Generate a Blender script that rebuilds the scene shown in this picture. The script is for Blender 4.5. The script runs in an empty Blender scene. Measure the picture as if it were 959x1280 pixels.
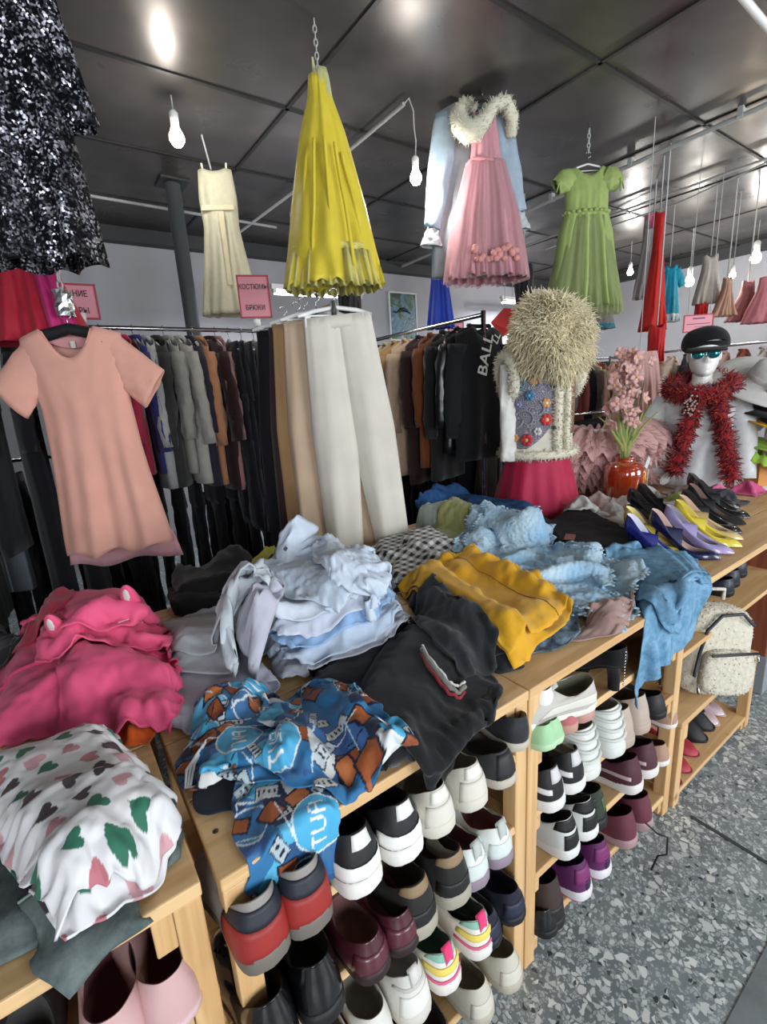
import bpy, math, random
import numpy as np
from mathutils import Vector, Matrix
PI = math.pi
SC = bpy.context.scene
COL = SC.collection
rnd = random.Random(7)

# ------------------------------------------------------------------ camera
CAM_H = 1.55
F_PX = 600.0
_p, _r, _w = math.radians(14), math.radians(-3.5), math.radians(35)
FW = np.array([math.sin(_w)*math.cos(_p), math.cos(_w)*math.cos(_p), -math.sin(_p)])
_R0 = np.array([math.cos(_w), -math.sin(_w), 0.0])
_U0 = np.cross(_R0, FW)
RT = _R0*math.cos(_r)+_U0*math.sin(_r)
UP = -_R0*math.sin(_r)+_U0*math.cos(_r)
EYE = np.array([0, 0, CAM_H])
def ray(px, py): return FW*F_PX+RT*(px-479.5)-UP*(py-640.0)
def PZ(px, py, z):            # point of the horizontal plane z seen at a pixel of the photo
    d = ray(px, py); return EYE+d*((z-CAM_H)/d[2])
def PY(px, py, y):
    d = ray(px, py); return EYE+d*(y/d[1])
def PX(px, py, x):
    d = ray(px, py); return EYE+d*(x/d[0])
def PD(px, py, depth):
    return EYE+ray(px, py)*(depth/F_PX)
cd = bpy.data.cameras.new('camera'); cam = bpy.data.objects.new('camera', cd); COL.objects.link(cam)
cd.sensor_fit = 'HORIZONTAL'; cd.sensor_width = 36; cd.lens = 36*F_PX/959
m3 = Matrix((tuple(RT), tuple(UP), tuple(-FW))).transposed()
cam.matrix_world = Matrix.Translation(Vector(EYE)) @ m3.to_4x4()
cd.clip_start = .02
SC.camera = cam

# ------------------------------------------------------------------ materials
MATS = {}
def srgb(h):
    if isinstance(h, str):
        h = h.lstrip('#'); h = ''.join(x*2 for x in h) if len(h) == 3 else h; c = [int(h[i:i+2], 16)/255 for i in (0, 2, 4)]
    else: c = list(h)
    return [(x/12.92 if x <= .04045 else ((x+.055)/1.055)**2.4) for x in c]
def base(name):
    m = bpy.data.materials.new(name); m.use_nodes = True
    nt = m.node_tree; b = nt.nodes['Principled BSDF']
    return m, nt, b
def node(nt, t, **kw):
    n = nt.nodes.new(t)
    for k, v in kw.items():
        if k.startswith('i_'): n.inputs[k[2:].replace('_', ' ')].default_value = v
        else: setattr(n, k, v)
    return n
def fab(col, rough=.85, weave=.25, crease=.3, var=.06, name=None, sheen=.15, scale=60, trans=0, alpha=1):
    """woven cloth: weave bump, small creases, faint colour variation"""
    key = ('fab', str(col), rough, weave, crease, var, sheen, scale, trans, alpha)
    if key in MATS: return MATS[key]
    m, nt, b = base(name or 'fabric_'+str(col).strip('#'))
    c = srgb(col); L = nt.links
    tc = node(nt, 'ShaderNodeTexCoord')
    n1 = node(nt, 'ShaderNodeTexNoise'); n1.inputs['Scale'].default_value = 900; n1.inputs['Detail'].default_value = 1
    n2 = node(nt, 'ShaderNodeTexNoise'); n2.inputs['Scale'].default_value = scale*.5; n2.inputs['Detail'].default_value = 3
    for n in (n1, n2): L.new(tc.outputs['Object'], n.inputs['Vector'])
    mp = node(nt, 'ShaderNodeMapRange'); mp.inputs[1].default_value = .3; mp.inputs[2].default_value = .7
    mp.inputs[3].default_value = 1-var; mp.inputs[4].default_value = 1+var
    L.new(n2.outputs['Fac'], mp.inputs[0])
    hs = node(nt, 'ShaderNodeHueSaturation'); hs.inputs['Color'].default_value = (*c, 1)
    L.new(mp.outputs[0], hs.inputs['Value']); L.new(hs.outputs[0], b.inputs['Base Color'])
    b1 = node(nt, 'ShaderNodeBump'); b1.inputs['Strength'].default_value = weave; b1.inputs['Distance'].default_value = .0008
    b2 = node(nt, 'ShaderNodeBump'); b2.inputs['Strength'].default_value = crease; b2.inputs['Distance'].default_value = .006
    L.new(n1.outputs['Fac'], b1.inputs['Height']); L.new(n2.outputs['Fac'], b2.inputs['Height'])
    L.new(b2.outputs[0], b1.inputs['Normal']); L.new(b1.outputs[0], b.inputs['Normal'])
    b.inputs['Roughness'].default_value = rough
    b.inputs['Specular IOR Level'].default_value = .25
    b.inputs['Sheen Weight'].default_value = sheen; b.inputs['Sheen Roughness'].default_value = .5
    if alpha < 1: b.inputs['Alpha'].default_value = alpha
    if trans > 0:
        out = nt.nodes['Material Output']; tr = node(nt, 'ShaderNodeBsdfTranslucent'); tr.inputs['Color'].default_value = (*c, 1)
        mx = node(nt, 'ShaderNodeMixShader'); mx.inputs[0].default_value = trans
        L.new(b.outputs[0], mx.inputs[1]); L.new(tr.outputs[0], mx.inputs[2]); L.new(mx.outputs[0], out.inputs['Surface'])
    MATS[key] = m; return m
def vcm(name, rough=.8, spec=.3, crease=.3, scale=30, sheen=.1):
    """cloth whose dye pattern is the mesh's own colour attribute"""
    if name in MATS: return MATS[name]
    m, nt, b = base(name); L = nt.links
    a = node(nt, 'ShaderNodeAttribute'); a.attribute_name = 'dye'
    L.new(a.outputs['Color'], b.inputs['Base Color'])
    tc = node(nt, 'ShaderNodeTexCoord'); n2 = node(nt, 'ShaderNodeTexNoise'); n2.inputs['Scale'].default_value = scale
    L.new(tc.outputs['Object'], n2.inputs['Vector'])
    b2 = node(nt, 'ShaderNodeBump'); b2.inputs['Strength'].default_value = crease; b2.inputs['Distance'].default_value = .005
    L.new(n2.outputs['Fac'], b2.inputs['Height']); L.new(b2.outputs[0], b.inputs['Normal'])
    b.inputs['Roughness'].default_value = rough; b.inputs['Specular IOR Level'].default_value = spec
    b.inputs['Sheen Weight'].default_value = sheen
    MATS[name] = m; return m
def plain(col, rough=.5, metal=0, spec=.5, coat=0, bump=0, scale=80, emit=0, alpha=1, trans=0, name=None):
    key = ('plain', str(col), rough, metal, spec, coat, bump, scale, emit, alpha, trans)
    if key in MATS: return MATS[key]
    m, nt, b = base(name or 'surface_'+str(col).strip('#')); c = srgb(col); L = nt.links
    b.inputs['Base Color'].default_value = (*c, 1); b.inputs['Roughness'].default_value = rough
    b.inputs['Metallic'].default_value = metal; b.inputs['Specular IOR Level'].default_value = spec
    b.inputs['Coat Weight'].default_value = coat
    if emit: b.inputs['Emission Color'].default_value = (*c, 1); b.inputs['Emission Strength'].default_value = emit
    if alpha < 1: b.inputs['Alpha'].default_value = alpha
    if trans: b.inputs['Transmission Weight'].default_value = trans
    tc = node(nt, 'ShaderNodeTexCoord'); n = node(nt, 'ShaderNodeTexNoise'); n.inputs['Scale'].default_value = scale
    n.inputs['Detail'].default_value = 3
    L.new(tc.outputs['Object'], n.inputs['Vector'])
    mp = node(nt, 'ShaderNodeMapRange'); mp.inputs[3].default_value = max(.02, rough-.08); mp.inputs[4].default_value = min(1, rough+.08)
    L.new(n.outputs['Fac'], mp.inputs[0]); L.new(mp.outputs[0], b.inputs['Roughness'])
    if bump:
        bp = node(nt, 'ShaderNodeBump'); bp.inputs['Strength'].default_value = bump; bp.inputs['Distance'].default_value = .003
        L.new(n.outputs['Fac'], bp.inputs['Height']); L.new(bp.outputs[0], b.inputs['Normal'])
    MATS[key] = m; return m

# ------------------------------------------------------------------ mesh helpers
class G:
    def __init__(s): s.v = []; s.f = []; s.m = []; s.c = None
    def add(s, v, f, mi=0):
        o = len(s.v); s.v.extend([tuple(map(float, p)) for p in v]); s.f.extend([tuple(i+o for i in q) for q in f])
        s.m.extend([mi]*len(f) if isinstance(mi, int) else mi); return s
    def grid(s, P, cu=False, cv=False, mi=0):
        n, m = P.shape[:2]; f = []; ml = []
        for i in range(n if cu else n-1):
            for j in range(m if cv else m-1):
                a = i*m+j; b = ((i+1) % n)*m+j; c = ((i+1) % n)*m+(j+1) % m; d = i*m+(j+1) % m
                f.append((a, b, c, d)); ml.append(mi(i, j) if callable(mi) else mi)
        return s.add(P.reshape(-1, 3), f, ml)
    def box(s, c, size, rz=0, mi=0, rot=None):
        hx, hy, hz = size[0]/2, size[1]/2, size[2]/2
        v = [Vector((x*hx, y*hy, z*hz)) for x in (-1, 1) for y in (-1, 1) for z in (-1, 1)]
        R = rot if rot is not None else Matrix.Rotation(rz, 3, 'Z')
        v = [R @ p+Vector(c) for p in v]
        return s.add(v, [(0, 1, 3, 2), (4, 6, 7, 5), (0, 4, 5, 1), (2, 3, 7, 6), (0, 2, 6, 4), (1, 5, 7, 3)], mi)
    def tube(s, path, r, n=8, mi=0, cap=True, flat=None, closed=False):
        path = [np.array(p, float) for p in path]; k = len(path)
        rs = r if hasattr(r, '__len__') else [r]*k
        rings = []; prevu = None
        for i, p in enumerate(path):
            t = (path[(i+1) % k]-path[i-1]) if closed else path[min(i+1, k-1)]-path[max(i-1, 0)]
            t = t/(np.linalg.norm(t)+1e-12)
            if prevu is None:
                a = np.array([0, 0, 1.]) if abs(t[2]) < .9 else np.array([1., 0, 0]); u = np.cross(t, a)
            else: u = prevu-t*np.dot(prevu, t)
            u /= np.linalg.norm(u)+1e-12; prevu = u; w = np.cross(t, u)
            rr = rs[i] if hasattr(rs[i], '__len__') else (rs[i], rs[i])
            rings.append([p+u*rr[0]*math.cos(2*PI*j/n)+w*rr[1]*math.sin(2*PI*j/n) for j in range(n)])
        o = len(s.v); s.grid(np.array(rings), cu=closed, cv=True, mi=mi)
        if cap and not closed:
            s.f.append(tuple(o+j for j in range(n))[::-1]); s.m.append(mi)
            s.f.append(tuple(o+(k-1)*n+j for j in range(n))); s.m.append(mi)
        return s
    def lathe(s, prof, n=24, c=(0, 0, 0), mi=0):
        P = np.array([[[c[0]+r*math.cos(2*PI*j/n), c[1]+r*math.sin(2*PI*j/n), c[2]+z] for j in range(n)] for r, z in prof])
        return s.grid(P, cv=True, mi=mi)
    def ball(s, c, r, n=10, m=7, mi=0):
        r = r if hasattr(r, '__len__') else (r, r, r)
        P = np.array([[[c[0]+r[0]*math.sin(PI*i/m)*math.cos(2*PI*j/n), c[1]+r[1]*math.sin(PI*i/m)*math.sin(2*PI*j/n), c[2]+r[2]*math.cos(PI*i/m)] for j in range(n)] for i in range(m+1)])
        return s.grid(P, cv=True, mi=mi)
    def build(s, name, mats, parent=None, smooth=True, bevel=0, sub=0, solid=0, top=False, origin=None, colors=None, off=-1):
        if not isinstance(mats, (list, tuple)): mats = [mats]
        V = np.array(s.v, float)
        if top or origin is not None:
            o0 = np.array(origin) if origin is not None else np.array([(V[:, 0].min()+V[:, 0].max())/2, (V[:, 1].min()+V[:, 1].max())/2, V[:, 2].min()])
            V = V-o0
        me = bpy.data.meshes.new(name); me.from_pydata(V.tolist(), [], s.f)
        for m in mats: me.materials.append(m)
        me.polygons.foreach_set('material_index', s.m)
        me.polygons.foreach_set('use_smooth', [smooth]*len(s.f))
        if colors is not None:
            ca = me.color_attributes.new('dye', 'FLOAT_COLOR', 'POINT')
            cc = np.ones((len(V), 4)); cc[:, :3] = colors; ca.data.foreach_set('color', cc.ravel())
        me.update()
        ob = bpy.data.objects.new(name, me); COL.objects.link(ob)
        if top or origin is not None: ob.location = o0
        if parent is not None: ob.parent = parent
        if bevel:
            bm = ob.modifiers.new('bevel', 'BEVEL'); bm.width = bevel; bm.segments = 2; bm.limit_method = 'ANGLE'
        if solid:
            so = ob.modifiers.new('solid', 'SOLIDIFY'); so.thickness = solid; so.offset = off
        if sub:
            su = ob.modifiers.new('sub', 'SUBSURF'); su.levels = su.render_levels = sub
        return ob
def tag(o, label, cat, group=None, kind=None):
    o['label'] = label; o['category'] = cat
    if group: o['group'] = group
    if kind: o['kind'] = kind
    return o
def thing(name, label, cat, loc=(0, 0, 0), rz=0, group=None, rot=None):
    o = bpy.data.objects.new(name, None); COL.objects.link(o); o.empty_display_size = .05
    o.location = Vector([float(x) for x in loc]); o.rotation_euler = rot if rot else (0, 0, rz)
    return tag(o, label, cat, group)
def struct(o): o['kind'] = 'structure'; return o
def dup(root, label, loc=None, rz=None, group=None):
    r = root.copy(); COL.objects.link(r)
    for ch in list(root.children):
        c = ch.copy(); COL.objects.link(c); c.parent = r
        for g in ch.children:
            d = g.copy(); COL.objects.link(d); d.parent = c
    if loc is not None: r.location = Vector([float(x) for x in loc])
    if rz is not None: r.rotation_euler = (0, 0, rz) if not hasattr(rz, '__len__') else rz
    r['label'] = label
    if group: r['group'] = group
    return r
def text(name, body, size, mat, parent, loc, rot, ext=.0006, align='CENTER', xs=1):
    cu = bpy.data.curves.new(name, 'FONT'); cu.body = body; cu.size = size; cu.extrude = ext
    cu.align_x = align; cu.align_y = 'CENTER'; cu.materials.append(mat); cu.offset = size*.012
    o = bpy.data.objects.new(name, cu); COL.objects.link(o); o.location = loc; o.rotation_euler = rot
    bpy.context.view_layer.update(); me = bpy.data.meshes.new_from_object(o); me.name = name
    bpy.data.objects.remove(o); q = bpy.data.objects.new(name, me); COL.objects.link(q)
    q.location = loc; q.rotation_euler = rot; q.scale = (xs, 1, 1)
    if parent is not None: q.parent = parent
    return q
def interp(x, tab):
    return np.interp(x, [t[0] for t in tab], [t[1] for t in tab])
def smooth01(x):
    x = np.clip(x, 0, 1); return x*x*(3-2*x)
# smooth value noise on arrays
def vnoise(x, y, seed=0):
    x = np.asarray(x, float); y = np.asarray(y, float)
    xi = np.floor(x).astype(int); yi = np.floor(y).astype(int); fx = smooth01(x-xi); fy = smooth01(y-yi)
    def h(a, b):
        n = (a*374761393+b*668265263+seed*1442695041) & 0x7fffffff
        n = ((n ^ (n >> 13))*1274126177) & 0x7fffffff
        return ((n ^ (n >> 16)) & 0xffff)/65535.0
    return (h(xi, yi)*(1-fx)+h(xi+1, yi)*fx)*(1-fy)+(h(xi, yi+1)*(1-fx)+h(xi+1, yi+1)*fx)*fy
def fnoise(x, y, seed=0, o=3):
    r = 0; a = 1; t = 0
    for k in range(o): r = r+a*(vnoise(np.asarray(x)*2**k, np.asarray(y)*2**k, seed+k)-.5); t += a; a *= .5
    return r/t*2

def fuzz(g, pts, nrm, ln=.03, w=.0015, droop=.5, curl=.4, seed=1, mi=0, seg=3, sides=3):
    """tapering tufts of pile growing from points"""
    R = random.Random(seed)
    for p, n in zip(pts, nrm):
        p = np.array(p, float); d = np.array(n, float)+np.array([R.gauss(0, curl*.5) for _ in range(3)])
        d /= np.linalg.norm(d); L = ln*R.uniform(.6, 1.25)/seg; path = [p-d*.003]; q = p
        for k in range(seg):
            d = d+np.array([R.gauss(0, curl*.35), R.gauss(0, curl*.35), R.gauss(0, curl*.35)-droop*.4]); d /= np.linalg.norm(d)
            q = q+d*L; path.append(q)
        g.tube(path, [w*(1-.8*k/seg) for k in range(seg+1)], n=sides, mi=mi, cap=False)
    return g
# ------------------------------------------------------------------ room
CZ = 3.15
XL, XR, YF, YB = -3.2, 8.1, -3.0, 5.4
def mat_floor():
    m, nt, b = base('terrazzo'); L = nt.links
    tc = node(nt, 'ShaderNodeTexCoord')
    ds = node(nt, 'ShaderNodeTexNoise'); ds.inputs['Scale'].default_value = 30
    L.new(tc.outputs['Object'], ds.inputs['Vector'])
    ad = node(nt, 'ShaderNodeVectorMath', operation='MULTIPLY_ADD'); ad.inputs[1].default_value = (.02, .02, .02)
    L.new(ds.outputs['Color'], ad.inputs[0]); L.new(tc.outputs['Object'], ad.inputs[2])
    prev = None
    bgn = node(nt, 'ShaderNodeTexNoise'); bgn.inputs['Scale'].default_value = 6; bgn.inputs['Detail'].default_value = 6
    L.new(tc.outputs['Object'], bgn.inputs['Vector'])
    cr = node(nt, 'ShaderNodeValToRGB'); cr.color_ramp.elements[0].position = .3; cr.color_ramp.elements[1].position = .7
    cr.color_ramp.elements[0].color = (*srgb('#626b6e'), 1); cr.color_ramp.elements[1].color = (*srgb('#828c90'), 1)
    L.new(bgn.outputs['Fac'], cr.inputs[0]); prev = cr.outputs[0]
    for scale, thr, pres, c0, c1 in ((105, .10, .45, '#8f989b', '#a9b1b2'), (62, .12, .62, '#a6adad', '#cdd2d0'), (38, .13, .80, '#b2b8b7', '#d8dcd8'), (80, .14, .93, '#2c3133', '#4b5254')):
        v = node(nt, 'ShaderNodeTexVoronoi'); v.feature = 'DISTANCE_TO_EDGE'; v.inputs['Scale'].default_value = scale
        v2 = node(nt, 'ShaderNodeTexVoronoi'); v2.inputs['Scale'].default_value = scale
        L.new(ad.outputs[0], v.inputs['Vector']); L.new(ad.outputs[0], v2.inputs['Vector'])
        g = node(nt, 'ShaderNodeMath', operation='GREATER_THAN'); g.inputs[1].default_value = thr; L.new(v.outputs['Distance'], g.inputs[0])
        sp = node(nt, 'ShaderNodeSeparateColor'); L.new(v2.outputs['Color'], sp.inputs[0])
        g2 = node(nt, 'ShaderNodeMath', operation='GREATER_THAN'); g2.inputs[1].default_value = pres; L.new(sp.outputs[0], g2.inputs[0])
        mu = node(nt, 'ShaderNodeMath', operation='MULTIPLY'); L.new(g.outputs[0], mu.inputs[0]); L.new(g2.outputs[0], mu.inputs[1])
        cm = node(nt, 'ShaderNodeMix', data_type='RGBA'); cm.inputs[6].default_value = (*srgb(c0), 1); cm.inputs[7].default_value = (*srgb(c1), 1)
        L.new(sp.outputs[1], cm.inputs[0])
        mx = node(nt, 'ShaderNodeMix', data_type='RGBA'); L.new(mu.outputs[0], mx.inputs[0]); L.new(prev, mx.inputs[6]); L.new(cm.outputs[2], mx.inputs[7])
        prev = mx.outputs[2]
    L.new(prev, b.inputs['Base Color'])
    b.inputs['Roughness'].default_value = .38
    bp = node(nt, 'ShaderNodeBump'); bp.inputs['Strength'].default_value = .08; L.new(bgn.outputs['Fac'], bp.inputs['Height']); L.new(bp.outputs[0], b.inputs['Normal'])
    return m
def mat_blotch(name, c0, c1, rough, rv, scale, c2=None, metal=0, bump=.1, det=6):
    m, nt, b = base(name); L = nt.links
    tc = node(nt, 'ShaderNodeTexCoord'); n = node(nt, 'ShaderNodeTexNoise'); n.inputs['Scale'].default_value = scale; n.inputs['Detail'].default_value = det
    n.inputs['Roughness'].default_value = .6
    L.new(tc.outputs['Object'], n.inputs['Vector'])
    cr = node(nt, 'ShaderNodeValToRGB'); e = cr.color_ramp.elements
    e[0].position = .33; e[0].color = (*srgb(c0), 1); e[1].position = .62; e[1].color = (*srgb(c1), 1)
    if c2: x = e.new(.8); x.color = (*srgb(c2), 1)
    L.new(n.outputs['Fac'], cr.inputs[0]); L.new(cr.outputs[0], b.inputs['Base Color'])
    n2 = node(nt, 'ShaderNodeTexNoise'); n2.inputs['Scale'].default_value = scale*2.2; n2.inputs['Detail'].default_value = 5
    L.new(tc.outputs['Object'], n2.inputs['Vector'])
    mp = node(nt, 'ShaderNodeMapRange'); mp.inputs[1].default_value = .3; mp.inputs[2].default_value = .7; mp.inputs[3].default_value = rough-rv; mp.inputs[4].default_value = rough+rv
    L.new(n2.outputs['Fac'], mp.inputs[0]); L.new(mp.outputs[0], b.inputs['Roughness'])
    bp = node(nt, 'ShaderNodeBump'); bp.inputs['Strength'].default_value = bump; bp.inputs['Distance'].default_value = .02
    L.new(n.outputs['Fac'], bp.inputs['Height']); L.new(bp.outputs[0], b.inputs['Normal'])
    b.inputs['Metallic'].default_value = metal
    return m
M_ceil = mat_blotch('smoked_ceiling_panel', '#474443', '#615b57', .34, .10, 1.3, c2='#7d6f65', metal=.4, bump=.14, det=3)
M_wall = mat_blotch('painted_wall', '#a9a9af', '#b4b4ba', .7, .1, 1.2, bump=.04)
M_black = plain('#17181a', .6, name='black_plastic')
M_chrome = plain('#c9ccd0', .18, metal=1, name='chrome')
M_white = plain('#e4e4e2', .5, name='white_plastic')
M_pipe = plain('#b9bab8', .45, name='painted_conduit')
g = G(); g.box((( XL+XR)/2, (YF+YB)/2, -.05), (XR-XL, YB-YF, .1)); struct(g.build('floor', mat_floor(), smooth=False, top=True))
g = G(); g.box(((XL+XR)/2, (YF+YB)/2, CZ+.06), (XR-XL, YB-YF, .12)); struct(g.build('ceiling', M_ceil, smooth=False, top=True))
g = G(); g.box(((XL+XR)/2, YB+.1, CZ/2), (XR-XL, .2, CZ)); struct(g.build('wall_back', M_wall, smooth=False, top=True))
g = G(); g.box((XR+.1, (YF+YB)/2, CZ/2), (.2, YB-YF, CZ)); struct(g.build('wall_right', M_wall, smooth=False, top=True))
g = G(); g.box((XL-.1, (YF+YB)/2, CZ/2), (.2, YB-YF, CZ)); struct(g.build('wall_left', M_wall, smooth=False, top=True))
# front wall behind the camera with three daylight windows
g = G()
wins = [(-1.6, 1.5), (1.6, 1.8), (4.9, 1.8)]
edges = [XL]+[e for c, w in wins for e in (c-w/2-.0, c+w/2)]+[XR]
for a, b in zip(edges[::2], edges[1::2]): g.box(((a+b)/2, YF-.1, CZ/2), (b-a, .2, CZ))
for c, w in wins:
    g.box((c, YF-.1, .45), (w, .2, .9)); g.box((c, YF-.1, 2.85), (w, .2, CZ-2.55))
struct(g.build('wall_front', M_wall, smooth=False, top=True))
M_glass = plain('#e8f0f2', .05, trans=1, alpha=.15, name='window_glass')
for i, (c, w) in enumerate(wins):
    g = G()
    for x in (c-w/2+.03, c, c+w/2-.03): g.box((x, YF-.05, 1.725), (.06, .08, 1.65))
    for z in (.93, 2.52): g.box((c, YF-.05, z), (w, .08, .06))
    o = struct(g.build('window_%d' % (i+1), M_white, smooth=False, top=True))
    g = G(); g.box((0, 0, .8), (w-.08, .006, 1.55)); g.build('window_pane', M_glass, parent=o, smooth=False)
    ld = bpy.data.lights.new('daylight', 'AREA'); ld.shape = 'RECTANGLE'; ld.size = w; ld.size_y = 1.6; ld.energy = 110; ld.color = (.90, .95, 1.0)
    lo = bpy.data.objects.new('daylight', ld); COL.objects.link(lo); lo.location = (c, YF+.04, 1.72); lo.rotation_euler = (PI/2, 0, 0)
# ceiling joints and the cornice beam
M_joint = plain('#232322', .5, name='ceiling_joint')
k = 0
for x in [1.51+1.24*i for i in range(-3, 6)]:
    k += 1; g = G(); g.box((x, (YF+YB)/2, CZ-.004), (.022, YB-YF, .008)); struct(g.build('trim_%d' % k, M_joint, smooth=False, top=True))
for y in (-.6, .55, 1.71, 2.87, 3.72, 4.6):
    k += 1; g = G(); g.box(((XL+XR)/2, y, CZ-.004), (XR-XL, .022, .008)); struct(g.build('trim_%d' % k, M_joint, smooth=False, top=True))
M_beam = plain('#3b3d3f', .6, name='grey_beam')
k += 1; g = G(); g.box(((XL+XR)/2, YB-.06, CZ-.06), (XR-XL, .12, .12)); struct(g.build('trim_%d' % k, M_beam, smooth=False, top=True))
k += 1; g = G(); g.box((XR-.06, (YF+YB)/2, CZ-.06), (.12, YB-YF, .12)); struct(g.build('trim_%d' % k, M_beam, smooth=False, top=True))
# saw cut across the terrazzo and the bare concrete strip at its end
k += 1; g = G(); g.box((1.655, -1.2, .0015), (.012, 3.5, .003)); struct(g.build('trim_%d' % k, plain('#3a3f42', .7, name='saw_cut'), smooth=False, top=True))
k += 1; g = G(); a = PZ(905, 1285, 0); b = PZ(965, 1170, 0)
g.add([(a[0], a[1], .003), (b[0], b[1], .003), (b[0]+1.3, b[1]-1.2, .003), (a[0]+.9, a[1]-1.2, .003)], [(3, 2, 1, 0)])
struct(g.build('trim_%d' % k, mat_blotch('smooth_concrete', '#666c6e', '#788083', .5, .1, 9), smooth=False, top=True))
# steel pillar
g = G(); g.tube([(1.17, 4.14, 0), (1.17, 4.14, CZ)], .055, n=16); o = g.build('steel_pillar', plain('#5c6062', .5, metal=.3, name='pillar_paint'), top=True)
g = G(); g.box((0, 0, .006), (.2, .2, .012)); g.build('base_plate', M_beam, parent=o, smooth=False)
g = G(); g.box((0, 0, CZ-.008), (.2, .2, .015)); g.build('top_plate', M_beam, parent=o, smooth=False)
tag(o, 'dark grey round steel pillar rising from floor to ceiling behind left rack', 'pillar')

# ceiling conduits, cable and lamps
def conduit(label, pts, r=.011, name='ceiling_conduit', m=None):
    g = G(); g.tube(pts, r, n=8); return tag(g.build(name, m or M_pipe, top=True), label, 'pipe')
def cz(px, py, z=3.1): return PZ(px, py, z)
a, b = cz(965, 128), cz(690, 250); d = b-a
conduit('pale conduit crossing the ceiling from upper right, above the green dress chain', [a-d*.5, a, a+d*.5, b+d*1.0, b+d*2.1], .016)
for t in (.1, .55, 1.0, 1.6):
    g = G(); p = a+d*t; g.box((p[0], p[1], 3.12), (.05, .03, .06)); tag(g.build('pipe_bracket', M_pipe, smooth=False, top=True), 'small bracket fixing the pale conduit to the ceiling', 'bracket', 'brackets of the ceiling conduit')
a, b = cz(965, 196), cz(700, 292); d = b-a
conduit('thin white conduit on the ceiling, lower of the parallel runs at right', [a-d*.4, a, b, b+d*1.2], .010)
a, b = cz(965, 200), cz(760, 281); d = b-a
conduit('thinnest grey cable sagging beside the lower ceiling conduit at right', [a-d*.3+np.array([0, 0, 0]), a, (a+b)/2-np.array([0, 0, .05]), b-np.array([0, 0, .02]), b+d*.6], .007)
a, b = cz(85, 240), cz(238, 266); d = b-a
conduit('thin pale pipe under the ceiling along the back wall, left of pillar', [a-d*.4, a, b, b+d*.9], .012)
a, b = cz(300, 290, 3.1), cz(505, 130, 3.1)
c = cz(438, 187)
conduit('grey conduit running over the ceiling to the hooked cable of the bulb', [a, c, b], .011)
e0 = b; top = np.array(b)
lb = PD(520, 222, np.dot(b-EYE, FW)*1.03)
pth = [b, b+np.array([.03, -.01, .03]), [lb[0], lb[1], 3.06], [lb[0], lb[1], 2.98], [lb[0]+.01, lb[1], (lb[2]+3)/2+.05], [lb[0], lb[1], lb[2]+.08]]
M_bulb = plain('#fff6e8', .3, emit=30, name='lit_bulb')
def bulb(p, label, energy=14, cable=None, r=.03, col=(1, .96, .9)):
    t = thing('light_bulb', label, 'bulb', p)
    g = G(); g.lathe([(0, -r*1.1), (r*.6, -r*.95), (r, -r*.3), (r*.95, r*.2), (r*.5, r*1.2), (r*.42, r*1.6), (0, r*1.6)], n=16); g.build('glass_bulb', M_bulb, parent=t)
    g = G(); g.lathe([(0, r*1.5), (r*.55, r*1.5), (r*.6, r*2.8), (r*.3, r*3.2), (0, r*3.2)], n=12); g.build('socket', M_white, parent=t)
    g = G(); g.tube(cable if cable is not None else [(0, 0, r*3.1), (0, 0, CZ-.005-p[2])], .004, n=6); g.build('cable', M_pipe, parent=t)
    ld = bpy.data.lights.new('bulb_light', 'POINT'); ld.energy = energy; ld.shadow_soft_size = .04; ld.color = col
    lo = bpy.data.objects.new('bulb_light', ld); COL.objects.link(lo); lo.location = (p[0], p[1], p[2]-r*1.6)
    return t
bulb(lb, 'lit bulb hanging on a hooked white cable between yellow and pink dresses', 16, cable=[tuple(np.array(q)-lb) for q in pth], r=.034)
p = PZ(221, 172, 2.95); bulb(p, 'lit bare bulb close to the ceiling beside the sequinned garment', 7, r=.04)
for q, z, lab in (((700, 60), 3.0, ''),):
    pass
p = PD(862, 352, 5.6); bulb(p, 'lit bulb hanging beside the bright blue dress far at right', 14, r=.05)
p = PD(945, 322, 5.4); bulb(p, 'brightest bulb by the right wall above the pale pink dresses', 22, r=.055)
p = PD(916, 344, 4.6); bulb(p, 'small warm bulb hanging above the peach dress at right', 6, r=.028, col=(1, .85, .6))
# fill bulbs added over the aisle only to keep the front evenly lit
for x, y in ((2.6, -1.2), (4.8, .6), (6.3, 3.4)):
    bulb(np.array([x, y, 2.8]), 'added fill bulb hanging over the aisle', 26, r=.035)['group'] = 'added fill bulbs over the aisles'
M_tube = plain('#f4f6ff', .3, emit=9, name='lit_tube')
def tube_light(a, b, label, energy):
    a = np.array(a); b = np.array(b); c = (a+b)/2; t = thing('tube_light', label, 'lamp', c); d = b-a
    g = G(); g.tube([a-c, b-c], .016, n=10); g.build('glass_tube', M_tube, parent=t)
    g = G(); L = np.linalg.norm(d); rz = math.atan2(d[1], d[0]); g.box((0, 0, .045), (L+.06, .05, .04), rz=rz)
    for s in (a-c, b-c): g.box((s[0], s[1], .015), (.03, .04, .05), rz=rz)
    g.build('housing', M_white, parent=t, smooth=False)
    for s in (.25, .75):
        q = (a+d*s)-c; g = G(); g.tube([(q[0], q[1], .06), (q[0], q[1], CZ-c[2]-.002)], .003, n=5); g.build('hanging_wire', M_pipe, parent=t)
    ld = bpy.data.lights.new('tube_glow', 'AREA'); ld.shape = 'RECTANGLE'; ld.size = L; ld.size_y = .05; ld.energy = energy; ld.color = (.93, .96, 1)
    lo = bpy.data.objects.new('tube_glow', ld); COL.objects.link(lo); lo.location = c-np.array([0, 0, .03]); lo.rotation_euler = (0, 0, rz)
tube_light(PY(343, 366, 4.3), PY(450, 372, 4.3), 'long lit fluorescent tube above the racks behind the yellow dress', 45)
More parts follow.
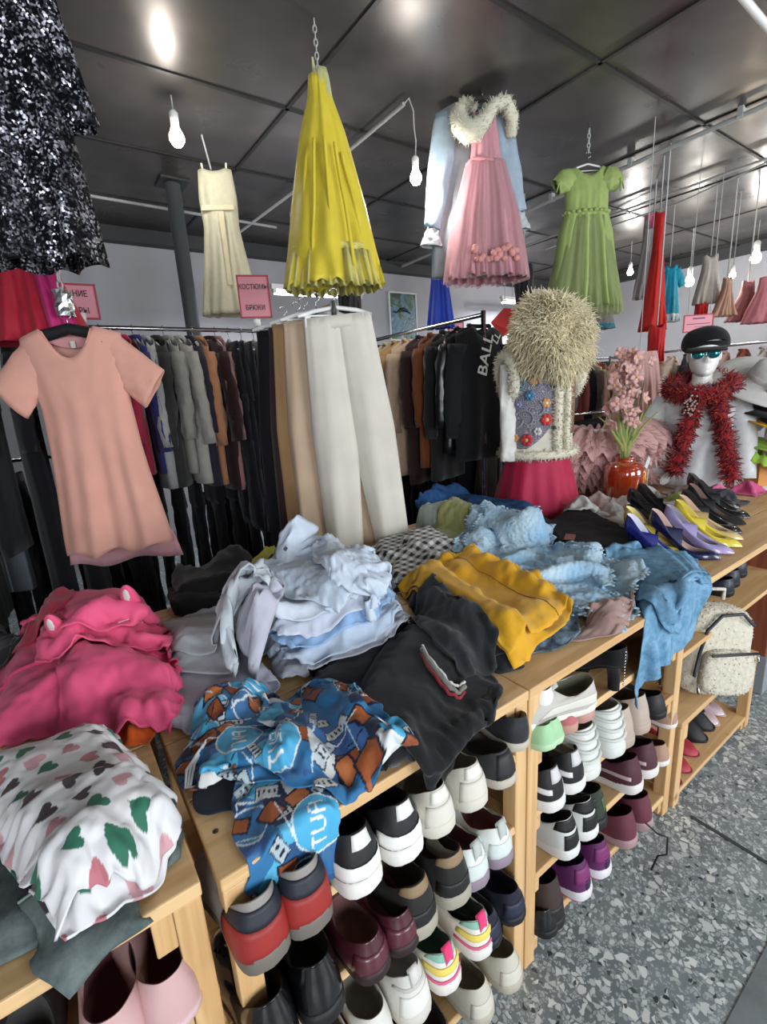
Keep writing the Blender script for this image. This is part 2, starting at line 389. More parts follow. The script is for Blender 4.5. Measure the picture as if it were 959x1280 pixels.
tube_light(PY(628, 378, 4.9), PY(676, 379, 4.9), 'lit fluorescent tube partly hidden behind the pink dress', 30)
a = cz(925, -8, 3.02); b = cz(975, 52, 3.02)
g = G(); d = b-a; g.tube([a-d*.6, b+d*.3], .016, n=8); g.tube([a-d*.6+np.array([.1, -.1, 0]), b+d*.3+np.array([.1, -.1, 0])], .012, n=8)
for t in (0, .6): g.tube([a+d*t, a+d*t+np.array([.1, -.1, 0])], .01, n=6)
for t in (-.3, .9): g.tube([a+d*t, a+d*t+np.array([0, 0, CZ-3.02])], .006, n=6)
tag(g.build('ladder_rail', M_white, top=True), 'white ladder shaped rail on the ceiling in the top right corner', 'rail')
# dolphin picture on the back wall
t = thing('wall_picture', 'blue green seascape picture on the back wall between yellow and pink dresses', 'picture', PY(504, 396, YB-.02))
def pic_mat():
    m, nt, b = base('seascape_print'); L = nt.links; tc = node(nt, 'ShaderNodeTexCoord'); n = node(nt, 'ShaderNodeTexNoise')
    n.inputs['Scale'].default_value = 4; n.inputs['Detail'].default_value = 4; n.inputs['Distortion'].default_value = 1.5
    L.new(tc.outputs['Object'], n.inputs['Vector']); cr = node(nt, 'ShaderNodeValToRGB'); e = cr.color_ramp.elements
    e[0].position = .32; e[0].color = (*srgb('#1f2c2a'), 1); e[1].position = .7; e[1].color = (*srgb('#9fc0c6'), 1)
    for ps, cc in ((.42, '#3f5f38'), (.5, '#5f8fa6'), (.6, '#2f5f7a')): x = e.new(ps); x.color = (*srgb(cc), 1)
    L.new(n.outputs['Fac'], cr.inputs[0]); L.new(cr.outputs[0], b.inputs['Base Color']); b.inputs['Roughness'].default_value = .35
    return m
g = G(); g.box((0, 0, 0), (.44, .015, .58)); g.build('print', pic_mat(), parent=t, smooth=False)
g = G()
for x in (-.225, .225): g.box((x, 0, 0), (.02, .03, .6))
for z in (-.295, .295): g.box((0, 0, z), (.44, .03, .02))
g.build('picture_frame', M_white, parent=t, smooth=False)
g = G(); g.tube([(-.12+.24*i/9, -.012, .04+.05*math.sin(i/9*PI)) for i in range(10)], [.004+.022*math.sin(i/9*PI) for i in range(10)], n=8)
g.tube([(0, -.012, .09), (.03, -.012, .13)], [.012, .003], n=6); g.tube([(-.12, -.012, .04), (-.16, -.012, .06)], [.006, .012], n=6)
g.build('dolphin_relief', plain('#27393a', .4, name='dark_slate'), parent=t)

# ------------------------------------------------------------------ wooden units
def mat_wood(name, c0, c1, axis=0, rough=.5):
    m, nt, b = base(name); L = nt.links; tc = node(nt, 'ShaderNodeTexCoord'); mp = node(nt, 'ShaderNodeMapping')
    sc = [28, 28, 28]; sc[axis] = 1.4; mp.inputs['Scale'].default_value = sc
    oi = node(nt, 'ShaderNodeObjectInfo'); va = node(nt, 'ShaderNodeVectorMath', operation='ADD')
    mu = node(nt, 'ShaderNodeVectorMath', operation='SCALE'); mu.inputs[3].default_value = 7; cb = node(nt, 'ShaderNodeCombineXYZ')
    L.new(oi.outputs['Random'], cb.inputs[0]); L.new(oi.outputs['Random'], cb.inputs[1]); L.new(oi.outputs['Random'], cb.inputs[2]); L.new(cb.outputs[0], mu.inputs[0])
    L.new(tc.outputs['Object'], va.inputs[0]); L.new(mu.outputs[0], va.inputs[1]); L.new(va.outputs[0], mp.inputs[0])
    n = node(nt, 'ShaderNodeTexNoise'); n.inputs['Scale'].default_value = 1.3; n.inputs['Detail'].default_value = 6; n.inputs['Distortion'].default_value = .6
    L.new(mp.outputs[0], n.inputs['Vector']); cr = node(nt, 'ShaderNodeValToRGB'); e = cr.color_ramp.elements
    e[0].position = .3; e[0].color = (*srgb(c0), 1); e[1].position = .62; e[1].color = (*srgb(c1), 1)
    L.new(n.outputs['Fac'], cr.inputs[0])
    # sparse knots
    v = node(nt, 'ShaderNodeTexVoronoi'); v.inputs['Scale'].default_value = 4.5; L.new(va.outputs[0], v.inputs['Vector'])
    ck = node(nt, 'ShaderNodeValToRGB'); ck.color_ramp.elements[0].position = .0; ck.color_ramp.elements[0].color = (*srgb('#6b4425'), 1)
    ck.color_ramp.elements[1].position = .09; ck.color_ramp.elements[1].color = (1, 1, 1, 1); L.new(v.outputs['Distance'], ck.inputs[0])
    mm = node(nt, 'ShaderNodeMix', data_type='RGBA', blend_type='MULTIPLY'); mm.inputs[0].default_value = 1
    L.new(cr.outputs[0], mm.inputs[6]); L.new(ck.outputs[0], mm.inputs[7]); L.new(mm.outputs[2], b.inputs['Base Color'])
    bp = node(nt, 'ShaderNodeBump'); bp.inputs['Strength'].default_value = .12; bp.inputs['Distance'].default_value = .003
    L.new(n.outputs['Fac'], bp.inputs['Height']); L.new(bp.outputs[0], b.inputs['Normal']); b.inputs['Roughness'].default_value = rough
    return m
M_wx = mat_wood('pine_along', '#c49a66', '#dcb886', 0); M_wy = mat_wood('pine_across', '#bf9460', '#d8b280', 1); M_wz = mat_wood('pine_upright', '#c29762', '#dbb583', 2)
M_dark = plain('#2b2420', .85, name='dark_light_blocker')
M_screw = plain('#54504a', .4, metal=.8, name='screw_head')
SLOPE = math.radians(9)
def unit(label, x0, x1, y0, yb, zt, shelves, posts, depth=.42, back=True, name='wooden_shelf_unit', planks=None, cleat=True, slope=0):
    t = thing(name, label, 'shelf', ((x0+x1)/2, y0, 0)); cx = (x0+x1)/2
    def part(nm, c, s, m, bev=.003):
        g = G(); g.box((0, 0, 0), s); o = g.build(nm, m, parent=t, smooth=False, bevel=bev); o.location = (c[0]-cx, c[1]-y0, c[2]); return o
    n = max(2, round((yb-y0)/.19)); w = (yb-y0)/n
    for i in range(n): part('top_board', (cx, y0+w*(i+.5), zt-.0125), (x1-x0, w-.003, .025), M_wx)
    for z in shelves:
        for j in range(2):
            c = depth*(j+.5)/2; o = part('shelf_board', (cx, y0+.004+c*math.cos(slope), z-.01-c*math.sin(slope)), (x1-x0-.002, depth/2-.004, .02), M_wx); o.rotation_euler = (-slope, 0, 0)
    for px in posts:
        part('post', (px, y0+.024, (zt-.025)/2), (.04, .04, zt-.026), M_wz)
        part('post', (px, y0+depth-.02, (zt-.025)/2), (.04, .04, zt-.026), M_wz)
        if yb-y0 > .7: part('post', (px, yb-.03, (zt-.025)/2), (.04, .04, zt-.026), M_wz)
        s = 1 if px < cx else -1
        part('side_rail', (px+s*.0, (y0+yb)/2, zt-.045), (.036, yb-y0-.06, .04), M_wy)
        if cleat:
            for z in shelves: part('cleat', (px+s*.032, y0+.06, z-.045), (.022, .1, .05), M_wy)
            part('cleat', (px+s*.035, y0+.03, zt-.06), (.03, .045, .07), M_wz)
    if back: part('light_blocker', (cx, y0+depth+.02, zt/2), (x1-x0-.09, .01, zt-.08), M_dark, 0)  # added dark sheet, stops hall light showing through behind the shoes
    k = 0
    for px in posts:
        for j in range(n):
            g = G(); g.lathe([(0, .0012), (.004, .001), (.005, 0)], n=10); o = g.build('screw', M_screw, parent=t); o.location = (px-cx, w*(j+.5), zt)
    return t
TT = .872
unit('pine shelf unit nearest the camera at left under the heart print garment', -.95, .072, .625, 1.75, TT, (.66, .42, .18), (.05, -.93))
unit('pine shelf unit with three rows of shoes below the blue printed shirt and black clothes', .095, .80, .607, 1.7, TT, (.718, .512, .305, .095), (.116, .779), slope=SLOPE)
unit('long pine shelf unit with sneakers standing below the mustard and lace clothes', .803, 1.615, .607, 1.9, TT, (.705, .505, .298, .092), (.824, 1.594), slope=SLOPE)
unit('pine display unit at right under the row of high heeled pumps', 1.618, 3.9, .607, 1.9, TT, (.64,), (3.87,), depth=.5, back=True)
unit('low pine shoe bench on the floor beneath the fleece backpack', 1.64, 2.36, .6, .95, .365, (.055,), (1.66, 2.335), depth=.33, back=False, name='low_shoe_bench')
# ------------------------------------------------------------------ shoes
PLAN_ROUND = [(0, .0), (.012, .36), (.04, .58), (.1, .72), (.2, .76), (.4, .74), (.55, .86), (.7, 1.0), (.82, .96), (.91, .76), (.97, .46), (.993, .22), (1, 0)]
PLAN_POINT = [(0, .0), (.012, .3), (.04, .52), (.1, .64), (.2, .66), (.4, .66), (.55, .84), (.68, 1.0), (.8, .84), (.9, .52), (.97, .22), (.993, .1), (1, 0)]
def plan_loop(L, W, tab, n=22):
    t = np.linspace(0, PI, n); s = (1-np.cos(t))/2
    w = interp(s, tab)*W/2
    left = np.stack([-w, s*L], 1); right = np.stack([w, s*L], 1)[::-1][1:-1]
    return np.concatenate([left, right])
class Shoe:
    """closed outline at the sole ruled up to a collar loop; heel at y=0, toe at +y"""
    def __init__(s, L=.28, W=.102, hs=.03, back=.095, side=.07, front=.105, op=(.03, .46), plan=PLAN_ROUND, rise=0, toe=2.3, cw=.62, nv=9, heelup=0, lean=.0):
        s.L, s.W, s.hs, s.n = L, W, hs, 22
        s.O = plan_loop(L, W, plan); s.N = len(s.O); s.nv = nv
        y = s.O[:, 1]/L
        s.rise = rise
        cy = op[0]*L+y*(op[1]-op[0])*L
        t = np.linspace(0, PI, s.n); sc = (1-np.cos(t))/2
        wl = np.sqrt(np.clip(1-(2*sc-1)**2, 0, 1))**.8*W*cw/2
        cx = np.concatenate([-wl, wl[::-1][1:-1]])
        yy = np.concatenate([sc, sc[::-1][1:-1]])
        cz = interp(yy, [(0, back), (.12, back*.97), (.45, side), (.7, side*1.02), (1, front)])
        s.C = np.stack([cx, cy-lean*(cz), cz+s.lift(cy)], 1)
        s.toe = toe; s.yy = yy; s.S = s.surf()
    def lift(s, y):
        return s.rise*(1-smooth01(np.asarray(y)/(s.L*.66)))
    def surf(s, scale=1.0, off=0):
        P = np.zeros((s.N, s.nv+1, 3)); zb = s.lift(s.O[:, 1])+s.hs*.75
        nrm = np.stack([s.O[:, 0]/(s.W/2), (s.O[:, 1]-s.L*.45)/(s.L*.55)], 1); nrm /= np.linalg.norm(nrm, axis=1)[:, None]+1e-9
        for j in range(s.nv+1):
            v = j/s.nv; f = 1-(1-v)**s.toe
            heelness = np.clip(1-s.O[:, 1]/(s.L*.45), 0, 1)
            f = f*(1-heelness)+(v**.95)*heelness
            xy = s.O*(1-v)+s.C[:, :2]*v
            bulge = np.sin(PI*min(v*1.2, 1))*.0045*(1-.3*heelness)
            P[:, j, :2] = xy+nrm*(bulge+off)[:, None]
            P[:, j, 2] = zb*(1-f)+s.C[:, 2]*f+(off*.4 if off else 0)
        return P
    def overlay(s, ir, vr, off=.0016):
        """patch lying on the upper: ir = fractions of the way round from the heel centre (-1..1), vr in 0..1"""
        P = s.surf(off=off); k = s.N; a = int(round(ir[0]*k/2)); b = int(round(ir[1]*k/2))
        idx = [i % k for i in range(a, b+1)]; js = np.linspace(vr[0], vr[1], 5)*s.nv
        out = np.zeros((len(idx), len(js), 3))
        for c, q in enumerate(js):
            j0 = min(int(q), s.nv-1); fr = q-j0; out[:, c] = P[idx, j0]*(1-fr)+P[idx, j0+1]*fr
        return out
def make_shoe(kind, label, up, sole='#e9e7e1', inner='#3a3837', loc=(0, 0, 0), rz=0, overlays=(), laces=None, tab=None, stripe=None, group=None, rough=.55, coat=0, cloth=False, thick=None, cat='shoe', name=None, extra=None, **kw):
    K = dict(
        sneaker=dict(), chunky=dict(hs=.034, W=.11, back=.115, side=.085, front=.125),
        low=dict(hs=.024, back=.08, side=.058, front=.08, W=.098),
        slip=dict(hs=.02, back=.072, side=.05, front=.062, op=(.03, .52), W=.09, L=.26),
        flat=dict(hs=.008, back=.052, side=.036, front=.03, op=(.03, .74), W=.08, L=.25, toe=3, cw=.72),
        pump=dict(hs=.006, back=.06, side=.036, front=.03, op=(.02, .76), W=.078, L=.235, plan=PLAN_POINT, rise=.085, toe=3, cw=.66),
        loafer=dict(hs=.026, back=.08, side=.06, front=.075, op=(.03, .48), W=.1, L=.28),
        boot=dict(hs=.03, back=.2, side=.2, front=.2, op=(.02, .40), W=.1, cw=.8, toe=1.6),
        high=dict(hs=.034, back=.15, side=.135, front=.155, op=(.02, .44), W=.106, cw=.72),
        heelboot=dict(hs=.012, back=.19, side=.185, front=.19, op=(.02, .42), W=.086, L=.24, plan=PLAN_POINT, rise=.075, cw=.82, toe=1.7),
    )[kind]; K = dict(K); K.update(kw)
    S = Shoe(**K); L, W, hs = S.L, S.W, S.hs
    nm = name or {'sneaker': 'sneaker', 'chunky': 'sneaker', 'low': 'sneaker', 'slip': 'slip_on_shoe', 'flat': 'flat_shoe', 'pump': 'high_heeled_pump', 'loafer': 'leather_shoe', 'boot': 'ankle_boot', 'high': 'high_top_sneaker', 'heelboot': 'heeled_boot'}[kind]
    t = thing(nm, label, cat, loc, rz, group)
    mu = (fab(up, rough=rough, weave=.15, crease=.25) if cloth else plain(up, rough, coat=coat, bump=.12, scale=120)) if isinstance(up, str) else up
    g = G(); g.grid(S.S, cu=True); g.build('upper', mu, parent=t, sub=1, solid=.0018)
    # lining
    g = G(); C = S.C.copy(); R = [C]
    cen = C.mean(0)
    for k, (sc, dz) in enumerate(((.93, .25), (.9, .6), (.86, .97), (.4, 1.0), (.02, 1.0))):
        q = C.copy(); q[:, :2] = cen[:2]+(C[:, :2]-cen[:2])*sc
        zf = S.lift(q[:, 1])+hs+.004; q[:, 2] = C[:, 2]*(1-dz)+zf*dz; R.append(q)
    g.grid(np.array(R), cv=True); g.build('lining', fab(inner, rough=.9), parent=t)
    # sole
    g = G(); O = S.O; cO = np.array([0, L*.48]); rows = []
    lift = S.lift(O[:, 1])
    toe_spring = .012*smooth01((O[:, 1]/L-.78)/.22)
    prof = ((.0, 0), (.9, 0), (.985, .03), (1.02, .2), (1.035, .7), (1.03, .97), (1.0, 1.02)) if S.rise == 0 else ((.0, 0), (.9, 0), (.97, .1), (1.0, .9), (.99, 1))
    for sc, hz in prof:
        p = np.zeros((S.N, 3)); p[:, :2] = cO+(O-cO)*sc; p[:, 2] = lift+hs*hz+toe_spring*(1-hz)
        rows.append(p)
    ms = [plain(sole, .6, bump=.1, scale=60)]
    mi = 0
    if stripe: ms.append(plain(stripe[0], .6)); 
    g.grid(np.array(rows), cv=True, mi=(lambda i, j: 1 if (stripe and i == stripe[1]) else 0)); g.build('sole', ms, parent=t)
    if S.rise:
        g = G(); h = S.rise+hs*.5; y0 = L*.06
        if thick: g.tube([(0, y0+.012, 0), (0, y0+.014, h*.5), (0, y0+.02, h)], [(thick, thick*.9), (thick*1.05, thick), (thick*1.2, thick*1.3)], n=12)
        else: g.tube([(0, y0+.002, 0), (0, y0+.003, h*.35), (0, y0+.008, h*.7), (0, y0+.016, h*1.0)], [(.005, .005), (.006, .006), (.010, .010), (.022, .021)], n=12)
        g.build('heel', mu, parent=t)
    for ov in overlays:
        ir, vr, c = ov[0], ov[1], ov[2]; nm2 = ov[3] if len(ov) > 3 else 'side_panel'; of = ov[4] if len(ov) > 4 else .0016
        g = G(); g.grid(S.overlay(ir, vr, of)); g.build(nm2, plain(c, rough, coat=coat) if isinstance(c, str) else c, parent=t, solid=.001)
    if kind in ('sneaker', 'chunky', 'low', 'high') and laces is not False:
        j = S.n-1; tongue_y = S.C[j, 1]; tz = S.C[j, 2]
        P = []
        for a in np.linspace(0, 1, 6):
            y = tongue_y+.035-a*.05; z = tz-.018+a*.034+.002
            P.append([(x*W*.23, y+abs(x)*.004, z-.006*x*x) for x in np.linspace(-1, 1, 5)])
        g = G(); g.grid(np.array(P)); g.build('tongue', mu, parent=t, solid=.006, off=0)
        lc = laces or '#e8e8e6'; g = G()
        base_pts = S.surf(off=.003)
        for q, v in enumerate((.93, .82, .71, .6)):
            jv = min(int(v*S.nv), S.nv-1); iA = int(j-4-q*.3) % S.N; iB = int(j+4+q*.3) % S.N
            A = base_pts[iA, jv]; Bp = base_pts[iB, jv]; Mi = (A+Bp)/2+np.array([0, 0, .008])
            g.tube([A, (A+Mi)/2+np.array([0, 0, .002]), Mi, (Bp+Mi)/2+np.array([0, 0, .002]), Bp], .0026, n=6)
        g.build('laces', fab(lc, rough=.9), parent=t)
    if tab:
        b = S.C[0]; g = G()
        P = [[(x*.011, b[1]-.003+dy, b[2]+dz) for x in (-1, 0, 1)] for dy, dz in ((-.001, -.03), (-.0025, -.012), (-.001, .004), (.003, .012), (.007, .006), (.006, -.01))]
        g.grid(np.array(P)); g.build('heel_tab', fab(tab), parent=t, solid=.003, off=0)
    if extra: extra(t, S)
    return t
SHELF = dict(B1=.718, B2=.512, B3=.305, B4=.095, C1=.705, C2=.505, C3=.298, C4=.092, D1=.365, D2=.055, A1=.66, E1=.64)
OVER = dict(B=.055, C=.035, A=.0, D=0, E=0)      # how far heels stick out past the sloping shelf
SL = dict(B=SLOPE, C=SLOPE, A=0, D=0, E=0)
def at_shelf(px, py, sh, dy=0):
    ov = OVER[sh[0]]; y = .607-ov+dy; p = PY(px, py, y)
    return (p[0], y, SHELF[sh]+.0015+(.607-y)*math.tan(SL[sh[0]]) if ov else SHELF[sh]+.0005)
def pair(px, labels, sh, kind, up, rz=(0.04, -.03), dy=0, **kw):
    tilt = -SL[sh[0]]
    a = make_shoe(kind, labels[0], up, loc=at_shelf(*px[0], sh, dy=dy), **kw); a.rotation_euler = (tilt, 0, rz[0])
    if len(px) > 1:
        dup(a, labels[1], at_shelf(*px[1], sh, dy=dy), (tilt, 0, rz[1]))
    return a
# shelf B, top row
H = (-.34, .34)
pair([(338, 1180), (392, 1122)], ['grey sneaker with broad red heel band, nearest the left post on the top shelf', 'second grey sneaker with red heel band, tucked under the blue printed shirt'],
     'B1', 'chunky', '#8d8882', sole='#6e675f', inner='#a79f95', overlays=[((-.36, .36), (.0, .5), '#962823', 'heel_band', .003), ((-.36, .36), (.5, .82), '#20242e', 'heel_collar', .0025)], laces='#c9c4bc', rz=(.02, -.03))
pair([(461, 1082), (516, 1042)], ['black and white sneaker with white heel curve, left of its twin', 'black and white sneaker with white heel curve, beside the off white sneakers'],
     'B1', 'chunky', '#1b1b1d', sole='#e6e3dc', inner='#2a2a2b', overlays=[((-.27, .27), (.10, .36), '#ecebe6', 'heel_curve', .003), ((-.1, .1), (.66, .97), '#e9e8e4', 'heel_patch', .003)], laces='#eeeeee', rz=(.0, .02))
pair([(560, 1003), (602, 977)], ['off white leather sneaker standing under the black clothes, left of its pair', 'off white leather sneaker next to the dark canvas shoes'],
     'B1', 'sneaker', '#c9c4b6', sole='#cfcabc', inner='#8b8378', overlays=[((-.2, .2), (.0, .55), '#d3cec2', 'heel_counter'), ((-.16, .16), (.62, .95), '#dedad0', 'heel_patch')], laces='#dedacf', rz=(.05, .0))
pair([(640, 958)], ['dark canvas sneaker with stitched cream sole against the right post of the top shelf'],
     'B1', 'low', '#2f3133', sole='#b9b3a3', inner='#55524e', cloth=True, laces='#ddd', rz=(.02,), overlays=[((-.12, .12), (.0, .9), '#1e1f21', 'heel_strip')])
o = make_shoe('low', 'dark canvas sneaker resting on top of its partner, with white laces', '#26282b', loc=(.735, .575, .765), sole='#b9b3a3', inner='#6a665f', cloth=True)
o.rotation_euler = (.0, .12, -.1)
# shelf B, second row
pair([(350, 1285), (410, 1243)], ['glossy black shoe with white strap round its heel on the second shelf', 'large glossy black leather shoe beside the burgundy shoes'],
     'B2', 'chunky', '#0e0e10', sole='#141414', rough=.16, coat=.6, inner='#222', laces='#111')
a = bpy.data.objects.get('sneaker')
pair([(474, 1180), (515, 1195)], ['burgundy leather shoe in the second row, behind its lower partner', 'burgundy leather shoe standing lowest in its pair'], 'B2', 'loafer', '#4a1f28', sole='#2b1b1c', inner='#6d4a48', rough=.35, coat=.3, rz=(.05, .0),
     overlays=[((-.22, .22), (.0, .6), '#592731', 'heel_counter')])
pair([(537, 1160), (580, 1112)], ['black and tan suede sneaker with tan collar next to the burgundy shoes', 'black and tan suede sneaker with thick grey sole beside white ones'],
     'B2', 'chunky', '#211f1d', sole='#a39c8c', inner='#3b342c', cloth=True, overlays=[((-.3, .3), (.72, .97), '#8c7659', 'collar_band'), ((-.25, .25), (.05, .35), '#171615', 'heel_counter')], laces='#222', rz=(.02, -.02))
pair([(605, 1070), (636, 1033)], ['white velcro sneaker with lilac grey sole, left one near the second shelf end', 'white velcro sneaker with lilac grey sole against the right post'],
     'B2', 'sneaker', '#dfe3df', sole='#8d7f8c', inner='#7c4f55', overlays=[((-.18, .18), (.05, .5), '#cfd8d4', 'heel_counter'), ((-.5, -.24), (.55, .95), '#d7ddda', 'strap', .004)], laces=False, rz=(.04, .0), tab='#b8bdb8')
# shelf B, third row
def flash(c1, c2, c3):
    return [((-.34, .34), (.72, .97), c1, 'collar_band', .002), ((-.32, .32), (.36, .56), c2, 'yellow_band', .0025), ((-.33, .33), (.12, .2), c3, 'pink_band', .003)]
pair([(568, 1188), (611, 1157)], ['white sneaker with mint, yellow and pink bands and pink pull tab, nearer one', 'white sneaker with mint, yellow and pink bands, farther one beside navy shoes'],
     'B3', 'sneaker', '#e6e2d8', sole='#e2ded6', inner='#37534d', overlays=flash('#8fc4b2', '#e8d262', '#e2668c'), tab='#ea3f78', laces='#e8e8e8', rz=(.04, .02))
pair([(430, 1300), (480, 1290)], ['white sneaker with red side stripe at the bottom of the picture', 'off white textured sneaker beside the red striped one'], 'B3', 'sneaker', '#d8d6ce', sole='#d5d1c6', overlays=[((.1, .5), (.1, .35), '#b82c3a', 'side_stripe'), ], inner='#77726c')
pair([(528, 1246)], ['tall off white chunky trainer left of the rainbow banded sneakers'], 'B3', 'chunky', '#d4d3cb', sole='#cfcbc0', inner='#999', overlays=[((-.2, .2), (.0, .5), '#e2e1da', 'heel_counter'), ((-.3, .3), (.62, .7), '#bdbcb4', 'seam_band')], tab='#cfcfca')
pair([(622, 1110), (652, 1130)], ['navy sneaker with blue laces farther back on the third shelf', 'navy and black sneaker with bright blue laces against the right post'], 'B3', 'low', '#16192a', sole='#14161d', inner='#22253a', laces='#3a3fb0', cloth=True, overlays=[((-.18, .18), (.1, .6), '#22263c', 'heel_counter')])
# shelf B, bottom row
pair([(612, 1240), (648, 1213)], ['grey white velcro trainer on the bottom row beside the cream one', 'cream sneaker by the post foot on the bottom row'], 'B4', 'sneaker', '#c4c0b0', sole='#b4ae9d', inner='#7d776c', rz=(.03, -.02), laces='#cfcabb', overlays=[((-.2, .2), (.0, .5), '#cfcbbd', 'heel_counter')])
pair([(520, 1310), (560, 1290)], ['black leather shoe low on the bottom row at the frame edge', 'black leather shoe low on the bottom row beside the grey trainer'], 'B4', 'loafer', '#121213', sole='#0e0e0e', rough=.25, coat=.4)
# unit A
pair([(140, 1300), (225, 1275)], ['pale pink ballet style shoe with wide opening on the nearest shelf at left', 'pale pink rounded shoe beside its partner on the nearest shelf'],
     'A1', 'slip', '#c9a3a1', sole='#d4b4b2', inner='#6b3a40', rz=(-.1, .12), L=.27, W=.11, back=.1, side=.075, front=.08)
pair([(20, 1330)], ['dark shoe deep on the nearest shelf at the left frame edge'], 'A1', 'loafer', '#2a2426', sole='#201c1c')
# shelf C, top row
pair([(703, 884), (693, 912)], ['mint green slip on shoe at the left end of the top shelf', 'mint green slip on shoe on the front edge beside the double post'], 'C1', 'slip', '#9cc79b', sole='#b5d6ad', inner='#6c8d6c', back=.062)
o = make_shoe('low', 'white sneaker sitting on top of the mint green shoe', '#dcdcd8', loc=(.872, .60, .765), sole='#d2d0c9', inner='#999')
pair([(741, 877)], ['coral pink suede shoe behind the mint ones on the top shelf'], 'C1', 'loafer', '#c27a6f', sole='#b98d80', inner='#7a3e3c', cloth=True, overlays=[((-.22, .22), (.0, .6), '#cc8579', 'heel_counter')])
pair([(722, 871)], ['rose pink suede shoe squeezed between mint and coral shoes'], 'C1', 'loafer', '#b5656b', sole='#b98d80', inner='#7a3e3c', cloth=True, W=.08)
o = make_shoe('low', 'white platform sneaker with grey panels lying sideways on the top shelf', '#b9b5ad', loc=(1.02, .585, .752), rz=1.35, sole='#e2ded4', inner='#665', overlays=[((.1, .6), (.1, .5), '#d6d2c8', 'side_panel')])
o.rotation_euler = (.0, -.05, 1.2)
o = make_shoe('heelboot', 'black suede boot with studded seam and tall block heel', '#121113', loc=(1.17, .585, .709), rz=-.2, sole='#0e0e0e', thick=.016, inner='#1b1a1a', rough=.8, cloth=True, back=.06, side=.055, front=.06)
g = G()
for k in range(12): g.ball((.0, -.004, .03+k*.009), .0028, n=6, m=4)
g.build('stud_row', M_chrome, parent=o)
pair([(822, 838), (848, 822)], ['glossy black pointed ankle boot beside the studded boot', 'glossy black ankle boot standing behind the backpack'], 'C1', 'heelboot', '#0f1012', sole='#0c0c0c', rough=.2, coat=.5, thick=.014, dy=.07, inner='#151515', back=.055, side=.05, front=.055)
# shelf C, second row
nike = [((-.5, -.1), (.25, .4), '#d8d8d8', 'side_curve'), ((.1, .5), (.25, .4), '#d8d8d8', 'side_curve')]
pair([(703, 997), (728, 976)], ['black running shoe with pale curve and white wedge sole beside the double post', 'black running shoe with pale curve next to the puffy white boots'], 'C2', 'chunky', '#17181a', sole='#dfdfdc', inner='#222', overlays=nike+[((-.09, .09), (.55, .95), '#c9c9c9', 'heel_patch')], laces='#ddd')
def ribs(t, S):
    g = G(); P = S.surf(off=.004)
    for j in (2, 4, 6, 8): g.tube([P[i % S.N, j] for i in range(-14, 15)], .005, n=6)
    g.build('padded_ribs', plain('#c8ccc6', .5, bump=.12, scale=120), parent=t)
pair([(748, 958), (779, 930)], ['white padded high trainer with ribbed back, left one on the second shelf', 'white padded high trainer with ribbed back, right one on the second shelf'], 'C2', 'high', '#d3d6d0', sole='#d6d6d0', inner='#888', extra=ribs, W=.115, laces='#ddd')
pair([(793, 908), (812, 896)], ['beige suede ankle shoe right of the white padded trainers', 'pinkish beige ankle shoe near the shelf end'], 'C2', 'high', '#b3a295', sole='#b09d8d', inner='#6b5a52', cloth=True, back=.12, side=.1, front=.12, laces=False)
pair([(832, 893)], ['black lace up shoe at the dark end of the second shelf'], 'C2', 'low', '#16161a', sole='#111', inner='#222', laces='#333')
# shelf C, third row
pair([(722, 1056), (745, 1032)], ['white and black basketball trainer at the left of the third shelf', 'white and black trainer right beside its twin on the third shelf'], 'C3', 'chunky', '#cfd1cf', sole='#dcdcd8', inner='#17181a', overlays=[((-.3, .3), (.6, .97), '#17181a', 'collar_band'), ((-.12, .12), (.05, .5), '#17181a', 'heel_patch')], laces='#222')
pair([(757, 1022)], ['dark green camouflage sneaker with black sole on the third shelf'], 'C3', 'high', '#2f3a2b', sole='#17181a', inner='#1c1c1c', cloth=True, overlays=[((-.4, .0), (.3, .7), '#4c5a3e', 'camo_patch'), ((.1, .4), (.5, .8), '#1a211a', 'camo_patch'), ((-.2, .2), (.0, .2), '#16181a', 'heel_counter')], back=.12, side=.1, front=.12)
pair([(802, 989), (821, 968)], ['burgundy trainer with white sole and pale side stripe, left one on the third shelf', 'burgundy trainer with white sole, right one beside the beige slip on'], 'C3', 'chunky', '#4d2430', sole='#dcd8d4', inner='#33191f', overlays=[((-.5, -.12), (.22, .34), '#b7a3a6', 'side_stripe'), ((.12, .5), (.22, .34), '#b7a3a6', 'side_stripe')], laces='#7a4b55')
pair([(836, 955)], ['tan slip on shoe with white sole on the third shelf end'], 'C3', 'slip', '#a98674', sole='#e3dfd8', inner='#6b4f44', cloth=True)
# shelf C, bottom row
pair([(704, 1124)], ['brown and black laced boot at the left of the bottom row'], 'C4', 'high', '#3a2d27', sole='#1a1a1c', inner='#211c1a', laces='#52443a', overlays=[((-.25, .25), (.0, .35), '#1c1b1c', 'heel_counter')])
pair([(738, 1105), (762, 1080)], ['purple running shoe with white sole and pink heel edge, nearer one', 'purple running shoe with white sole, farther one beside the maroon pair'], 'C4', 'chunky', '#5b2357', sole='#dedade', inner='#33204a', stripe=('#c94f86', 2), overlays=[((-.2, .2), (.3, .8), '#7a2a66', 'heel_counter'), ((-.07, .07), (.0, .5), '#2b2240', 'heel_patch')], laces='#7a5ab0')
pair([(796, 1044), (815, 1024)], ['maroon laced trainer with dusty pink sole, nearer one on the bottom row', 'maroon laced trainer with dusty pink sole, farther one on the bottom row'], 'C4', 'high', '#652f3c', sole='#a98a8c', inner='#3c1d25', laces='#8a5560', back=.12, side=.1, front=.12)
pair([(695, 1168)], ['black leather shoe half out on the floor side of the bottom shelf'], 'C4', 'loafer', '#18191c', sole='#111', rough=.3, inner='#222')
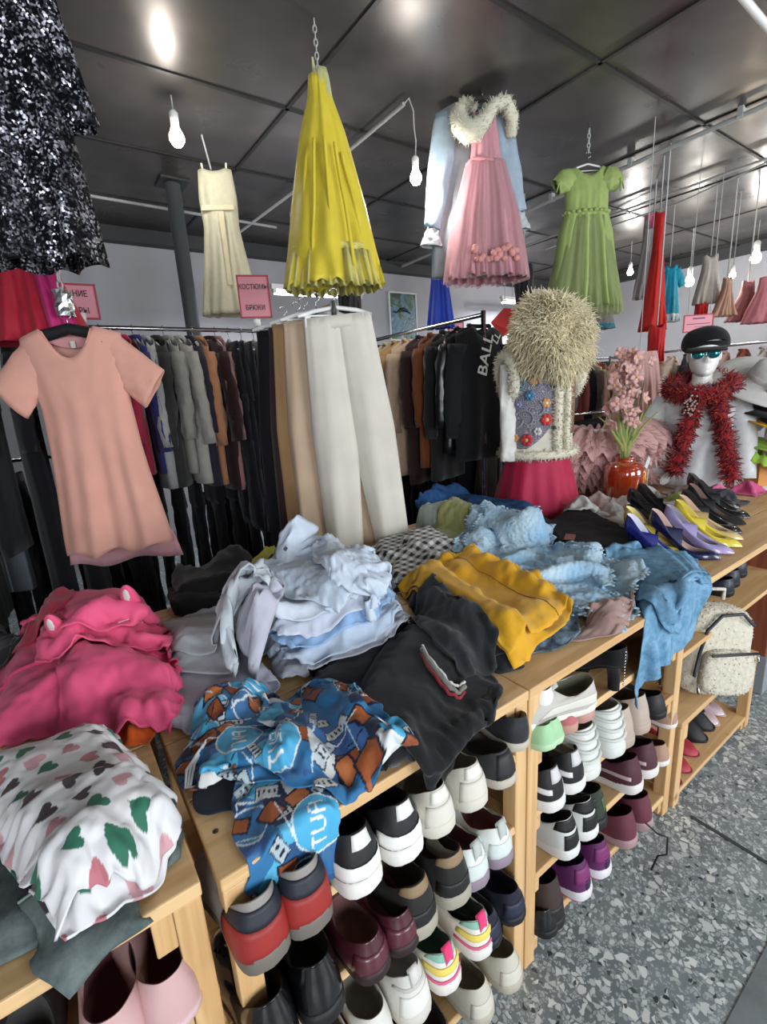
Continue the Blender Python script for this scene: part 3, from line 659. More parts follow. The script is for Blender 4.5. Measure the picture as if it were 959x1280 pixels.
# dangling lace
g = G(); p = at_shelf(806, 1035, 'C4'); g.tube([(p[0], p[1]-.002, p[2]+.06), (p[0]+.02, p[1]-.03, p[2]+.03), (p[0]+.05, p[1]-.05, p[2]+.01), (p[0]+.03, p[1]-.06, p[2]-.035), (p[0]-.01, p[1]-.05, p[2]-.02), (p[0]-.01, p[1]-.035, p[2]-.09)], .003, n=6)
tag(g.build('shoelace', fab('#1b1a1c'), top=True), 'black shoelace dangling from the bottom shelf beside the maroon trainers', 'shoelace')
# low bench
pair([(843, 925)], ['beige canvas shoe with white sole standing at the left end of the low bench'], 'D1', 'slip', '#b08c7c', sole='#e3ddd6', inner='#6b4f44', cloth=True)
def flats(spots, c, labs, sole='#5a1c22'):
    a = None
    for (px, py), lb in zip(spots, labs):
        p = PZ(px, py, SHELF['D2'])
        if a is None: a = make_shoe('flat', lb, c, loc=(p[0], max(.62, p[1]), SHELF['D2']), rz=PI+.9, sole=sole, inner='#d9a9a2', rough=.45)
        else: dup(a, lb, (p[0], max(.62, p[1]), SHELF['D2']), PI+.9)
    return a
def bench_shoe(x, y, rz, lb, c, kind='flat', **kw):
    return make_shoe(kind, lb, c, loc=(x, y, SHELF['D2']+.0005), rz=rz, **kw)
bench_shoe(1.83, .86, PI-.15, 'red flat shoe with rounded toe at the left on the bench bottom', '#a8323c', sole='#7c2229', inner='#caa09a')
bench_shoe(1.93, .88, PI-.1, 'red flat shoe with rounded toe, right one of the pair on the bench bottom', '#b03640', sole='#7c2229', inner='#caa09a')
bench_shoe(1.73, .86, PI-.1, 'dark red flat shoe half hidden behind the bench post', '#8e2a33', sole='#6c2026', inner='#caa09a')
bench_shoe(2.03, .89, PI-.1, 'black lace up flat shoe beside the red ones on the low bench', '#17181c', 'low', sole='#101012', inner='#2a2a2c', laces='#222', W=.085, L=.25)
bench_shoe(2.125, .90, PI-.1, 'black lace up flat shoe next to the pearly pink pair', '#17181c', 'low', sole='#101012', inner='#2a2a2c', laces='#222', W=.085, L=.25)
bench_shoe(2.21, .90, PI-.2, 'pearly pink flat shoe at the right end of the low bench', '#c9b4b8', inner='#8f7b80', sole='#b7a3a5', rough=.3, coat=.4)
bench_shoe(2.285, .91, PI-.15, 'pearly pink flat shoe touching the bench end post', '#c9b4b8', inner='#8f7b80', sole='#b7a3a5', rough=.3, coat=.4, W=.07)
# pumps on the table edge, toes to the aisle
def pump(x, y, rz, lb, c, inner, **kw):
    kw.setdefault('L', .25); kw.setdefault('W', .088); kw.setdefault('rise', .10); kw.setdefault('back', .066)
    kw.setdefault('rough', .25); kw.setdefault('coat', .5)
    return make_shoe('pump', lb, c, loc=(x, y, TT+.0005), rz=rz, inner=inner, sole=kw.pop('sole', c), **kw)
A = PI+.12
pump(1.80, .93, A, 'royal blue pump with white lining at the left end of the pump row', '#232c7e', '#cfcfe0')
pump(1.905, .99, A, 'small yellow pump standing behind the blue and lilac shoes', '#d3bd4a', '#e0d38a')
pump(1.93, .90, A, 'navy blue slingback shoe with open side next to lilac pump', '#171a45', '#c3a69c', op=(.02, .84), side=.026)
pump(2.03, .89, A, 'lilac pointed pump with grey lining in the row', '#a79ac9', '#8f8896')
pump(2.135, .90, A, 'lemon yellow pointed pump, brightest of the row', '#dcc93f', '#c9b650')
pump(2.235, .93, A, 'beige patent pointed pump beside the lemon one', '#c7b27a', '#c3a58c', sole='#b59d6c')
pump(2.36, .97, A-.1, 'black patent round toe pump beside the beige one', '#15171a', '#2a2523', plan=PLAN_ROUND)
pump(2.50, 1.0, A-.1, 'black suede pump with pale insole right of the patent one', '#121213', '#7d665e', rough=.8, coat=0)
pump(2.64, 1.03, A-.1, 'black leather shoe with grey bow at the right frame edge', '#16171a', '#3a3637', plan=PLAN_ROUND)
pump(2.25, 1.16, A, 'black pump in the second row behind the yellow one', '#141416', '#2a2523', plan=PLAN_ROUND)
pump(2.38, 1.18, A, 'black velvet pump in the second row behind the beige one', '#101013', '#2a2523', rough=.8, coat=0)
pump(2.78, 1.12, A, 'black pump farthest right on the table edge', '#17171a', '#55504e')
# ------------------------------------------------------------------ draped cloth
class Field:
    """height of whatever cloth may come to rest on, over the tables"""
    def __init__(s, x0=-1.3, x1=3.9, y0=.2, y1=2.3, res=.01):
        s.x0, s.y0, s.res = x0, y0, res; s.nx = int((x1-x0)/res); s.ny = int((y1-y0)/res)
        s.X, s.Y = np.meshgrid(x0+(np.arange(s.nx)+.5)*res, y0+(np.arange(s.ny)+.5)*res, indexing='ij')
        s.H = np.where((s.Y > .605) & (s.Y < 1.9) & ~((s.X < .8) & (s.Y > 1.76)), TT, 0.0)
    def idx(s, x, y):
        return (np.clip(((x-s.x0)/s.res).astype(int), 0, s.nx-1), np.clip(((y-s.y0)/s.res).astype(int), 0, s.ny-1))
    def at(s, x, y):
        i, j = s.idx(x, y); return s.H[i, j]
HF = Field()
def inside_dist(X, Y, q):
    """distance to the nearest edge of a convex quad, negative outside"""
    q = np.array(q)[:, :2]; area = 0
    for k in range(4): a, b = q[k], q[(k+1) % 4]; area += a[0]*b[1]-b[0]*a[1]
    sgn = 1 if area > 0 else -1; d = np.full(X.shape, 9.)
    for k in range(4):
        a, b = q[k], q[(k+1) % 4]; e = (b-a)/(np.linalg.norm(b-a)+1e-9)
        d = np.minimum(d, sgn*(e[0]*(Y-a[1])-e[1]*(X-a[0])))
    return d
def blur(A, k=3, it=2):
    for _ in range(it):
        for ax in (0, 1):
            A = sum(np.roll(A, s, ax) for s in range(-k, k+1))/(2*k+1)
    return A
def relax(P, slack=.08, steps=110, iters=7, H=None, seed=0, amp=.015, grav=4.0, mu=.55, bend=.12, nf=4.0, settle=0.0, Lref=None, pin=None):
    n, m = P.shape[:2]; R = P if Lref is None else Lref
    def dist(a, b): return np.linalg.norm(a-b, axis=-1)
    cons = []
    def add(sa, sb, k, sl):
        cons.append((sa, sb, dist(R[sa], R[sb])*(1+sl), k))
    S = slice
    for k in (0, 1):
        na = (n-k)//2; a = (S(k, k+2*na-1, 2), S(None)); b = (S(k+1, k+2*na, 2), S(None))
        add(a, b, 1, slack)
        ma = (m-k)//2; a = (S(None), S(k, k+2*ma-1, 2)); b = (S(None), S(k+1, k+2*ma, 2)); add(a, b, 1, slack)
        a = (S(k, k+2*na-1, 2), S(0, m-1)); b = (S(k+1, k+2*na, 2), S(1, m)); add(a, b, .35, slack)
        a = (S(k, k+2*na-1, 2), S(1, m)); b = (S(k+1, k+2*na, 2), S(0, m-1)); add(a, b, .35, slack)
    for k in range(4):
        r = list(range(k, n-2, 4))
        if r: add((S(k, r[-1]+1, 4), S(None)), (S(k+2, r[-1]+3, 4), S(None)), bend, slack)
        r = list(range(k, m-2, 4))
        if r: add((S(None), S(k, r[-1]+1, 4)), (S(None), S(k+2, r[-1]+3, 4)), bend, slack)
    U, V = np.meshgrid(np.linspace(0, 1, n), np.linspace(0, 1, m), indexing='ij')
    P = P.copy(); P[..., 2] += amp*fnoise(U*nf, V*nf, seed, 3)
    vel = np.zeros_like(P); dt = 1/50
    for st in range(steps):
        prev = P.copy(); vel[..., 2] -= grav*dt; P = P+vel*dt
        for it in range(iters):
            for sa, sb, L, k in cons:
                a = P[sa]; b = P[sb]; d = b-a; l = np.linalg.norm(d, axis=-1)+1e-9
                c = d*(k*.5*(l-L)/l)[..., None]; P[sa] = a+c; P[sb] = b-c
            i, j = H.idx(P[..., 0], P[..., 1]); h = H.H[i, j]+.006
            low = P[..., 2] < h
            side = low & (P[..., 1] > .56) & (P[..., 1] < .70) & (h > .5) & (P[..., 2] < TT-.02)
            P[..., 1] = np.where(side, .592, P[..., 1])
            up = low & ~side
            P[..., 2] = np.where(up, h, P[..., 2])
            fr = up[..., None]
            P[..., :2] = np.where(fr, prev[..., :2]+(P[..., :2]-prev[..., :2])*(1-mu), P[..., :2])
            if pin is not None: P[pin] = prev[pin]
        vel = (P-prev)/dt*.93
        sp = np.linalg.norm(vel, axis=-1, keepdims=True); vel *= np.minimum(1, 1.5/(sp+1e-9))
    return P
def up2(P):
    """smooth doubling of a grid along both axes (Catmull-Rom midpoints)"""
    for ax in (0, 1):
        P = np.moveaxis(P, ax, 0); n = P.shape[0]
        Q = np.concatenate([2*P[:1]-P[1:2], P, 2*P[-1:]-P[-2:-1]])
        mid = (-Q[:-3]+9*Q[1:-2]+9*Q[2:-1]-Q[3:])/16
        out = np.empty((2*n-1,)+P.shape[1:]); out[::2] = P; out[1::2] = mid
        P = np.moveaxis(out, 0, ax)
    return P
def quad_grid(q, n, m, wob=.008, seed=0, bow=0):
    q = np.array(q, float); u, v = np.meshgrid(np.linspace(0, 1, n), np.linspace(0, 1, m), indexing='ij')
    P = (q[0]*((1-u)*(1-v))[..., None]+q[1]*(u*(1-v))[..., None]+q[2]*(u*v)[..., None]+q[3]*((1-u)*v)[..., None])
    e = np.maximum(np.abs(2*u-1), np.abs(2*v-1))**3
    P[..., 0] += wob*2*fnoise(u*3, v*3, seed+11)*e; P[..., 1] += wob*2*fnoise(u*3, v*3, seed+23)*e
    if bow:
        c = q.mean(0); r = ((2*u-1)*(2*v-1))**2
        P[..., :2] -= (P[..., :2]-c[:2])*(bow*r)[..., None]      # rounds the corners off
    return P
def sheet(q, pad=0, shrink=.02, res=.016, slack=.07, seed=1, amp=.012, steps=100, wob=.008, bow=.12, power=2.0, rad=None, drop=.02, lift=0, **kw):
    """one layer of cloth over the quad q (world xyz corners); leaves its height in the field"""
    q = np.array(q, float)
    if pad:
        cen = q.mean(0)[:2]; qq = q.copy()
        d = inside_dist(HF.X, HF.Y, qq)-shrink; r = rad or max(pad*1.1, .02)
        t = np.clip(d/r, 0, 1); prof = pad*np.sqrt(np.clip(1-(1-t)**power, 0, 1))
        bs = np.where(d > 0, blur(HF.H, 2, 1), HF.H)
        prof = prof*(1+.18*fnoise(HF.X*14, HF.Y*14, seed+5))
        HF.H = np.where((d > 0) & (HF.H > .5), np.maximum(HF.H, bs)+prof, HF.H)
    lu = max(np.linalg.norm(q[1]-q[0]), np.linalg.norm(q[2]-q[3])); lv = max(np.linalg.norm(q[3]-q[0]), np.linalg.norm(q[2]-q[1]))
    n = int(np.clip(lu/res, 8, 70)); m = int(np.clip(lv/res, 8, 70))
    P = quad_grid(q, n, m, wob, seed, bow)
    h = HF.at(P[..., 0], P[..., 1]); P[..., 2] = np.maximum(h, TT if not lift else 0)+drop
    if kw.pop('flat', False): P[..., 2] = np.maximum(P[..., 2], blur(P[..., 2], 4, 2))
    global REST
    REST = (P*1.0)[..., :2]
    P = relax(P, slack=slack, steps=steps, H=HF, seed=seed, amp=amp, **kw)
    Q = up2(P)
    # leave its height behind for what lies on top
    D = up2(Q); ok = D[..., 1] > .607
    i, j = HF.idx(D[..., 0][ok], D[..., 1][ok]); z = D[..., 2][ok]+.003
    np.maximum.at(HF.H, (i, j), z)
    return Q
def cloth(name, label, cat, quads, mat, group=None, thick=.0025, parts=(), colors=None, ups=0, **kw):
    """a garment lying on the table: one or more layers of one cloth in one mesh"""
    g = G(); cols = []; Qs = []
    for k, it in enumerate(quads):
        if isinstance(it, dict): q = it['q']; kk = {**kw, **{a: b for a, b in it.items() if a != 'q'}}
        else: q = it; kk = dict(kw)
        kk['seed'] = kk.get('seed', 1)+k*7
        Q = sheet(q, **kk); Qs.append(Q)
        r_ = up2(REST)
        for _ in range(ups): Q = up2(Q); r_ = up2(r_)
        e_ = (r_[-1, 0]-r_[0, 0]); e_ = e_/np.linalg.norm(e_); f_ = np.array([-e_[1], e_[0]]); d_ = (r_-r_[0, 0])*(1+kk.get('slack', .07)); U_ = d_ @ e_; V_ = d_ @ f_; U_ = U_-U_.min(); V_ = V_-V_.min()
        g.grid(Q)
        if colors is not None: cols.append(colors(Q, k, U_, V_).reshape(-1, 3))
    o = g.build(name, mat, top=True, solid=thick, colors=np.concatenate(cols) if cols else None, off=0)
    tag(o, label, cat, group); o['_q'] = 0; del o['_q']
    return o, Qs
def qp(pts, z=.92):
    """corners read off the photo, on horizontal planes"""
    return [PZ(p[0], p[1], p[2] if len(p) > 2 else z) for p in pts]
def qs(q, dx=0, dy=0, s=1.0, rot=0):
    q = np.array(q, float).copy(); c = q.mean(0); a = math.radians(rot)
    d = (q-c)[:, :2]*s; q[:, 0] = c[0]+d[:, 0]*math.cos(a)-d[:, 1]*math.sin(a)+dx; q[:, 1] = c[1]+d[:, 0]*math.sin(a)+d[:, 1]*math.cos(a)+dy
    return q
def metres(Q):
    """cloth coordinates in metres along both directions of a sheet"""
    du = np.linalg.norm(np.diff(Q, axis=0), axis=-1).mean(1); dv = np.linalg.norm(np.diff(Q, axis=1), axis=-1).mean(0)
    u = np.concatenate([[0], np.cumsum(du)]); v = np.concatenate([[0], np.cumsum(dv)])
    return np.meshgrid(u, v, indexing='ij')
def lin(h): return np.array(srgb(h))
# dye patterns
def hearts(Q, k, U, V):
    C = np.ones(U.shape+(3,))*lin("#d9d9da"); R = random.Random(5+k)
    cs = ['#b98489', '#2f6b55', '#3a3238', '#c79aa0', '#4a3d42', '#2f6b55', '#b57078']
    s = .050; ni = int(U.max()/s)+2; nj = int(V.max()/s)+2
    for i in range(ni):
        for j in range(nj):
            cx = (i+.5*(j % 2)+R.uniform(-.14, .14))*s; cy = (j+R.uniform(-.14, .14))*s*.95; a = R.uniform(-.9, .9)+2.6; z = .0135*R.uniform(.85, 1.15)
            x = ((U-cx)*math.cos(a)+(V-cy)*math.sin(a))/z; y = (-(U-cx)*math.sin(a)+(V-cy)*math.cos(a))/z
            m = x*x*.8+(1.15*y-.95*np.sqrt(abs(x)))**2 < 1
            C[m] = lin(R.choice(cs))
    return C
FONT = {'T': ['11111', '00100', '00100', '00100', '00100', '00100', '00100'], 'U': ['10001']*6+['01110'], 'A': ['01110', '10001', '10001', '11111', '10001', '10001', '10001'],
        'O': ['01110']+['10001']*5+['01110'], 'L': ['10000']*6+['11111'], 'E': ['11111', '10000', '10000', '11110', '10000', '10000', '11111']}
def raster(W=520, Hh=520, seed=3):
    """the comic style print of the blue shirt, on a square of cloth 52 cm wide"""
    R = random.Random(seed); I = np.ones((W, Hh, 3))*lin('#2f6d9c'); X, Y = np.meshgrid(np.arange(W), np.arange(Hh), indexing='ij')
    pal = ['#2f6d9c', '#54a9cd', '#4593bd', '#1d2f4c', '#35578c', '#2c6fa5', '#3f6aa0', '#d3d6d4', '#27517f']
    def poly(cx, cy, w, h, a, c, ol=None, lw=3):
        x = (X-cx)*math.cos(a)+(Y-cy)*math.sin(a); y = -(X-cx)*math.sin(a)+(Y-cy)*math.cos(a)
        if ol: I[(abs(x) < w/2+lw) & (abs(y) < h/2+lw)] = lin(ol)
        I[(abs(x) < w/2) & (abs(y) < h/2)] = lin(c)
    def disc(cx, cy, r, c, ring=None):
        d = np.hypot(X-cx, Y-cy)
        if ring: I[d < r+3] = lin(ring)
        I[d < r] = lin(c)
    for _ in range(70): poly(R.uniform(0, W), R.uniform(0, Hh), R.uniform(30, 100), R.uniform(25, 90), R.uniform(0, 3), R.choice(pal))
    for _ in range(22): disc(R.uniform(0, W), R.uniform(0, Hh), R.uniform(20, 38), R.choice(['#4aa7d0', '#3d6f9e', '#5db4d8']), R.choice(['#c9d6da', '#8fb4c4', None]))
    for _ in range(38):       # pale scraps with small dark marks
        cx, cy, a = R.uniform(0, W), R.uniform(0, Hh), R.uniform(0, 3); poly(cx, cy, R.uniform(24, 60), R.uniform(12, 24), a, R.choice(['#c3c6c4', '#b9c4c9', '#a9b9c0']), '#1a2433', 2)
        for k in range(4): poly(cx+(k-1.5)*9*math.cos(a), cy+(k-1.5)*9*math.sin(a), 4, R.uniform(6, 12), a, '#1a2030')
    for _ in range(36):       # rust coloured blocks with a navy outline
        poly(R.uniform(0, W), R.uniform(0, Hh), R.uniform(22, 34), R.uniform(26, 44), R.uniform(-.5, 1.2), R.choice(['#a4582d', '#8d4a2a', '#b46a3a']), '#141c33', 4)
    for _ in range(70):       # thin pale strokes
        cx, cy, a, l = R.uniform(0, W), R.uniform(0, Hh), R.uniform(0, 3.1), R.uniform(30, 90); poly(cx, cy, l, 2.6, a, R.choice(['#d6dcdd', '#b9d3dd', '#141b2c']))
    def word(wd, cx, cy, s, c, bgc):
        n = len(wd); disc(cx, cy, n*3.6*s, bgc, '#d6dcdd')
        for k, ch in enumerate(wd):
            for r, row in enumerate(FONT[ch]):
                for q, b in enumerate(row):
                    if b == '1':
                        x0 = int(cx+(k-n/2)*6*s+q*s); y0 = int(cy+(r-3.5)*s); I[max(0, x0):x0+s, max(0, y0):y0+s] = lin(c)
    for _ in range(5): word('TUA', R.uniform(60, W-60), R.uniform(60, Hh-60), 4, '#e3e6e6', '#4aa7d0')
    return I
_print = {}
def comic(Q, k, U, V):
    if 'i' not in _print: _print['i'] = raster()
    I = _print['i']; a = (U*1000).astype(int) % I.shape[0]; b = (V*1000+k*170).astype(int) % I.shape[1]
    return I[a, I.shape[1]-1-b]
def gingham(Q, k, U, V):
    s = .019; a = ((U/s).astype(int) % 2); b = ((V/s).astype(int) % 2); t = (a+b)/2
    return lin('#d6d6d4')*(1-t)[..., None]+lin('#17181c')*t[..., None]
def ditsy(Q, k, U, V):
    n = fnoise(U*60, V*60, 9, 2); C = np.ones(U.shape+(3,))*lin('#16181f')
    C[n > .25] = lin('#bfc2c8'); C[fnoise(U*50, V*50, 31, 2) > .35] = lin('#8f3a44'); return C
def denim(c, hi, rough=.85, scale=26):
    """washed denim: the dye itself is uneven"""
    key = ('denim', c, hi)
    if key in MATS: return MATS[key]
    m, nt, b = base('denim_'+c.strip('#')); L = nt.links; tc = node(nt, 'ShaderNodeTexCoord')
    n = node(nt, 'ShaderNodeTexNoise'); n.inputs['Scale'].default_value = scale; n.inputs['Detail'].default_value = 6; n.inputs['Roughness'].default_value = .7
    w = node(nt, 'ShaderNodeTexWave'); w.inputs['Scale'].default_value = 260; w.inputs['Distortion'].default_value = 1.5
    L.new(tc.outputs['Object'], n.inputs['Vector']); L.new(tc.outputs['Object'], w.inputs['Vector'])
    cr = node(nt, 'ShaderNodeValToRGB'); e = cr.color_ramp.elements; e[0].position = .35; e[0].color = (*srgb(c), 1); e[1].position = .68; e[1].color = (*srgb(hi), 1)
    L.new(n.outputs['Fac'], cr.inputs[0]); L.new(cr.outputs[0], b.inputs['Base Color']); b.inputs['Roughness'].default_value = rough; b.inputs['Specular IOR Level'].default_value = .2
    bp = node(nt, 'ShaderNodeBump'); bp.inputs['Strength'].default_value = .25; bp.inputs['Distance'].default_value = .001
    b2 = node(nt, 'ShaderNodeBump'); b2.inputs['Strength'].default_value = .3; b2.inputs['Distance'].default_value = .006
    L.new(n.outputs['Fac'], b2.inputs['Height']); L.new(w.outputs['Fac'], bp.inputs['Height']); L.new(b2.outputs[0], bp.inputs['Normal']); L.new(bp.outputs[0], b.inputs['Normal'])
    MATS[key] = m; return m
def seam(o, Q, rows, r=.0022, c='#888', name='seam', axis=0, off=.002):
    """stitched seam following a row of a sheet; child of the garment"""
    g = G()
    for i in rows:
        line = Q[int(i*(Q.shape[0]-1)), :] if axis == 0 else Q[:, int(i*(Q.shape[1]-1))]
        g.tube(line[::2]+np.array([0, 0, off]), r, n=5)
    V = np.array(g.v)-np.array(o.location); g.v = V.tolist()
    return g.build(name, fab(c), parent=o)

# ---- unit B and C, from the bottom of each pile upward
# far row
q = qp([(522, 640), (528, 612), (668, 628), (672, 668)], .97)
M_j1 = denim('#1f3f68', '#2f598b')
cloth('folded_jeans', 'deep blue folded jeans at the back of the table below the crimson skirt', 'jeans', [dict(q=qs(q, s=1.12), pad=.05, slack=.03), dict(q=qs(q, s=1.08, dx=-.01), pad=.045, slack=.05)], M_j1, seed=3, res=.02, amp=.02)
q = qp([(478, 700), (470, 672), (560, 652), (610, 690)], .90)
cloth('folded_blouse', 'grey green folded blouse peeping out under the olive cloth', 'blouse', [dict(q=qs(q, s=1.1), pad=.02, slack=.06)], fab('#99a39c'), seed=8)
q = qp([(515, 668), (572, 641), (608, 655), (578, 702)], .965)
cloth('folded_skirt', 'olive green folded cloth beside the deep blue jeans', 'clothes', [dict(q=qs(q, s=1.3), pad=.03, slack=.03)], fab('#8b8c5a', crease=.4), seed=12, amp=.008)
q = qp([(480, 728), (498, 694), (560, 706), (540, 742)], .90)
cloth('folded_dress', 'black dress with tiny pale and red flowers folded under the gingham', 'dress', [dict(q=q, pad=.015, slack=.08)], vcm('ditsy_print'), colors=ditsy, ups=1, seed=15)
q = qp([(440, 690), (520, 664), (578, 697), (505, 722)], .915)
cloth('folded_shirt', 'black and white gingham shirt folded behind the white shirt pile', 'shirt', [dict(q=qs(q, s=1.22), pad=.02, slack=.03, amp=.006)], vcm('gingham_check'), colors=gingham, ups=1, seed=18)
# black jeans and light lace
q = qp([(668, 655), (725, 628), (812, 672), (735, 697)], .94)
o, Q = cloth('folded_jeans', 'black folded jeans with brown waist label behind the lace top', 'jeans', [dict(q=qs(q, s=1.1), pad=.03, slack=.03), dict(q=qs(q, s=1.07), pad=.022, slack=.03)], denim('#17181c', '#26282d'), seed=21)
p = PZ(700, 648, 1.0); i, j = HF.idx(np.array([p[0]]), np.array([p[1]]))
g = G(); c = Q[-1][int(Q[-1].shape[0]*.18), int(Q[-1].shape[1]*.55)]; g.box((c[0]-o.location[0], c[1]-o.location[1], c[2]-o.location[2]+.004), (.075, .04, .003), rz=.5); g.build('waist_label', plain('#7c4636', .6), parent=o, smooth=False)
q = qp([(765, 694), (862, 680), (915, 742), (822, 805)], .91)
o, Q = cloth('folded_jeans', 'light blue denim garment hanging over the table edge above the fleece backpack', 'jeans', [dict(q=q, pad=.03, slack=.05, bow=.04), dict(q=qs(q, s=.86, dx=-.02, dy=.03, rot=8), pad=.015, slack=.06, amp=.02, bow=.04)], denim('#4f7c9a', '#83aac6'), seed=24)
q = qp([(570, 700), (612, 652), (805, 712), (775, 778)], .925)
M_lace = None
def lace_mat():
    m, nt, b = base('lace_fabric'); L = nt.links; tc = node(nt, 'ShaderNodeTexCoord'); v = node(nt, 'ShaderNodeTexVoronoi'); v.inputs['Scale'].default_value = 75
    v.feature = 'SMOOTH_F1'; L.new(tc.outputs['Object'], v.inputs['Vector'])
    bp = node(nt, 'ShaderNodeBump'); bp.inputs['Strength'].default_value = .9; bp.inputs['Distance'].default_value = .006; bp.invert = True
    L.new(v.outputs['Distance'], bp.inputs['Height']); L.new(bp.outputs[0], b.inputs['Normal'])
    n = node(nt, 'ShaderNodeTexNoise'); n.inputs['Scale'].default_value = 9; L.new(tc.outputs['Object'], n.inputs['Vector'])
    cr = node(nt, 'ShaderNodeValToRGB'); e = cr.color_ramp.elements; e[0].position = .3; e[0].color = (*srgb('#83a9c4'), 1); e[1].position = .7; e[1].color = (*srgb('#b3c8d3'), 1)
    L.new(n.outputs['Fac'], cr.inputs[0]); L.new(cr.outputs[0], b.inputs['Base Color']); b.inputs['Roughness'].default_value = .9; return m
o, Q = cloth('lace_blouse', 'pale blue lace top spread between mustard trousers and light denim', 'top', [dict(q=q, pad=.022, slack=.16, amp=.02), dict(q=qs(q, s=.86, dx=-.03, dy=.01), slack=.2, amp=.025, pad=.01)], lace_mat(), seed=27, wob=.02)
R_ = random.Random(4); g = G()
for Qx in Q:
    for edge in (Qx[:, 0], Qx[:, -1], Qx[0], Qx[-1]):
        for k in range(0, len(edge)-1, 1):
            p = edge[k]; g.ball(p-np.array(o.location)+np.array([R_.uniform(-.006, .006), R_.uniform(-.006, .006), .002]), (.008, .008, .003), n=6, m=4)
g.build('scalloped_edge', lace_mat(), parent=o)['kind'] = 'stuff'
# shorts, pink tunic under the mustard
q = qp([(700, 800), (742, 768), (800, 752), (775, 790)], .885)
cloth('folded_cardigan', 'dusty pink knit lying flat on the table edge right of the mustard trousers', 'cardigan', [dict(q=q, pad=.008, slack=.05)], fab('#9c8078'), seed=30)
q = qp([(636, 812), (640, 760), (722, 762), (716, 795)], .90)
cloth('folded_shorts', 'faded blue denim shorts under the mustard trousers', 'shorts', [dict(q=q, pad=.015, slack=.08)], denim('#2d3743', '#788fa0'), seed=33)
q = qp([(505, 752), (545, 722), (668, 806), (630, 838)], .90)
cloth('folded_trousers', 'charcoal trousers folded beneath the mustard ones', 'trousers', [dict(q=qs(q, dy=-.0), pad=.025, slack=.05), dict(q=qs(q, s=.93, dx=.0, dy=.02), pad=.02, slack=.06)], fab('#26292d', crease=.5), seed=36)
q = qp([(508, 716), (592, 690), (712, 738), (640, 797)], .955)
o, Q = cloth('folded_trousers', 'mustard yellow folded trousers, brightest garment of the middle pile', 'trousers', [dict(q=qs(q, s=1.1), pad=.02, slack=.02, amp=.01, bow=.03, shrink=.03), dict(q=qs(q, s=1.06, dx=-.01, dy=.01), pad=.010, slack=.035, amp=.02, bow=.03, shrink=.03)], fab('#d39e22', crease=.55, scale=30), seed=39)
seam(o, Q[-1], (.78,), c='#a3761a', r=.002)
# black heap between white shirts and the shelf edge
q = qp([(425, 905), (515, 780), (650, 862), (590, 1000)], .90)
o, Q = cloth('folded_jacket', 'black clothes heap hanging over the front edge above the white sneakers', 'jacket', [dict(q=qp([(372, 862), (455, 770), (600, 795), (497, 1000)], .89), pad=.03, slack=.08), dict(q=q, pad=.02, slack=.1, amp=.03)], fab('#0f1013', crease=.6, scale=30), seed=42)
q = qp([(505, 770), (540, 738), (622, 800), (585, 845)], .93)
o, Q = cloth('folded_sweatshirt', 'dark grey sweatshirt with red, grey and white collar stripes', 'sweatshirt', [dict(q=q, pad=.02, slack=.07)], fab('#24272b', crease=.4), seed=45)
_a = [PZ(*p, 0.99) for p in ((526, 796), (533, 810), (546, 822), (560, 830), (573, 830), (580, 822))]
_a = np.array(_a); col_arc = [np.array([np.interp(s_, range(len(_a)), _a[:, 0]), np.interp(s_, range(len(_a)), _a[:, 1])]) for s_ in np.linspace(0, len(_a)-1, 26)]
for k, (c, r) in enumerate((('#8f2230', .0035), ('#77766e', .006), ('#c9c9c4', .0035))):
    g = G(); pts = []
    for p in col_arc:
        z = HF.at(np.array([p[0]+.012*k]), np.array([p[1]+.012*k]))[0]; pts.append(np.array([p[0]+.012*k, p[1]+.012*k, max(z, .9)+.004])-np.array(o.location))
    g.tube(pts, r, n=8); g.build('collar_stripe', fab(c), parent=o)
# white and pale blue shirts
base_q = qp([(350, 845), (332, 745), (478, 722), (512, 795)], .90)
lay = [('folded lilac white shirt at the bottom of the shirt pile', '#b9bcc9', 0, .022), ('folded blue white shirt second from the bottom of the shirt pile', '#b4c2d4', 3, .022),
       ('sky blue shirt showing in the middle of the white shirt pile', '#8fb0d6', -4, .022), ('pale lilac folded shirt above the sky blue one', '#bfc6d6', 4, .022),
       ('folded white shirt with crisp edge near the top of the pile', '#c8d1dc', -3, .022)]
for k, (lb, c, rt, pd) in enumerate(lay):
    q = qs(base_q, dx=.0-.006*k, dy=.012*k, rot=rt, s=1.06-.02*k)
    cloth('folded_shirt', lb, 'shirt', [dict(q=q, pad=pd, slack=.075, amp=.01, rad=.02, shrink=.016)], fab(c, crease=.35), group=None, seed=50+k*5, res=.013)
q = qp([(322, 738), (350, 672), (452, 700), (440, 765)], 1.03)
o, Q = cloth('crumpled_shirt', 'white shirt with raised collar crumpled on top of the pile', 'shirt', [dict(q=q, pad=.045, slack=.12, amp=.05, rad=.1), dict(q=qp([(395, 745), (400, 690), (498, 728), (480, 755)], 1.03), pad=.02, slack=.12, amp=.03)], fab('#c3cfdd', crease=.4), seed=80, res=.012)
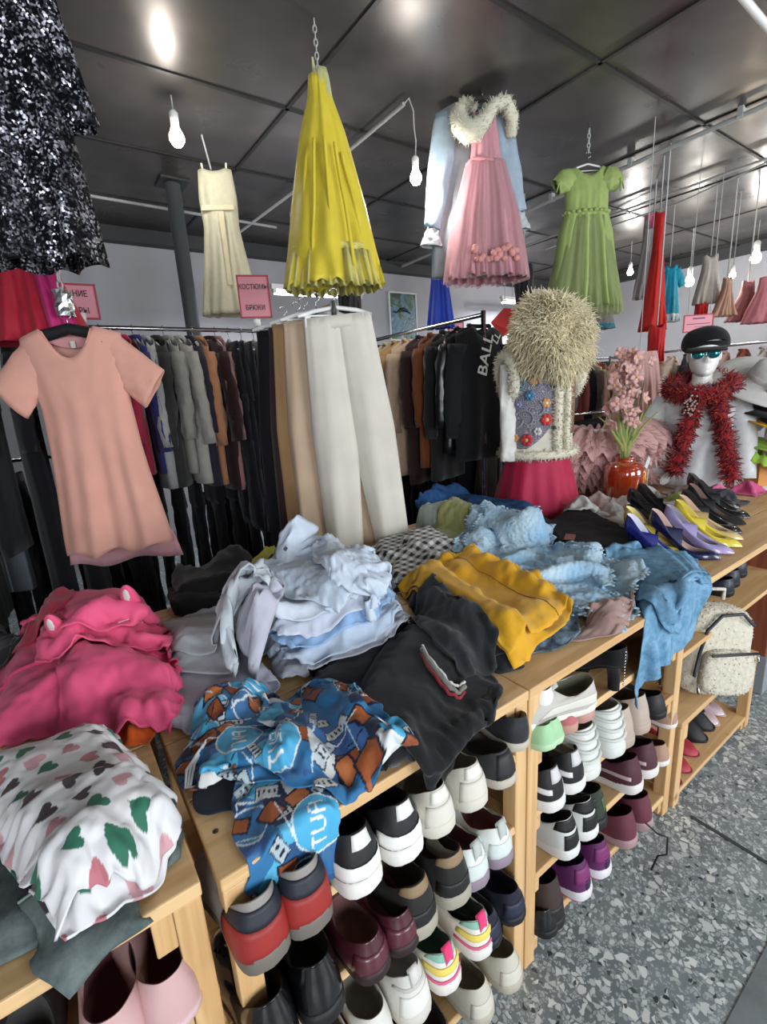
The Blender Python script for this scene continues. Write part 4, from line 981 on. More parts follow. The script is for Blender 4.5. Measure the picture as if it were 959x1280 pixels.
# collar flaps standing up
def flap(o, pts, c, name='collar', thick=.003):
    """small curved panel through 4 x n world points, child of o"""
    P = np.array(pts, float)-np.array(o.location); P = up2(up2(up2(P))); a_, b_ = np.meshgrid(np.linspace(0, 3, P.shape[0]), np.linspace(0, 4, P.shape[1]), indexing='ij'); P[..., 1] += .016*fnoise(a_, b_, 3, 3); P[..., 2] += .010*fnoise(a_*1.3, b_, 13, 3); g = G(); g.grid(P); return g.build(name, c, parent=o, solid=thick, off=0)
def PDz(px, py, z): return PZ(px, py, z)
M_ws = fab('#c3cfdd', crease=.4)
def ph(px, py, y): return PY(px, py, y)
flap(o, [[ph(365, 745, 1.26), ph(366, 712, 1.29), ph(368, 684, 1.33)], [ph(400, 752, 1.22), ph(402, 715, 1.27), ph(396, 670, 1.36)], [ph(440, 752, 1.20), ph(436, 718, 1.26), ph(425, 680, 1.36)], [ph(488, 745, 1.24), ph(472, 722, 1.30), ph(452, 700, 1.38)]], M_ws)
flap(o, [[ph(322, 722, 1.26), ph(320, 708, 1.28), ph(330, 700, 1.33)], [ph(350, 732, 1.22), ph(350, 712, 1.26), ph(352, 700, 1.31)], [ph(385, 742, 1.2), ph(388, 722, 1.24), ph(392, 706, 1.29)]], M_ws, 'collar_flap')
flap(o, [[ph(345, 712, 1.30), ph(344, 690, 1.34), ph(350, 668, 1.37)], [ph(362, 706, 1.27), ph(360, 682, 1.32), ph(372, 646, 1.37)], [ph(386, 700, 1.3), ph(388, 678, 1.35), ph(398, 660, 1.40)]], M_ws, 'collar_point')
g = G(); p = ph(357, 686, 1.285)-np.array(o.location); g.box(tuple(p), (.010, .002, .012), rot=Matrix.Rotation(.8, 3, 'Y')); g.build('shirt_label', plain('#3a3a52', .6), parent=o, smooth=False)
# yellow cloth and black clothes behind
q = qp([(198, 765), (210, 690), (318, 688), (325, 760)], .90)
cloth('folded_coat', 'black clothes heap at the far left back of the table behind the white garment', 'coat', [dict(q=q, pad=.05, slack=.08, amp=.03), dict(q=qs(q, s=.85, rot=10), pad=.03, slack=.1)], fab('#121215', crease=.6), seed=90, res=.02)
q = qp([(294, 724), (300, 708), (345, 700), (345, 720)], .99)
cloth('folded_tee', 'lemon yellow cloth poking out left of the white shirt pile', 'top', [dict(q=q, pad=.015, slack=.06)], fab('#c9cc4a'), seed=93)
# unit A / B: white, lilac, orange, pink, hearts, denim
q = qp([(180, 905), (225, 800), (380, 800), (300, 900)], .89)
cloth('crumpled_blouse', 'lilac white crumpled blouse beside the orange cloth', 'blouse', [dict(q=q, pad=.02, slack=.14, amp=.03)], fab('#b3b4c0', crease=.45), seed=96)
q = qp([(185, 825), (195, 762), (325, 752), (360, 835)], .92)
cloth('crumpled_shirt', 'white crumpled shirt between pink jacket and blue printed shirt', 'shirt', [dict(q=q, pad=.025, slack=.14, amp=.04, rad=.12), dict(q=qs(q, s=.72, rot=14), pad=.01, slack=.22, amp=.03)], fab('#bfc6cb', crease=.4), seed=99)
q = qp([(140, 925), (148, 880), (182, 885), (188, 920)], .90)
cloth('orange_cloth', 'bright orange cloth peeking out behind the heart print garment', 'clothes', [dict(q=q, pad=.03, slack=.06)], fab('#cf5a1c'), seed=102)
# pink hooded jacket with ears
M_pk = fab('#df557d', rough=.6, crease=.5, scale=24, sheen=.1)
q = qp([(-40, 915), (25, 760), (190, 760), (225, 850)], .93)
q2 = qp([(25, 800), (40, 738), (168, 728), (200, 780)], 1.0)
o, Q = cloth('hooded_jacket', 'bright pink padded jacket with eared hood, left of the white shirt', 'jacket', [dict(q=q, pad=.075, slack=.09, amp=.03, rad=.16, steps=120), dict(q=qp([(60, 870), (90, 795), (222, 815), (215, 862)], .98), pad=.03, slack=.1, amp=.03)], M_pk, seed=105, thick=.004)
g = G()
for a in (.35, .62): g.tube((Q[0][int(a*(Q[0].shape[0]-1)), :][::2]+np.array([0, 0, .003]))-np.array(o.location), .006, n=6)
g.build('seam_welt', fab('#c03c63', rough=.6), parent=o)
hq = qp([(38, 792), (52, 740), (172, 722), (196, 772)], 1.03)
for k_, (qq_, pd_) in enumerate(((hq, .045), (qs(hq, s=.8, dx=.01, dy=.01, rot=6), .03))):
    Hq = sheet(qq_, pad=pd_, slack=.2, amp=.04, seed=131+k_, res=.013, rad=.06)
    g = G(); g.grid(Hq-np.array(o.location)); g.build('hood', M_pk, parent=o, solid=.004)
for (px, py, py2, dx) in ((62, 757, 748, 0), (160, 738, 724, .0)):
    b_ = PZ(px, py, 1.08); b_[2] = HF.at(np.array([b_[0]]), np.array([b_[1]]))[0]+.012; b_ = b_-np.array(o.location)
    g = G(); g.lathe([(.030, -.03), (.028, .0), (.021, .025), (.010, .043), (0, .048)], n=14); e = g.build('hood_ear', M_pk, parent=o); e.location = b_; e.rotation_euler = (.5, .2+dx, -.6); e.scale = (.85, .5, .85)
    g = G(); g.lathe([(.014, -.012), (.013, .005), (.009, .024), (0, .036)], n=12); i_ = g.build('ear_lining', fab('#cfc9c8'), parent=e); i_.location = (0, -.016, .004)
g = G(); lp = PZ(155, 782, 1.0)-np.array(o.location); g.add([(lp[0]-.012, lp[1], lp[2]+.012), (lp[0]+.016, lp[1]+.004, lp[2]+.012), (lp[0]+.004, lp[1]+.018, lp[2]+.014)], [(0, 1, 2)]); g.build('white_mark', plain('#e2e0e0'), parent=o, solid=.001)
q = qp([(10, 800), (30, 775), (100, 770), (90, 800)], .95)
cloth('folded_tee', 'crimson cloth under the left side of the pink hooded jacket', 'top', [dict(q=q, pad=.015, slack=.06)], fab('#a31d3c'), seed=109)
q = qp([(-40, 850), (-35, 780), (30, 775), (25, 815)], .90)
cloth('folded_tee', 'dark grey cloth at the left frame edge beside the pink jacket', 'top', [dict(q=q, pad=.03, slack=.06)], fab('#28292c'), seed=110)
# grey denim and heart print
q = qp([(12, 1215), (-20, 1130), (215, 1035), (235, 1060)], .905)
M_gd = denim('#4a5454', '#6b7574')
o, Q = cloth('folded_jeans', 'grey ribbed jeans folded under the heart print garment', 'jeans', [dict(q=qp([(-60, 1230), (-70, 1090), (200, 1000), (238, 1060)], .89), pad=.025, slack=.05, shrink=.012), dict(q=qp([(60, 1215), (20, 1120), (150, 1070), (185, 1130)], .92), pad=.018, slack=.06, shrink=.01)], M_gd, seed=112, thick=.004)
seam(o, Q[-1], (.93,), c='#7e8786', r=.0025)
q = qp([(70, 1125), (-70, 930), (128, 868), (226, 985)], .985)
o, Q = cloth('folded_blanket', 'white garment printed with pink, green and black hearts at lower left', 'blanket', [dict(q=qs(q, s=.98, dx=.0), pad=.035, slack=.04, shrink=.015), dict(q=q, pad=.045, slack=.05, amp=.02, rad=.09, shrink=.01, res=.014)], vcm('heart_print', rough=.75), colors=hearts, ups=2, seed=115, thick=.004)
q = qp([(238, 1000), (240, 915), (290, 915), (300, 1010)], .885)
cloth('folded_tee', 'navy cloth under the left side of the blue printed shirt', 'top', [dict(q=q, pad=.0, slack=.08)], fab('#141a2a'), seed=121)
# the blue comic print shirt hangs over the edge
q1 = qp([(238, 985), (246, 872), (318, 846), (395, 945)], .91)
q2 = qp([(345, 960), (322, 860), (432, 858), (518, 955)], .91)
q3 = qp([(325, 1125), (290, 930), (400, 905), (440, 1050)], .90)
o, Q = cloth('printed_shirt', 'blue shirt with comic style print and rust blocks draped over the table corner', 'shirt',
             [dict(q=q3, pad=.012, slack=.10, amp=.03, shrink=.02), dict(q=q1, pad=.022, slack=.16, amp=.04), dict(q=q2, pad=.022, slack=.16, amp=.04)], vcm('comic_print', rough=.6, crease=.45), colors=comic, ups=2, seed=118, res=.013, wob=.015)
g = G(); O_ = np.array(o.location)
for k in range(3):
    pts = [PZ(258-4*k, 925+k*6, .905), PZ(243-5*k, 955+4*k, .895), PZ(238-3*k, 985, .885), PZ(262-2*k, 978+3*k, .887)]; g.tube([p-O_ for p in pts], .0028, n=6)
g.build('drawstring', fab('#d9dcdf'), parent=o)
# ------------------------------------------------------------------ hanging garments
def body_grid(g, hw, dp, zb, neck=.09, fd=.09, bd=.02, slope=.16, folds=(7, .012), seed=0, nu=34, nv=26, hem=0, open_front=False, ruff=0, tw=0, sq=2.4, top=True, mi=0):
    """closed tube garment body hanging from z=0; hw, dp: tables (z, half width / depth), z negative downward"""
    R = random.Random(seed); ph = R.uniform(0, 6); u = np.linspace(-1, 1, nu)
    rings = []
    hwt = sorted([(-z, w) for z, w in hw]); dpt = sorted([(-z, w) for z, w in dp])
    for side in (1, -1):
        uu = u if side == 1 else u[::-1]
        uu = uu[:-1]
        for a in uu:
            w0 = interp(0, hwt); ax = abs(a)*w0
            zt = -slope*max(ax-neck*.8, 0)
            if abs(ax) < neck: zt -= (fd if side == 1 else bd)*(1-(ax/neck)**2)
            line = []
            for k in range(nv):
                v = k/(nv-1); z = zt+(zb-zt)*v
                if v > .98: z += hem*math.sin(a*9+ph)+ruff*.2*math.sin(a*23+side)
                w = interp(-z, hwt); d = interp(-z, dpt)
                prof = (1-abs(a)**sq)**.5 if abs(a) < 1 else 0
                f = folds[1]*(v**1.3)*(math.sin(a*folds[0]+ph+side*1.3+v*1.2)+.5*math.sin(a*folds[0]*2.3+ph*2+v*2))
                rf = ruff*max(0, (v-.8)/.2)*math.sin(a*folds[0]*3+ph)
                wr = .006*fnoise(a*3+5+side*7, v*6, seed, 2)
                x = a*w*(1+.02*math.sin(v*7+ph))+tw*z*.2
                y = -side*(d*prof+f*(.35+.65*prof)+rf)+wr
                line.append((x, y, z))
            rings.append(line)
    g.grid(np.array(rings), cu=True, mi=mi); return g
def sleeve(g, p0, p1, r0, r1, flat=.55, bend=(0, 0, 0), n=14, k=12, seed=0, wr=.006, puff=0, mi=0):
    p0 = np.array(p0, float); p1 = np.array(p1, float); P = []
    R = random.Random(seed); d = (p1-p0)/np.linalg.norm(p1-p0); yv = np.array([0, 1., 0]); s = np.cross(d, yv); s /= np.linalg.norm(s)
    for i in range(k+1):
        t = i/k; c = p0*(1-t)+p1*t+np.array(bend)*math.sin(PI*t); r = r0*(1-t)+r1*t+puff*math.sin(PI*min(1, t*1.1))
        P.append([c+s*(r*math.cos(2*PI*j/n))+yv*(r*flat*math.sin(2*PI*j/n)+wr*math.sin(t*17+j*1.9+seed)+wr*math.sin(j*2.7+seed*3+t*6)) for j in range(n)])
    g.grid(np.array(P), cv=True, mi=mi); return g
def chain(parent, z0, z1, m, r=.004, link=.026, x=0, y=0, name='chain'):
    g = G(); n = max(1, int((z1-z0)/(link*.78)))
    for i in range(n):
        z = z0+(z1-z0)*(i+.5)/n; pts = []
        for j in range(12):
            a = 2*PI*j/12; dx = link*.26*math.cos(a); dz = link*.5*math.sin(a)
            pts.append((x+(dx if i % 2 else 0), y+(0 if i % 2 else dx), z+dz))
        g.tube(pts, r*.55, n=5, closed=True)
    return g.build(name, m, parent=parent)
def hanger(label, loc, rz, w=.2, m=None, chain_to=None, group=None, pad=.008, drop=.07, hook=.06, clips=False, name='clothes_hanger'):
    t = thing(name, label, 'hanger', loc, rz, group); m = m or M_white
    g = G(); g.tube([(-w, 0, -drop), (-w*.6, 0, -drop*.45), (0, 0, 0), (w*.6, 0, -drop*.45), (w, 0, -drop)], [pad*.8, pad*1.1, pad, pad*1.1, pad*.8], n=8)
    if clips or pad < .01: g.tube([(-w, 0, -drop), (w, 0, -drop)], pad*.5, n=6)
    g.build('hanger_arms', m, parent=t)
    g = G(); g.tube([(0, 0, 0), (0, 0, hook*.4)]+[(.018*math.cos(a)-.0, 0, hook*.6+.018+.018*math.sin(a)) for a in np.linspace(-PI/2, PI*1.0, 9)], .0022, n=6); g.build('hook', M_chrome, parent=t)
    if clips:
        g = G()
        for s in (-1, 1): g.box((s*w*.75, 0, -drop-.02), (.025, .014, .045))
        g.build('clip', m, parent=t, smooth=False, bevel=.003)
    if chain_to: chain(t, hook*.6+.03, chain_to-loc[2], M_pipe, r=.007, link=.034)
    return t
SHT = {'solid': .0018}
# ---- peach T-shirt dress, at left
D = 1.9
p = PD(86, 411, D); p0 = np.array(p)
hanger('black padded hanger holding the peach dress, hung on a white chain', p0+np.array([0, .0, -.0]), -.45, w=.17, m=plain('#111113', .8), chain_to=CZ-.005, pad=.022, drop=.055)
t = thing('tee_dress', 'peach pink short sleeved T-shirt dress hanging from a black hanger at left', 'dress', p0+np.array([0, 0, .01]), -.45)
M_peach = fab('#d9a08f', crease=.2, rough=.75, scale=14)
g = G(); body_grid(g, [(0, .225), (-.12, .235), (-.3, .215), (-.6, .235), (-.93, .275)], [(0, .03), (-.1, .055), (-.5, .06), (-.93, .09)], -.93, neck=.115, fd=.125, bd=.03, slope=.30, folds=(6, .022), seed=3, nu=44, nv=40, hem=.012)
g.build('dress_body', M_peach, parent=t, solid=.002); t.scale = (.80, .9, .99); t.rotation_euler = (0, -.03, -.45)
for s in (-1, 1):
    g = G(); sleeve(g, (s*.135, 0, -.085), (s*.345, -.01, -.27), .085, .098, flat=.40, seed=s+3); g.build('sleeve', M_peach, parent=t, solid=.002)
g = G(); P = []
for a in np.linspace(-1, 1, 15): P.append([(a*.118, (.012 if 1 else 0)+.01*(1-a*a), -.012-.03*(1-a*a)-dz) for dz in (0, .02, .04)])
g.grid(np.array(P)); g.build('neck_lining', fab('#c98f92'), parent=t)
g = G(); g.box((.0, .004, -.07), (.022, .002, .026)); g.build('neck_label', plain('#c9c4bc'), parent=t, smooth=False)
g = G(); g.tube([(x, -.034-.02*(1-(x/.115)**2), -.012-.12*(1-(x/.115)**2)+.0) for x in np.linspace(-.112, .112, 19)], .0045, n=6); g.build('neck_band', fab('#cf9384'), parent=t)
# longer back hem
g = G(); P = []
for x in np.linspace(-1, 1, 24): P.append([(x*(.27+.03*v), .05+.012*math.sin(x*7+v), -.88-.13*v+.012*math.sin(x*5)) for v in np.linspace(0, 1, 5)])
g.grid(np.array(P)); g.build('back_hem', fab('#c8949a', crease=.2), parent=t, solid=.002)
# foil wrap on the hook
g = G(); R_ = random.Random(2); P = np.array([[[ (.026+.010*R_.random())*math.cos(2*PI*j/11), (.026+.010*R_.random())*math.sin(2*PI*j/11), .01+i*.016] for j in range(11)] for i in range(7)]); g.grid(P, cv=True)
o = g.build('foil_wrap', plain('#c2c5c8', .25, metal=.9), smooth=False, origin=(0, 0, 0)); o.location = p0+np.array([0, 0, .035]); tag(o, 'crumpled silver foil wrapped round the hook of the peach dress hanger', 'foil')

# ---- sequinned garment, top left, close to the camera
def sequin_mat():
    m, nt, b = base('black_sequins'); L = nt.links; tc = node(nt, 'ShaderNodeTexCoord'); v = node(nt, 'ShaderNodeTexVoronoi'); v.inputs['Scale'].default_value = 170
    L.new(tc.outputs['Object'], v.inputs['Vector']); sp = node(nt, 'ShaderNodeSeparateColor'); L.new(v.outputs['Color'], sp.inputs[0])
    n = node(nt, 'ShaderNodeTexNoise'); n.inputs['Scale'].default_value = 22; n.inputs['Detail'].default_value = 3; L.new(tc.outputs['Object'], n.inputs['Vector'])
    mu = node(nt, 'ShaderNodeMath', operation='MULTIPLY'); L.new(sp.outputs[0], mu.inputs[0]); L.new(n.outputs['Fac'], mu.inputs[1])
    cr = node(nt, 'ShaderNodeValToRGB'); e = cr.color_ramp.elements; e[0].position = .34; e[0].color = (*srgb('#191a20'), 1); e[1].position = .46; e[1].color = (*srgb('#b9bac6'), 1)  # pale cells are sparkle painted into the black sequin colour
    L.new(mu.outputs[0], cr.inputs[0]); L.new(cr.outputs[0], b.inputs['Base Color'])
    b.inputs['Metallic'].default_value = .6; b.inputs['Roughness'].default_value = .3
    vm = node(nt, 'ShaderNodeVectorMath', operation='MULTIPLY_ADD'); vm.inputs[1].default_value = (.9, .9, .9); vm.inputs[2].default_value = (-.45, -.45, -.45); L.new(v.outputs['Color'], vm.inputs[0])
    ge = node(nt, 'ShaderNodeNewGeometry'); ad = node(nt, 'ShaderNodeVectorMath', operation='ADD'); L.new(ge.outputs['Normal'], ad.inputs[0]); L.new(vm.outputs[0], ad.inputs[1])
    no = node(nt, 'ShaderNodeVectorMath', operation='NORMALIZE'); L.new(ad.outputs[0], no.inputs[0]); L.new(no.outputs[0], b.inputs['Normal'])
    return m
M_seq = sequin_mat()
p = PD(-22, -50, 1.25); t = thing('sequin_dress', 'black sequinned garment hanging close at the top left corner', 'dress', p, -.5)
zb = -(p[2]-PD(30, 308, 1.25)[2])
g = G(); body_grid(g, [(0, .12), (-.1, .12), (zb, .17)], [(0, .04), (zb, .075)], zb, neck=.07, folds=(6, .028), seed=8, nu=40, nv=30, hem=.01); g.build('dress_body', M_seq, parent=t, solid=.002)
g = G(); sleeve(g, (.10, .0, -.02), (.155, .01, zb*.52), .05, .06, flat=.5, seed=5, wr=.008); g.build('sleeve', M_seq, parent=t, solid=.002)
g = G(); g.tube([(0, 0, 0), (0, 0, CZ-p[2]-.003)], .003, n=5); g.build('hanging_wire', M_pipe, parent=t)
# ---- crimson and hot pink tulle behind it
p = PD(10, 290, 1.9); t = thing('tulle_skirt', 'crimson skirt with a hot pink panel hanging behind the peach dress', 'skirt', p, -.5)
zb = -(p[2]-PD(30, 425, 1.9)[2])
g = G(); body_grid(g, [(0, .10), (-.1, .14), (zb, .24)], [(0, .05), (zb, .10)], zb, neck=.02, fd=.01, slope=.0, folds=(11, .016), seed=4, nu=60); g.build('skirt_body', fab('#b02038', rough=.6, trans=.2), parent=t, solid=.001)
g = G(); P = []
for a in np.linspace(0, 1, 14): P.append([((.075+.05*v)+a*(.05+.07*v), -.06-.05*v+.012*math.sin(a*14+v*2), zb*v*.98-.0) for v in np.linspace(0, 1, 12)])
g.grid(np.array(P)); g.build('pink_panel', fab('#d43a86', rough=.5, trans=.3), parent=t, solid=.001)
g = G(); g.tube([(0, 0, -.01), (0, 0, CZ-p[2]-.003)], .003, n=5); g.build('hanging_wire', M_pipe, parent=t)

# ---- party dresses hung from the ceiling
def party(name, label, top_px, depth, zlen_px, hw, dp, mat, rz, folds=(9, .02), ruff=.02, seed=1, neck=.05, fd=.03, slope=.1, chain_m=None, wire=False, nv=34, nu=60, cat='dress', tw=0):
    p = PD(top_px[0], top_px[1], depth); q = PD(zlen_px[0], zlen_px[1], depth); L = p[2]-q[2]
    t = thing(name, label, cat, p, rz)
    g = G(); body_grid(g, [(z*L, w) for z, w in hw], [(z*L, w) for z, w in dp], -L, neck=neck, fd=fd, slope=slope, folds=folds, ruff=ruff, seed=seed, nu=nu, nv=nv, tw=tw)
    g.build('dress_body', mat, parent=t, solid=.0012)
    return t, L, p
# cream dress
t, L, p = party('party_dress', 'small cream sleeveless dress hanging beside the dark pillar', (268, 212), 3.0, (270, 388), [(0, .10), (-.2, .115), (-.38, .11), (-1, .19)], [(0, .03), (-1, .09)], fab('#d3cfb4', rough=.6, trans=.25), -.5, folds=(7, .018), ruff=.008, seed=21, neck=.07, fd=.02)
g = G(); g.box((.0, -.055, -.27*L), (.20, .006, .03)); g.box((.02, -.075, -.55*L), (.03, .004, L*.5)); g.build('ribbon_sash', fab('#c9bf9c', rough=.4), parent=t, smooth=False, bevel=.002)
g = G(); g.tube([(-.02, 0, .0), (-.05, 0, CZ-p[2]-.003)], .006, n=6); g.build('hanging_strap', M_pipe, parent=t)
for s in (-1, 1): g = G(); g.tube([(s*.07, 0, -.02), (s*.075, 0, .035)], .007, n=6); g.build('shoulder_strap', fab('#d3cfb4'), parent=t)
# yellow dress
M_yel = fab('#dcc83e', rough=.45, trans=.05, crease=.5, scale=24)
t, L, p = party('party_dress', 'bright yellow ball dress with ruffled hem hanging high left of centre', (398, 95), 2.15, (425, 345), [(0, .045), (-.1, .055), (-.25, .10), (-.6, .18), (-.88, .225), (-1, .245)], [(0, .03), (-.3, .06), (-1, .12)], M_yel, -.5, folds=(4, .05), ruff=.035, seed=31, neck=.02, fd=.0, slope=0)
# pale net under hem and pale bodice with straps
g = G(); body_grid(g, [(-L*.8, .19), (-L*1.03, .235)], [(-L*.8, .10), (-L*1.03, .13)], -L*1.02, neck=0, fd=0, bd=0, slope=0, folds=(15, .02), ruff=.03, seed=32, nu=70, nv=12)
V = np.array(g.v); V[:, 2] = np.where(V[:, 2] > -L*.8, -L*.8+V[:, 2]*.05, V[:, 2]); g.v = V.tolist(); g.build('hem_ruffle', fab('#d3cb78', rough=.5, trans=.1), parent=t, solid=.001)
g = G(); sleeve(g, (.01, -.02, .02), (.035, -.01, -.34), .03, .055, flat=.4, seed=3); g.tube([(-.02, 0, .07), (-.012, 0, -.08)], [.004, .012], n=6); g.build('bodice', fab('#cfcf9a', rough=.5, trans=.2), parent=t, solid=.0015)
g = G()
for k in range(5):
    a0 = -1.1+k*.55; g.tube([(.19*math.sin(a0)*s_, -.12*math.cos(a0)*(1)-.005, -L*(.35+.6*v)+.02*math.sin(v*9+k)) for v, s_ in zip(np.linspace(0, 1, 9), np.linspace(.45, 1.02, 9))], .009, n=6)
g.build('ruffle_trim', M_yel, parent=t)
chain(t, -.01, CZ-p[2], M_pipe, r=.005, link=.03)
# pink dress with white shrug and pale blue sleeves
D = 2.72
p = PD(603, 118, D)
hanger('dark hanger on a chain holding the pink dress and pale blue robe', p+np.array([0, 0, -.03]), -.55, w=.16, m=plain('#1a1a1c', .7), chain_to=CZ-.004, pad=.007, drop=.05)
t = thing('party_dress', 'pink tulle girls dress with sequinned bodice hanging near the centre', 'dress', p+np.array([0, -.02, -.11]), -.55)
M_ptul = fab('#cf96a0', rough=.6, trans=.15)
L = 1.02-.16
g = G(); body_grid(g, [(0, .06), (-.18, .085), (-.26, .1), (-.5, .185), (-L, .245)], [(0, .04), (-.2, .05), (-.5, .10), (-L, .14)], -L, neck=.05, fd=.06, slope=.1, folds=(9, .022), ruff=.02, seed=41, nu=70, nv=36); g.build('dress_body', M_ptul, parent=t, solid=.0012)
g = G(); body_grid(g, [(-.24, .12), (-.5, .20), (-L, .265)], [(-.24, .07), (-.5, .12), (-L, .155)], -L-.012, neck=0, fd=0, bd=0, slope=0, folds=(13, .018), ruff=.02, seed=44, nu=70, nv=24)
V = np.array(g.v); V[:, 2] = np.where(V[:, 2] > -.24, -.24, V[:, 2]); g.v = V.tolist(); g.build('tulle_overskirt', fab('#dcb4ba', rough=.6, trans=.3, alpha=.5), parent=t)
g = G(); g.tube([(.105*math.cos(a), .065*math.sin(a), -.245+.01*math.sin(a*2)) for a in np.linspace(0, 2*PI, 25)], .012, n=8); g.build('waist_sash', fab('#c98a90', rough=.35), parent=t)
g = G()
for s_ in (-1, 1): g.tube([(s_*.055, 0, -.03), (s_*.06, .01, .06)], .006, n=6)
g.build('shoulder_strap', fab('#c98a90'), parent=t)
g = G(); R_ = random.Random(9)
for k in range(26): g.ball((R_.uniform(-.14, .14), -.155+R_.uniform(-.01, .01), -L+.10+R_.uniform(-.03, .05)), (.022, .014, .018), n=7, m=5)
g.build('hem_rosettes', fab('#c98a86', rough=.6), parent=t)
t = thing('fur_shrug', 'white fluffy shrug draped round the neck of the pink dress', 'shrug', p+np.array([0, -.03, -.05]), -.55)
g = G(); path = [(.15, .02, -.16), (.14, -.03, -.09), (.09, -.06, -.03), (.02, -.075, -.05), (-.03, -.085, -.12), (-.08, -.09, -.17), (-.13, -.08, -.18), (-.165, -.05, -.13), (-.165, -.02, -.06), (-.12, .0, -.0), (-.08, -.05, -.05)]
g.tube(path, [.03, .035, .035, .034, .04, .055, .06, .055, .045, .03, .02], n=12); pts = []; nr = []
for k in range(1500):
    i = R_.randrange(len(path)-1); f = R_.random(); c = np.array(path[i])*(1-f)+np.array(path[i+1])*f; d = np.array([R_.gauss(0, 1) for _ in range(3)]); d /= np.linalg.norm(d); rr_ = [.03, .035, .035, .034, .04, .055, .06, .055, .045, .03, .02]; pts.append(c+d*(rr_[i]*(1-f)+rr_[i+1]*f)*.97); nr.append(d)
fuzz(g, pts, nr, ln=.016, w=.0026, droop=.4, seed=4, seg=2); g.build('fur_pile', fab('#cfccb8'), parent=t)
t = thing('blue_robe', 'pale blue satin robe with long sleeves behind the pink dress', 'robe', p+np.array([0, .09, -.0]), -.55)
M_bl = fab('#a9bccb', rough=.4, trans=.15)
g = G(); body_grid(g, [(0, .19), (-.2, .2), (-.95, .26)], [(0, .03), (-.95, .06)], -.93, neck=.07, fd=.1, slope=.35, folds=(8, .018), seed=47, nu=50); g.build('robe_body', fab('#b9c3c9', rough=.5, trans=.35), parent=t, solid=.0015)
for s, e in ((-1, (-.255, -.03, -.66)), (1, (.265, -.06, -.60))):
    g = G(); sleeve(g, (s*.15, -.03, -.08), e, .07, .05, flat=.6, seed=6+s, wr=.008, puff=.012, k=18); o = g.build('sleeve', M_bl, parent=t, solid=.0015)
    g = G(); sleeve(g, e, (e[0]+s*.01, e[1]-.005, e[2]-.10), .035, .07, flat=.6, seed=16+s, wr=.008); g.build('cuff_ruffle', fab('#c9cfd1', rough=.5, trans=.2), parent=o, solid=.0015)
# green dress
D = 3.2
p = PD(735, 205, D)
hanger('white hanger on a chain holding the green dress', p+np.array([0, 0, 0]), -.6, w=.12, chain_to=CZ-.004, pad=.006, drop=.04)
t = thing('party_dress', 'light green puff sleeved dress hanging above the fur hat', 'dress', p+np.array([0, 0, -.02]), -.6)
M_gr = fab('#9db068', rough=.5, trans=.08); L = .88
g = G(); body_grid(g, [(0, .135), (-.13, .145), (-.27, .145), (-.4, .19), (-L, .25)], [(0, .03), (-.15, .055), (-.3, .06), (-L, .13)], -L, neck=.085, fd=.06, slope=.2, folds=(10, .028), ruff=.012, seed=51, nu=76, nv=38); g.build('dress_body', M_gr, parent=t, solid=.0015)
g = G(); body_grid(g, [(-.3, .14), (-L, .285)], [(-.3, .06), (-L, .15)], -L-.05, neck=0, fd=0, bd=0, slope=0, folds=(14, .012), ruff=.02, seed=53, nu=76, nv=20)
V = np.array(g.v); V[:, 2] = np.where(V[:, 2] > -.3, -.3, V[:, 2]); g.v = V.tolist(); g.build('net_underskirt', fab('#b3bd8c', rough=.6, trans=.4, alpha=.6), parent=t)
g = G()
for k in range(24):
    a = 2*PI*k/24; g.ball((.15*math.cos(a), .066*math.sin(a), -.275+.004*(k % 2)), (.018, .014, .012), n=7, m=5)
g.build('waist_ruffle', M_gr, parent=t)
for s in (-1, 1):
    g = G(); sleeve(g, (s*.10, 0, -.05), (s*.215, -.01, -.11), .055, .05, flat=.7, puff=.02, seed=s+9, wr=.008); o = g.build('puff_sleeve', M_gr, parent=t, solid=.0015)
    g = G(); g.ball((s*.205, -.045, -.10), (.02, .015, .012), n=7, m=5); g.tube([(s*.205, -.05, -.10), (s*.2, -.055, -.17)], .005, n=5); g.tube([(s*.21, -.05, -.10), (s*.225, -.055, -.155)], .005, n=5); g.build('bow', M_gr, parent=o)

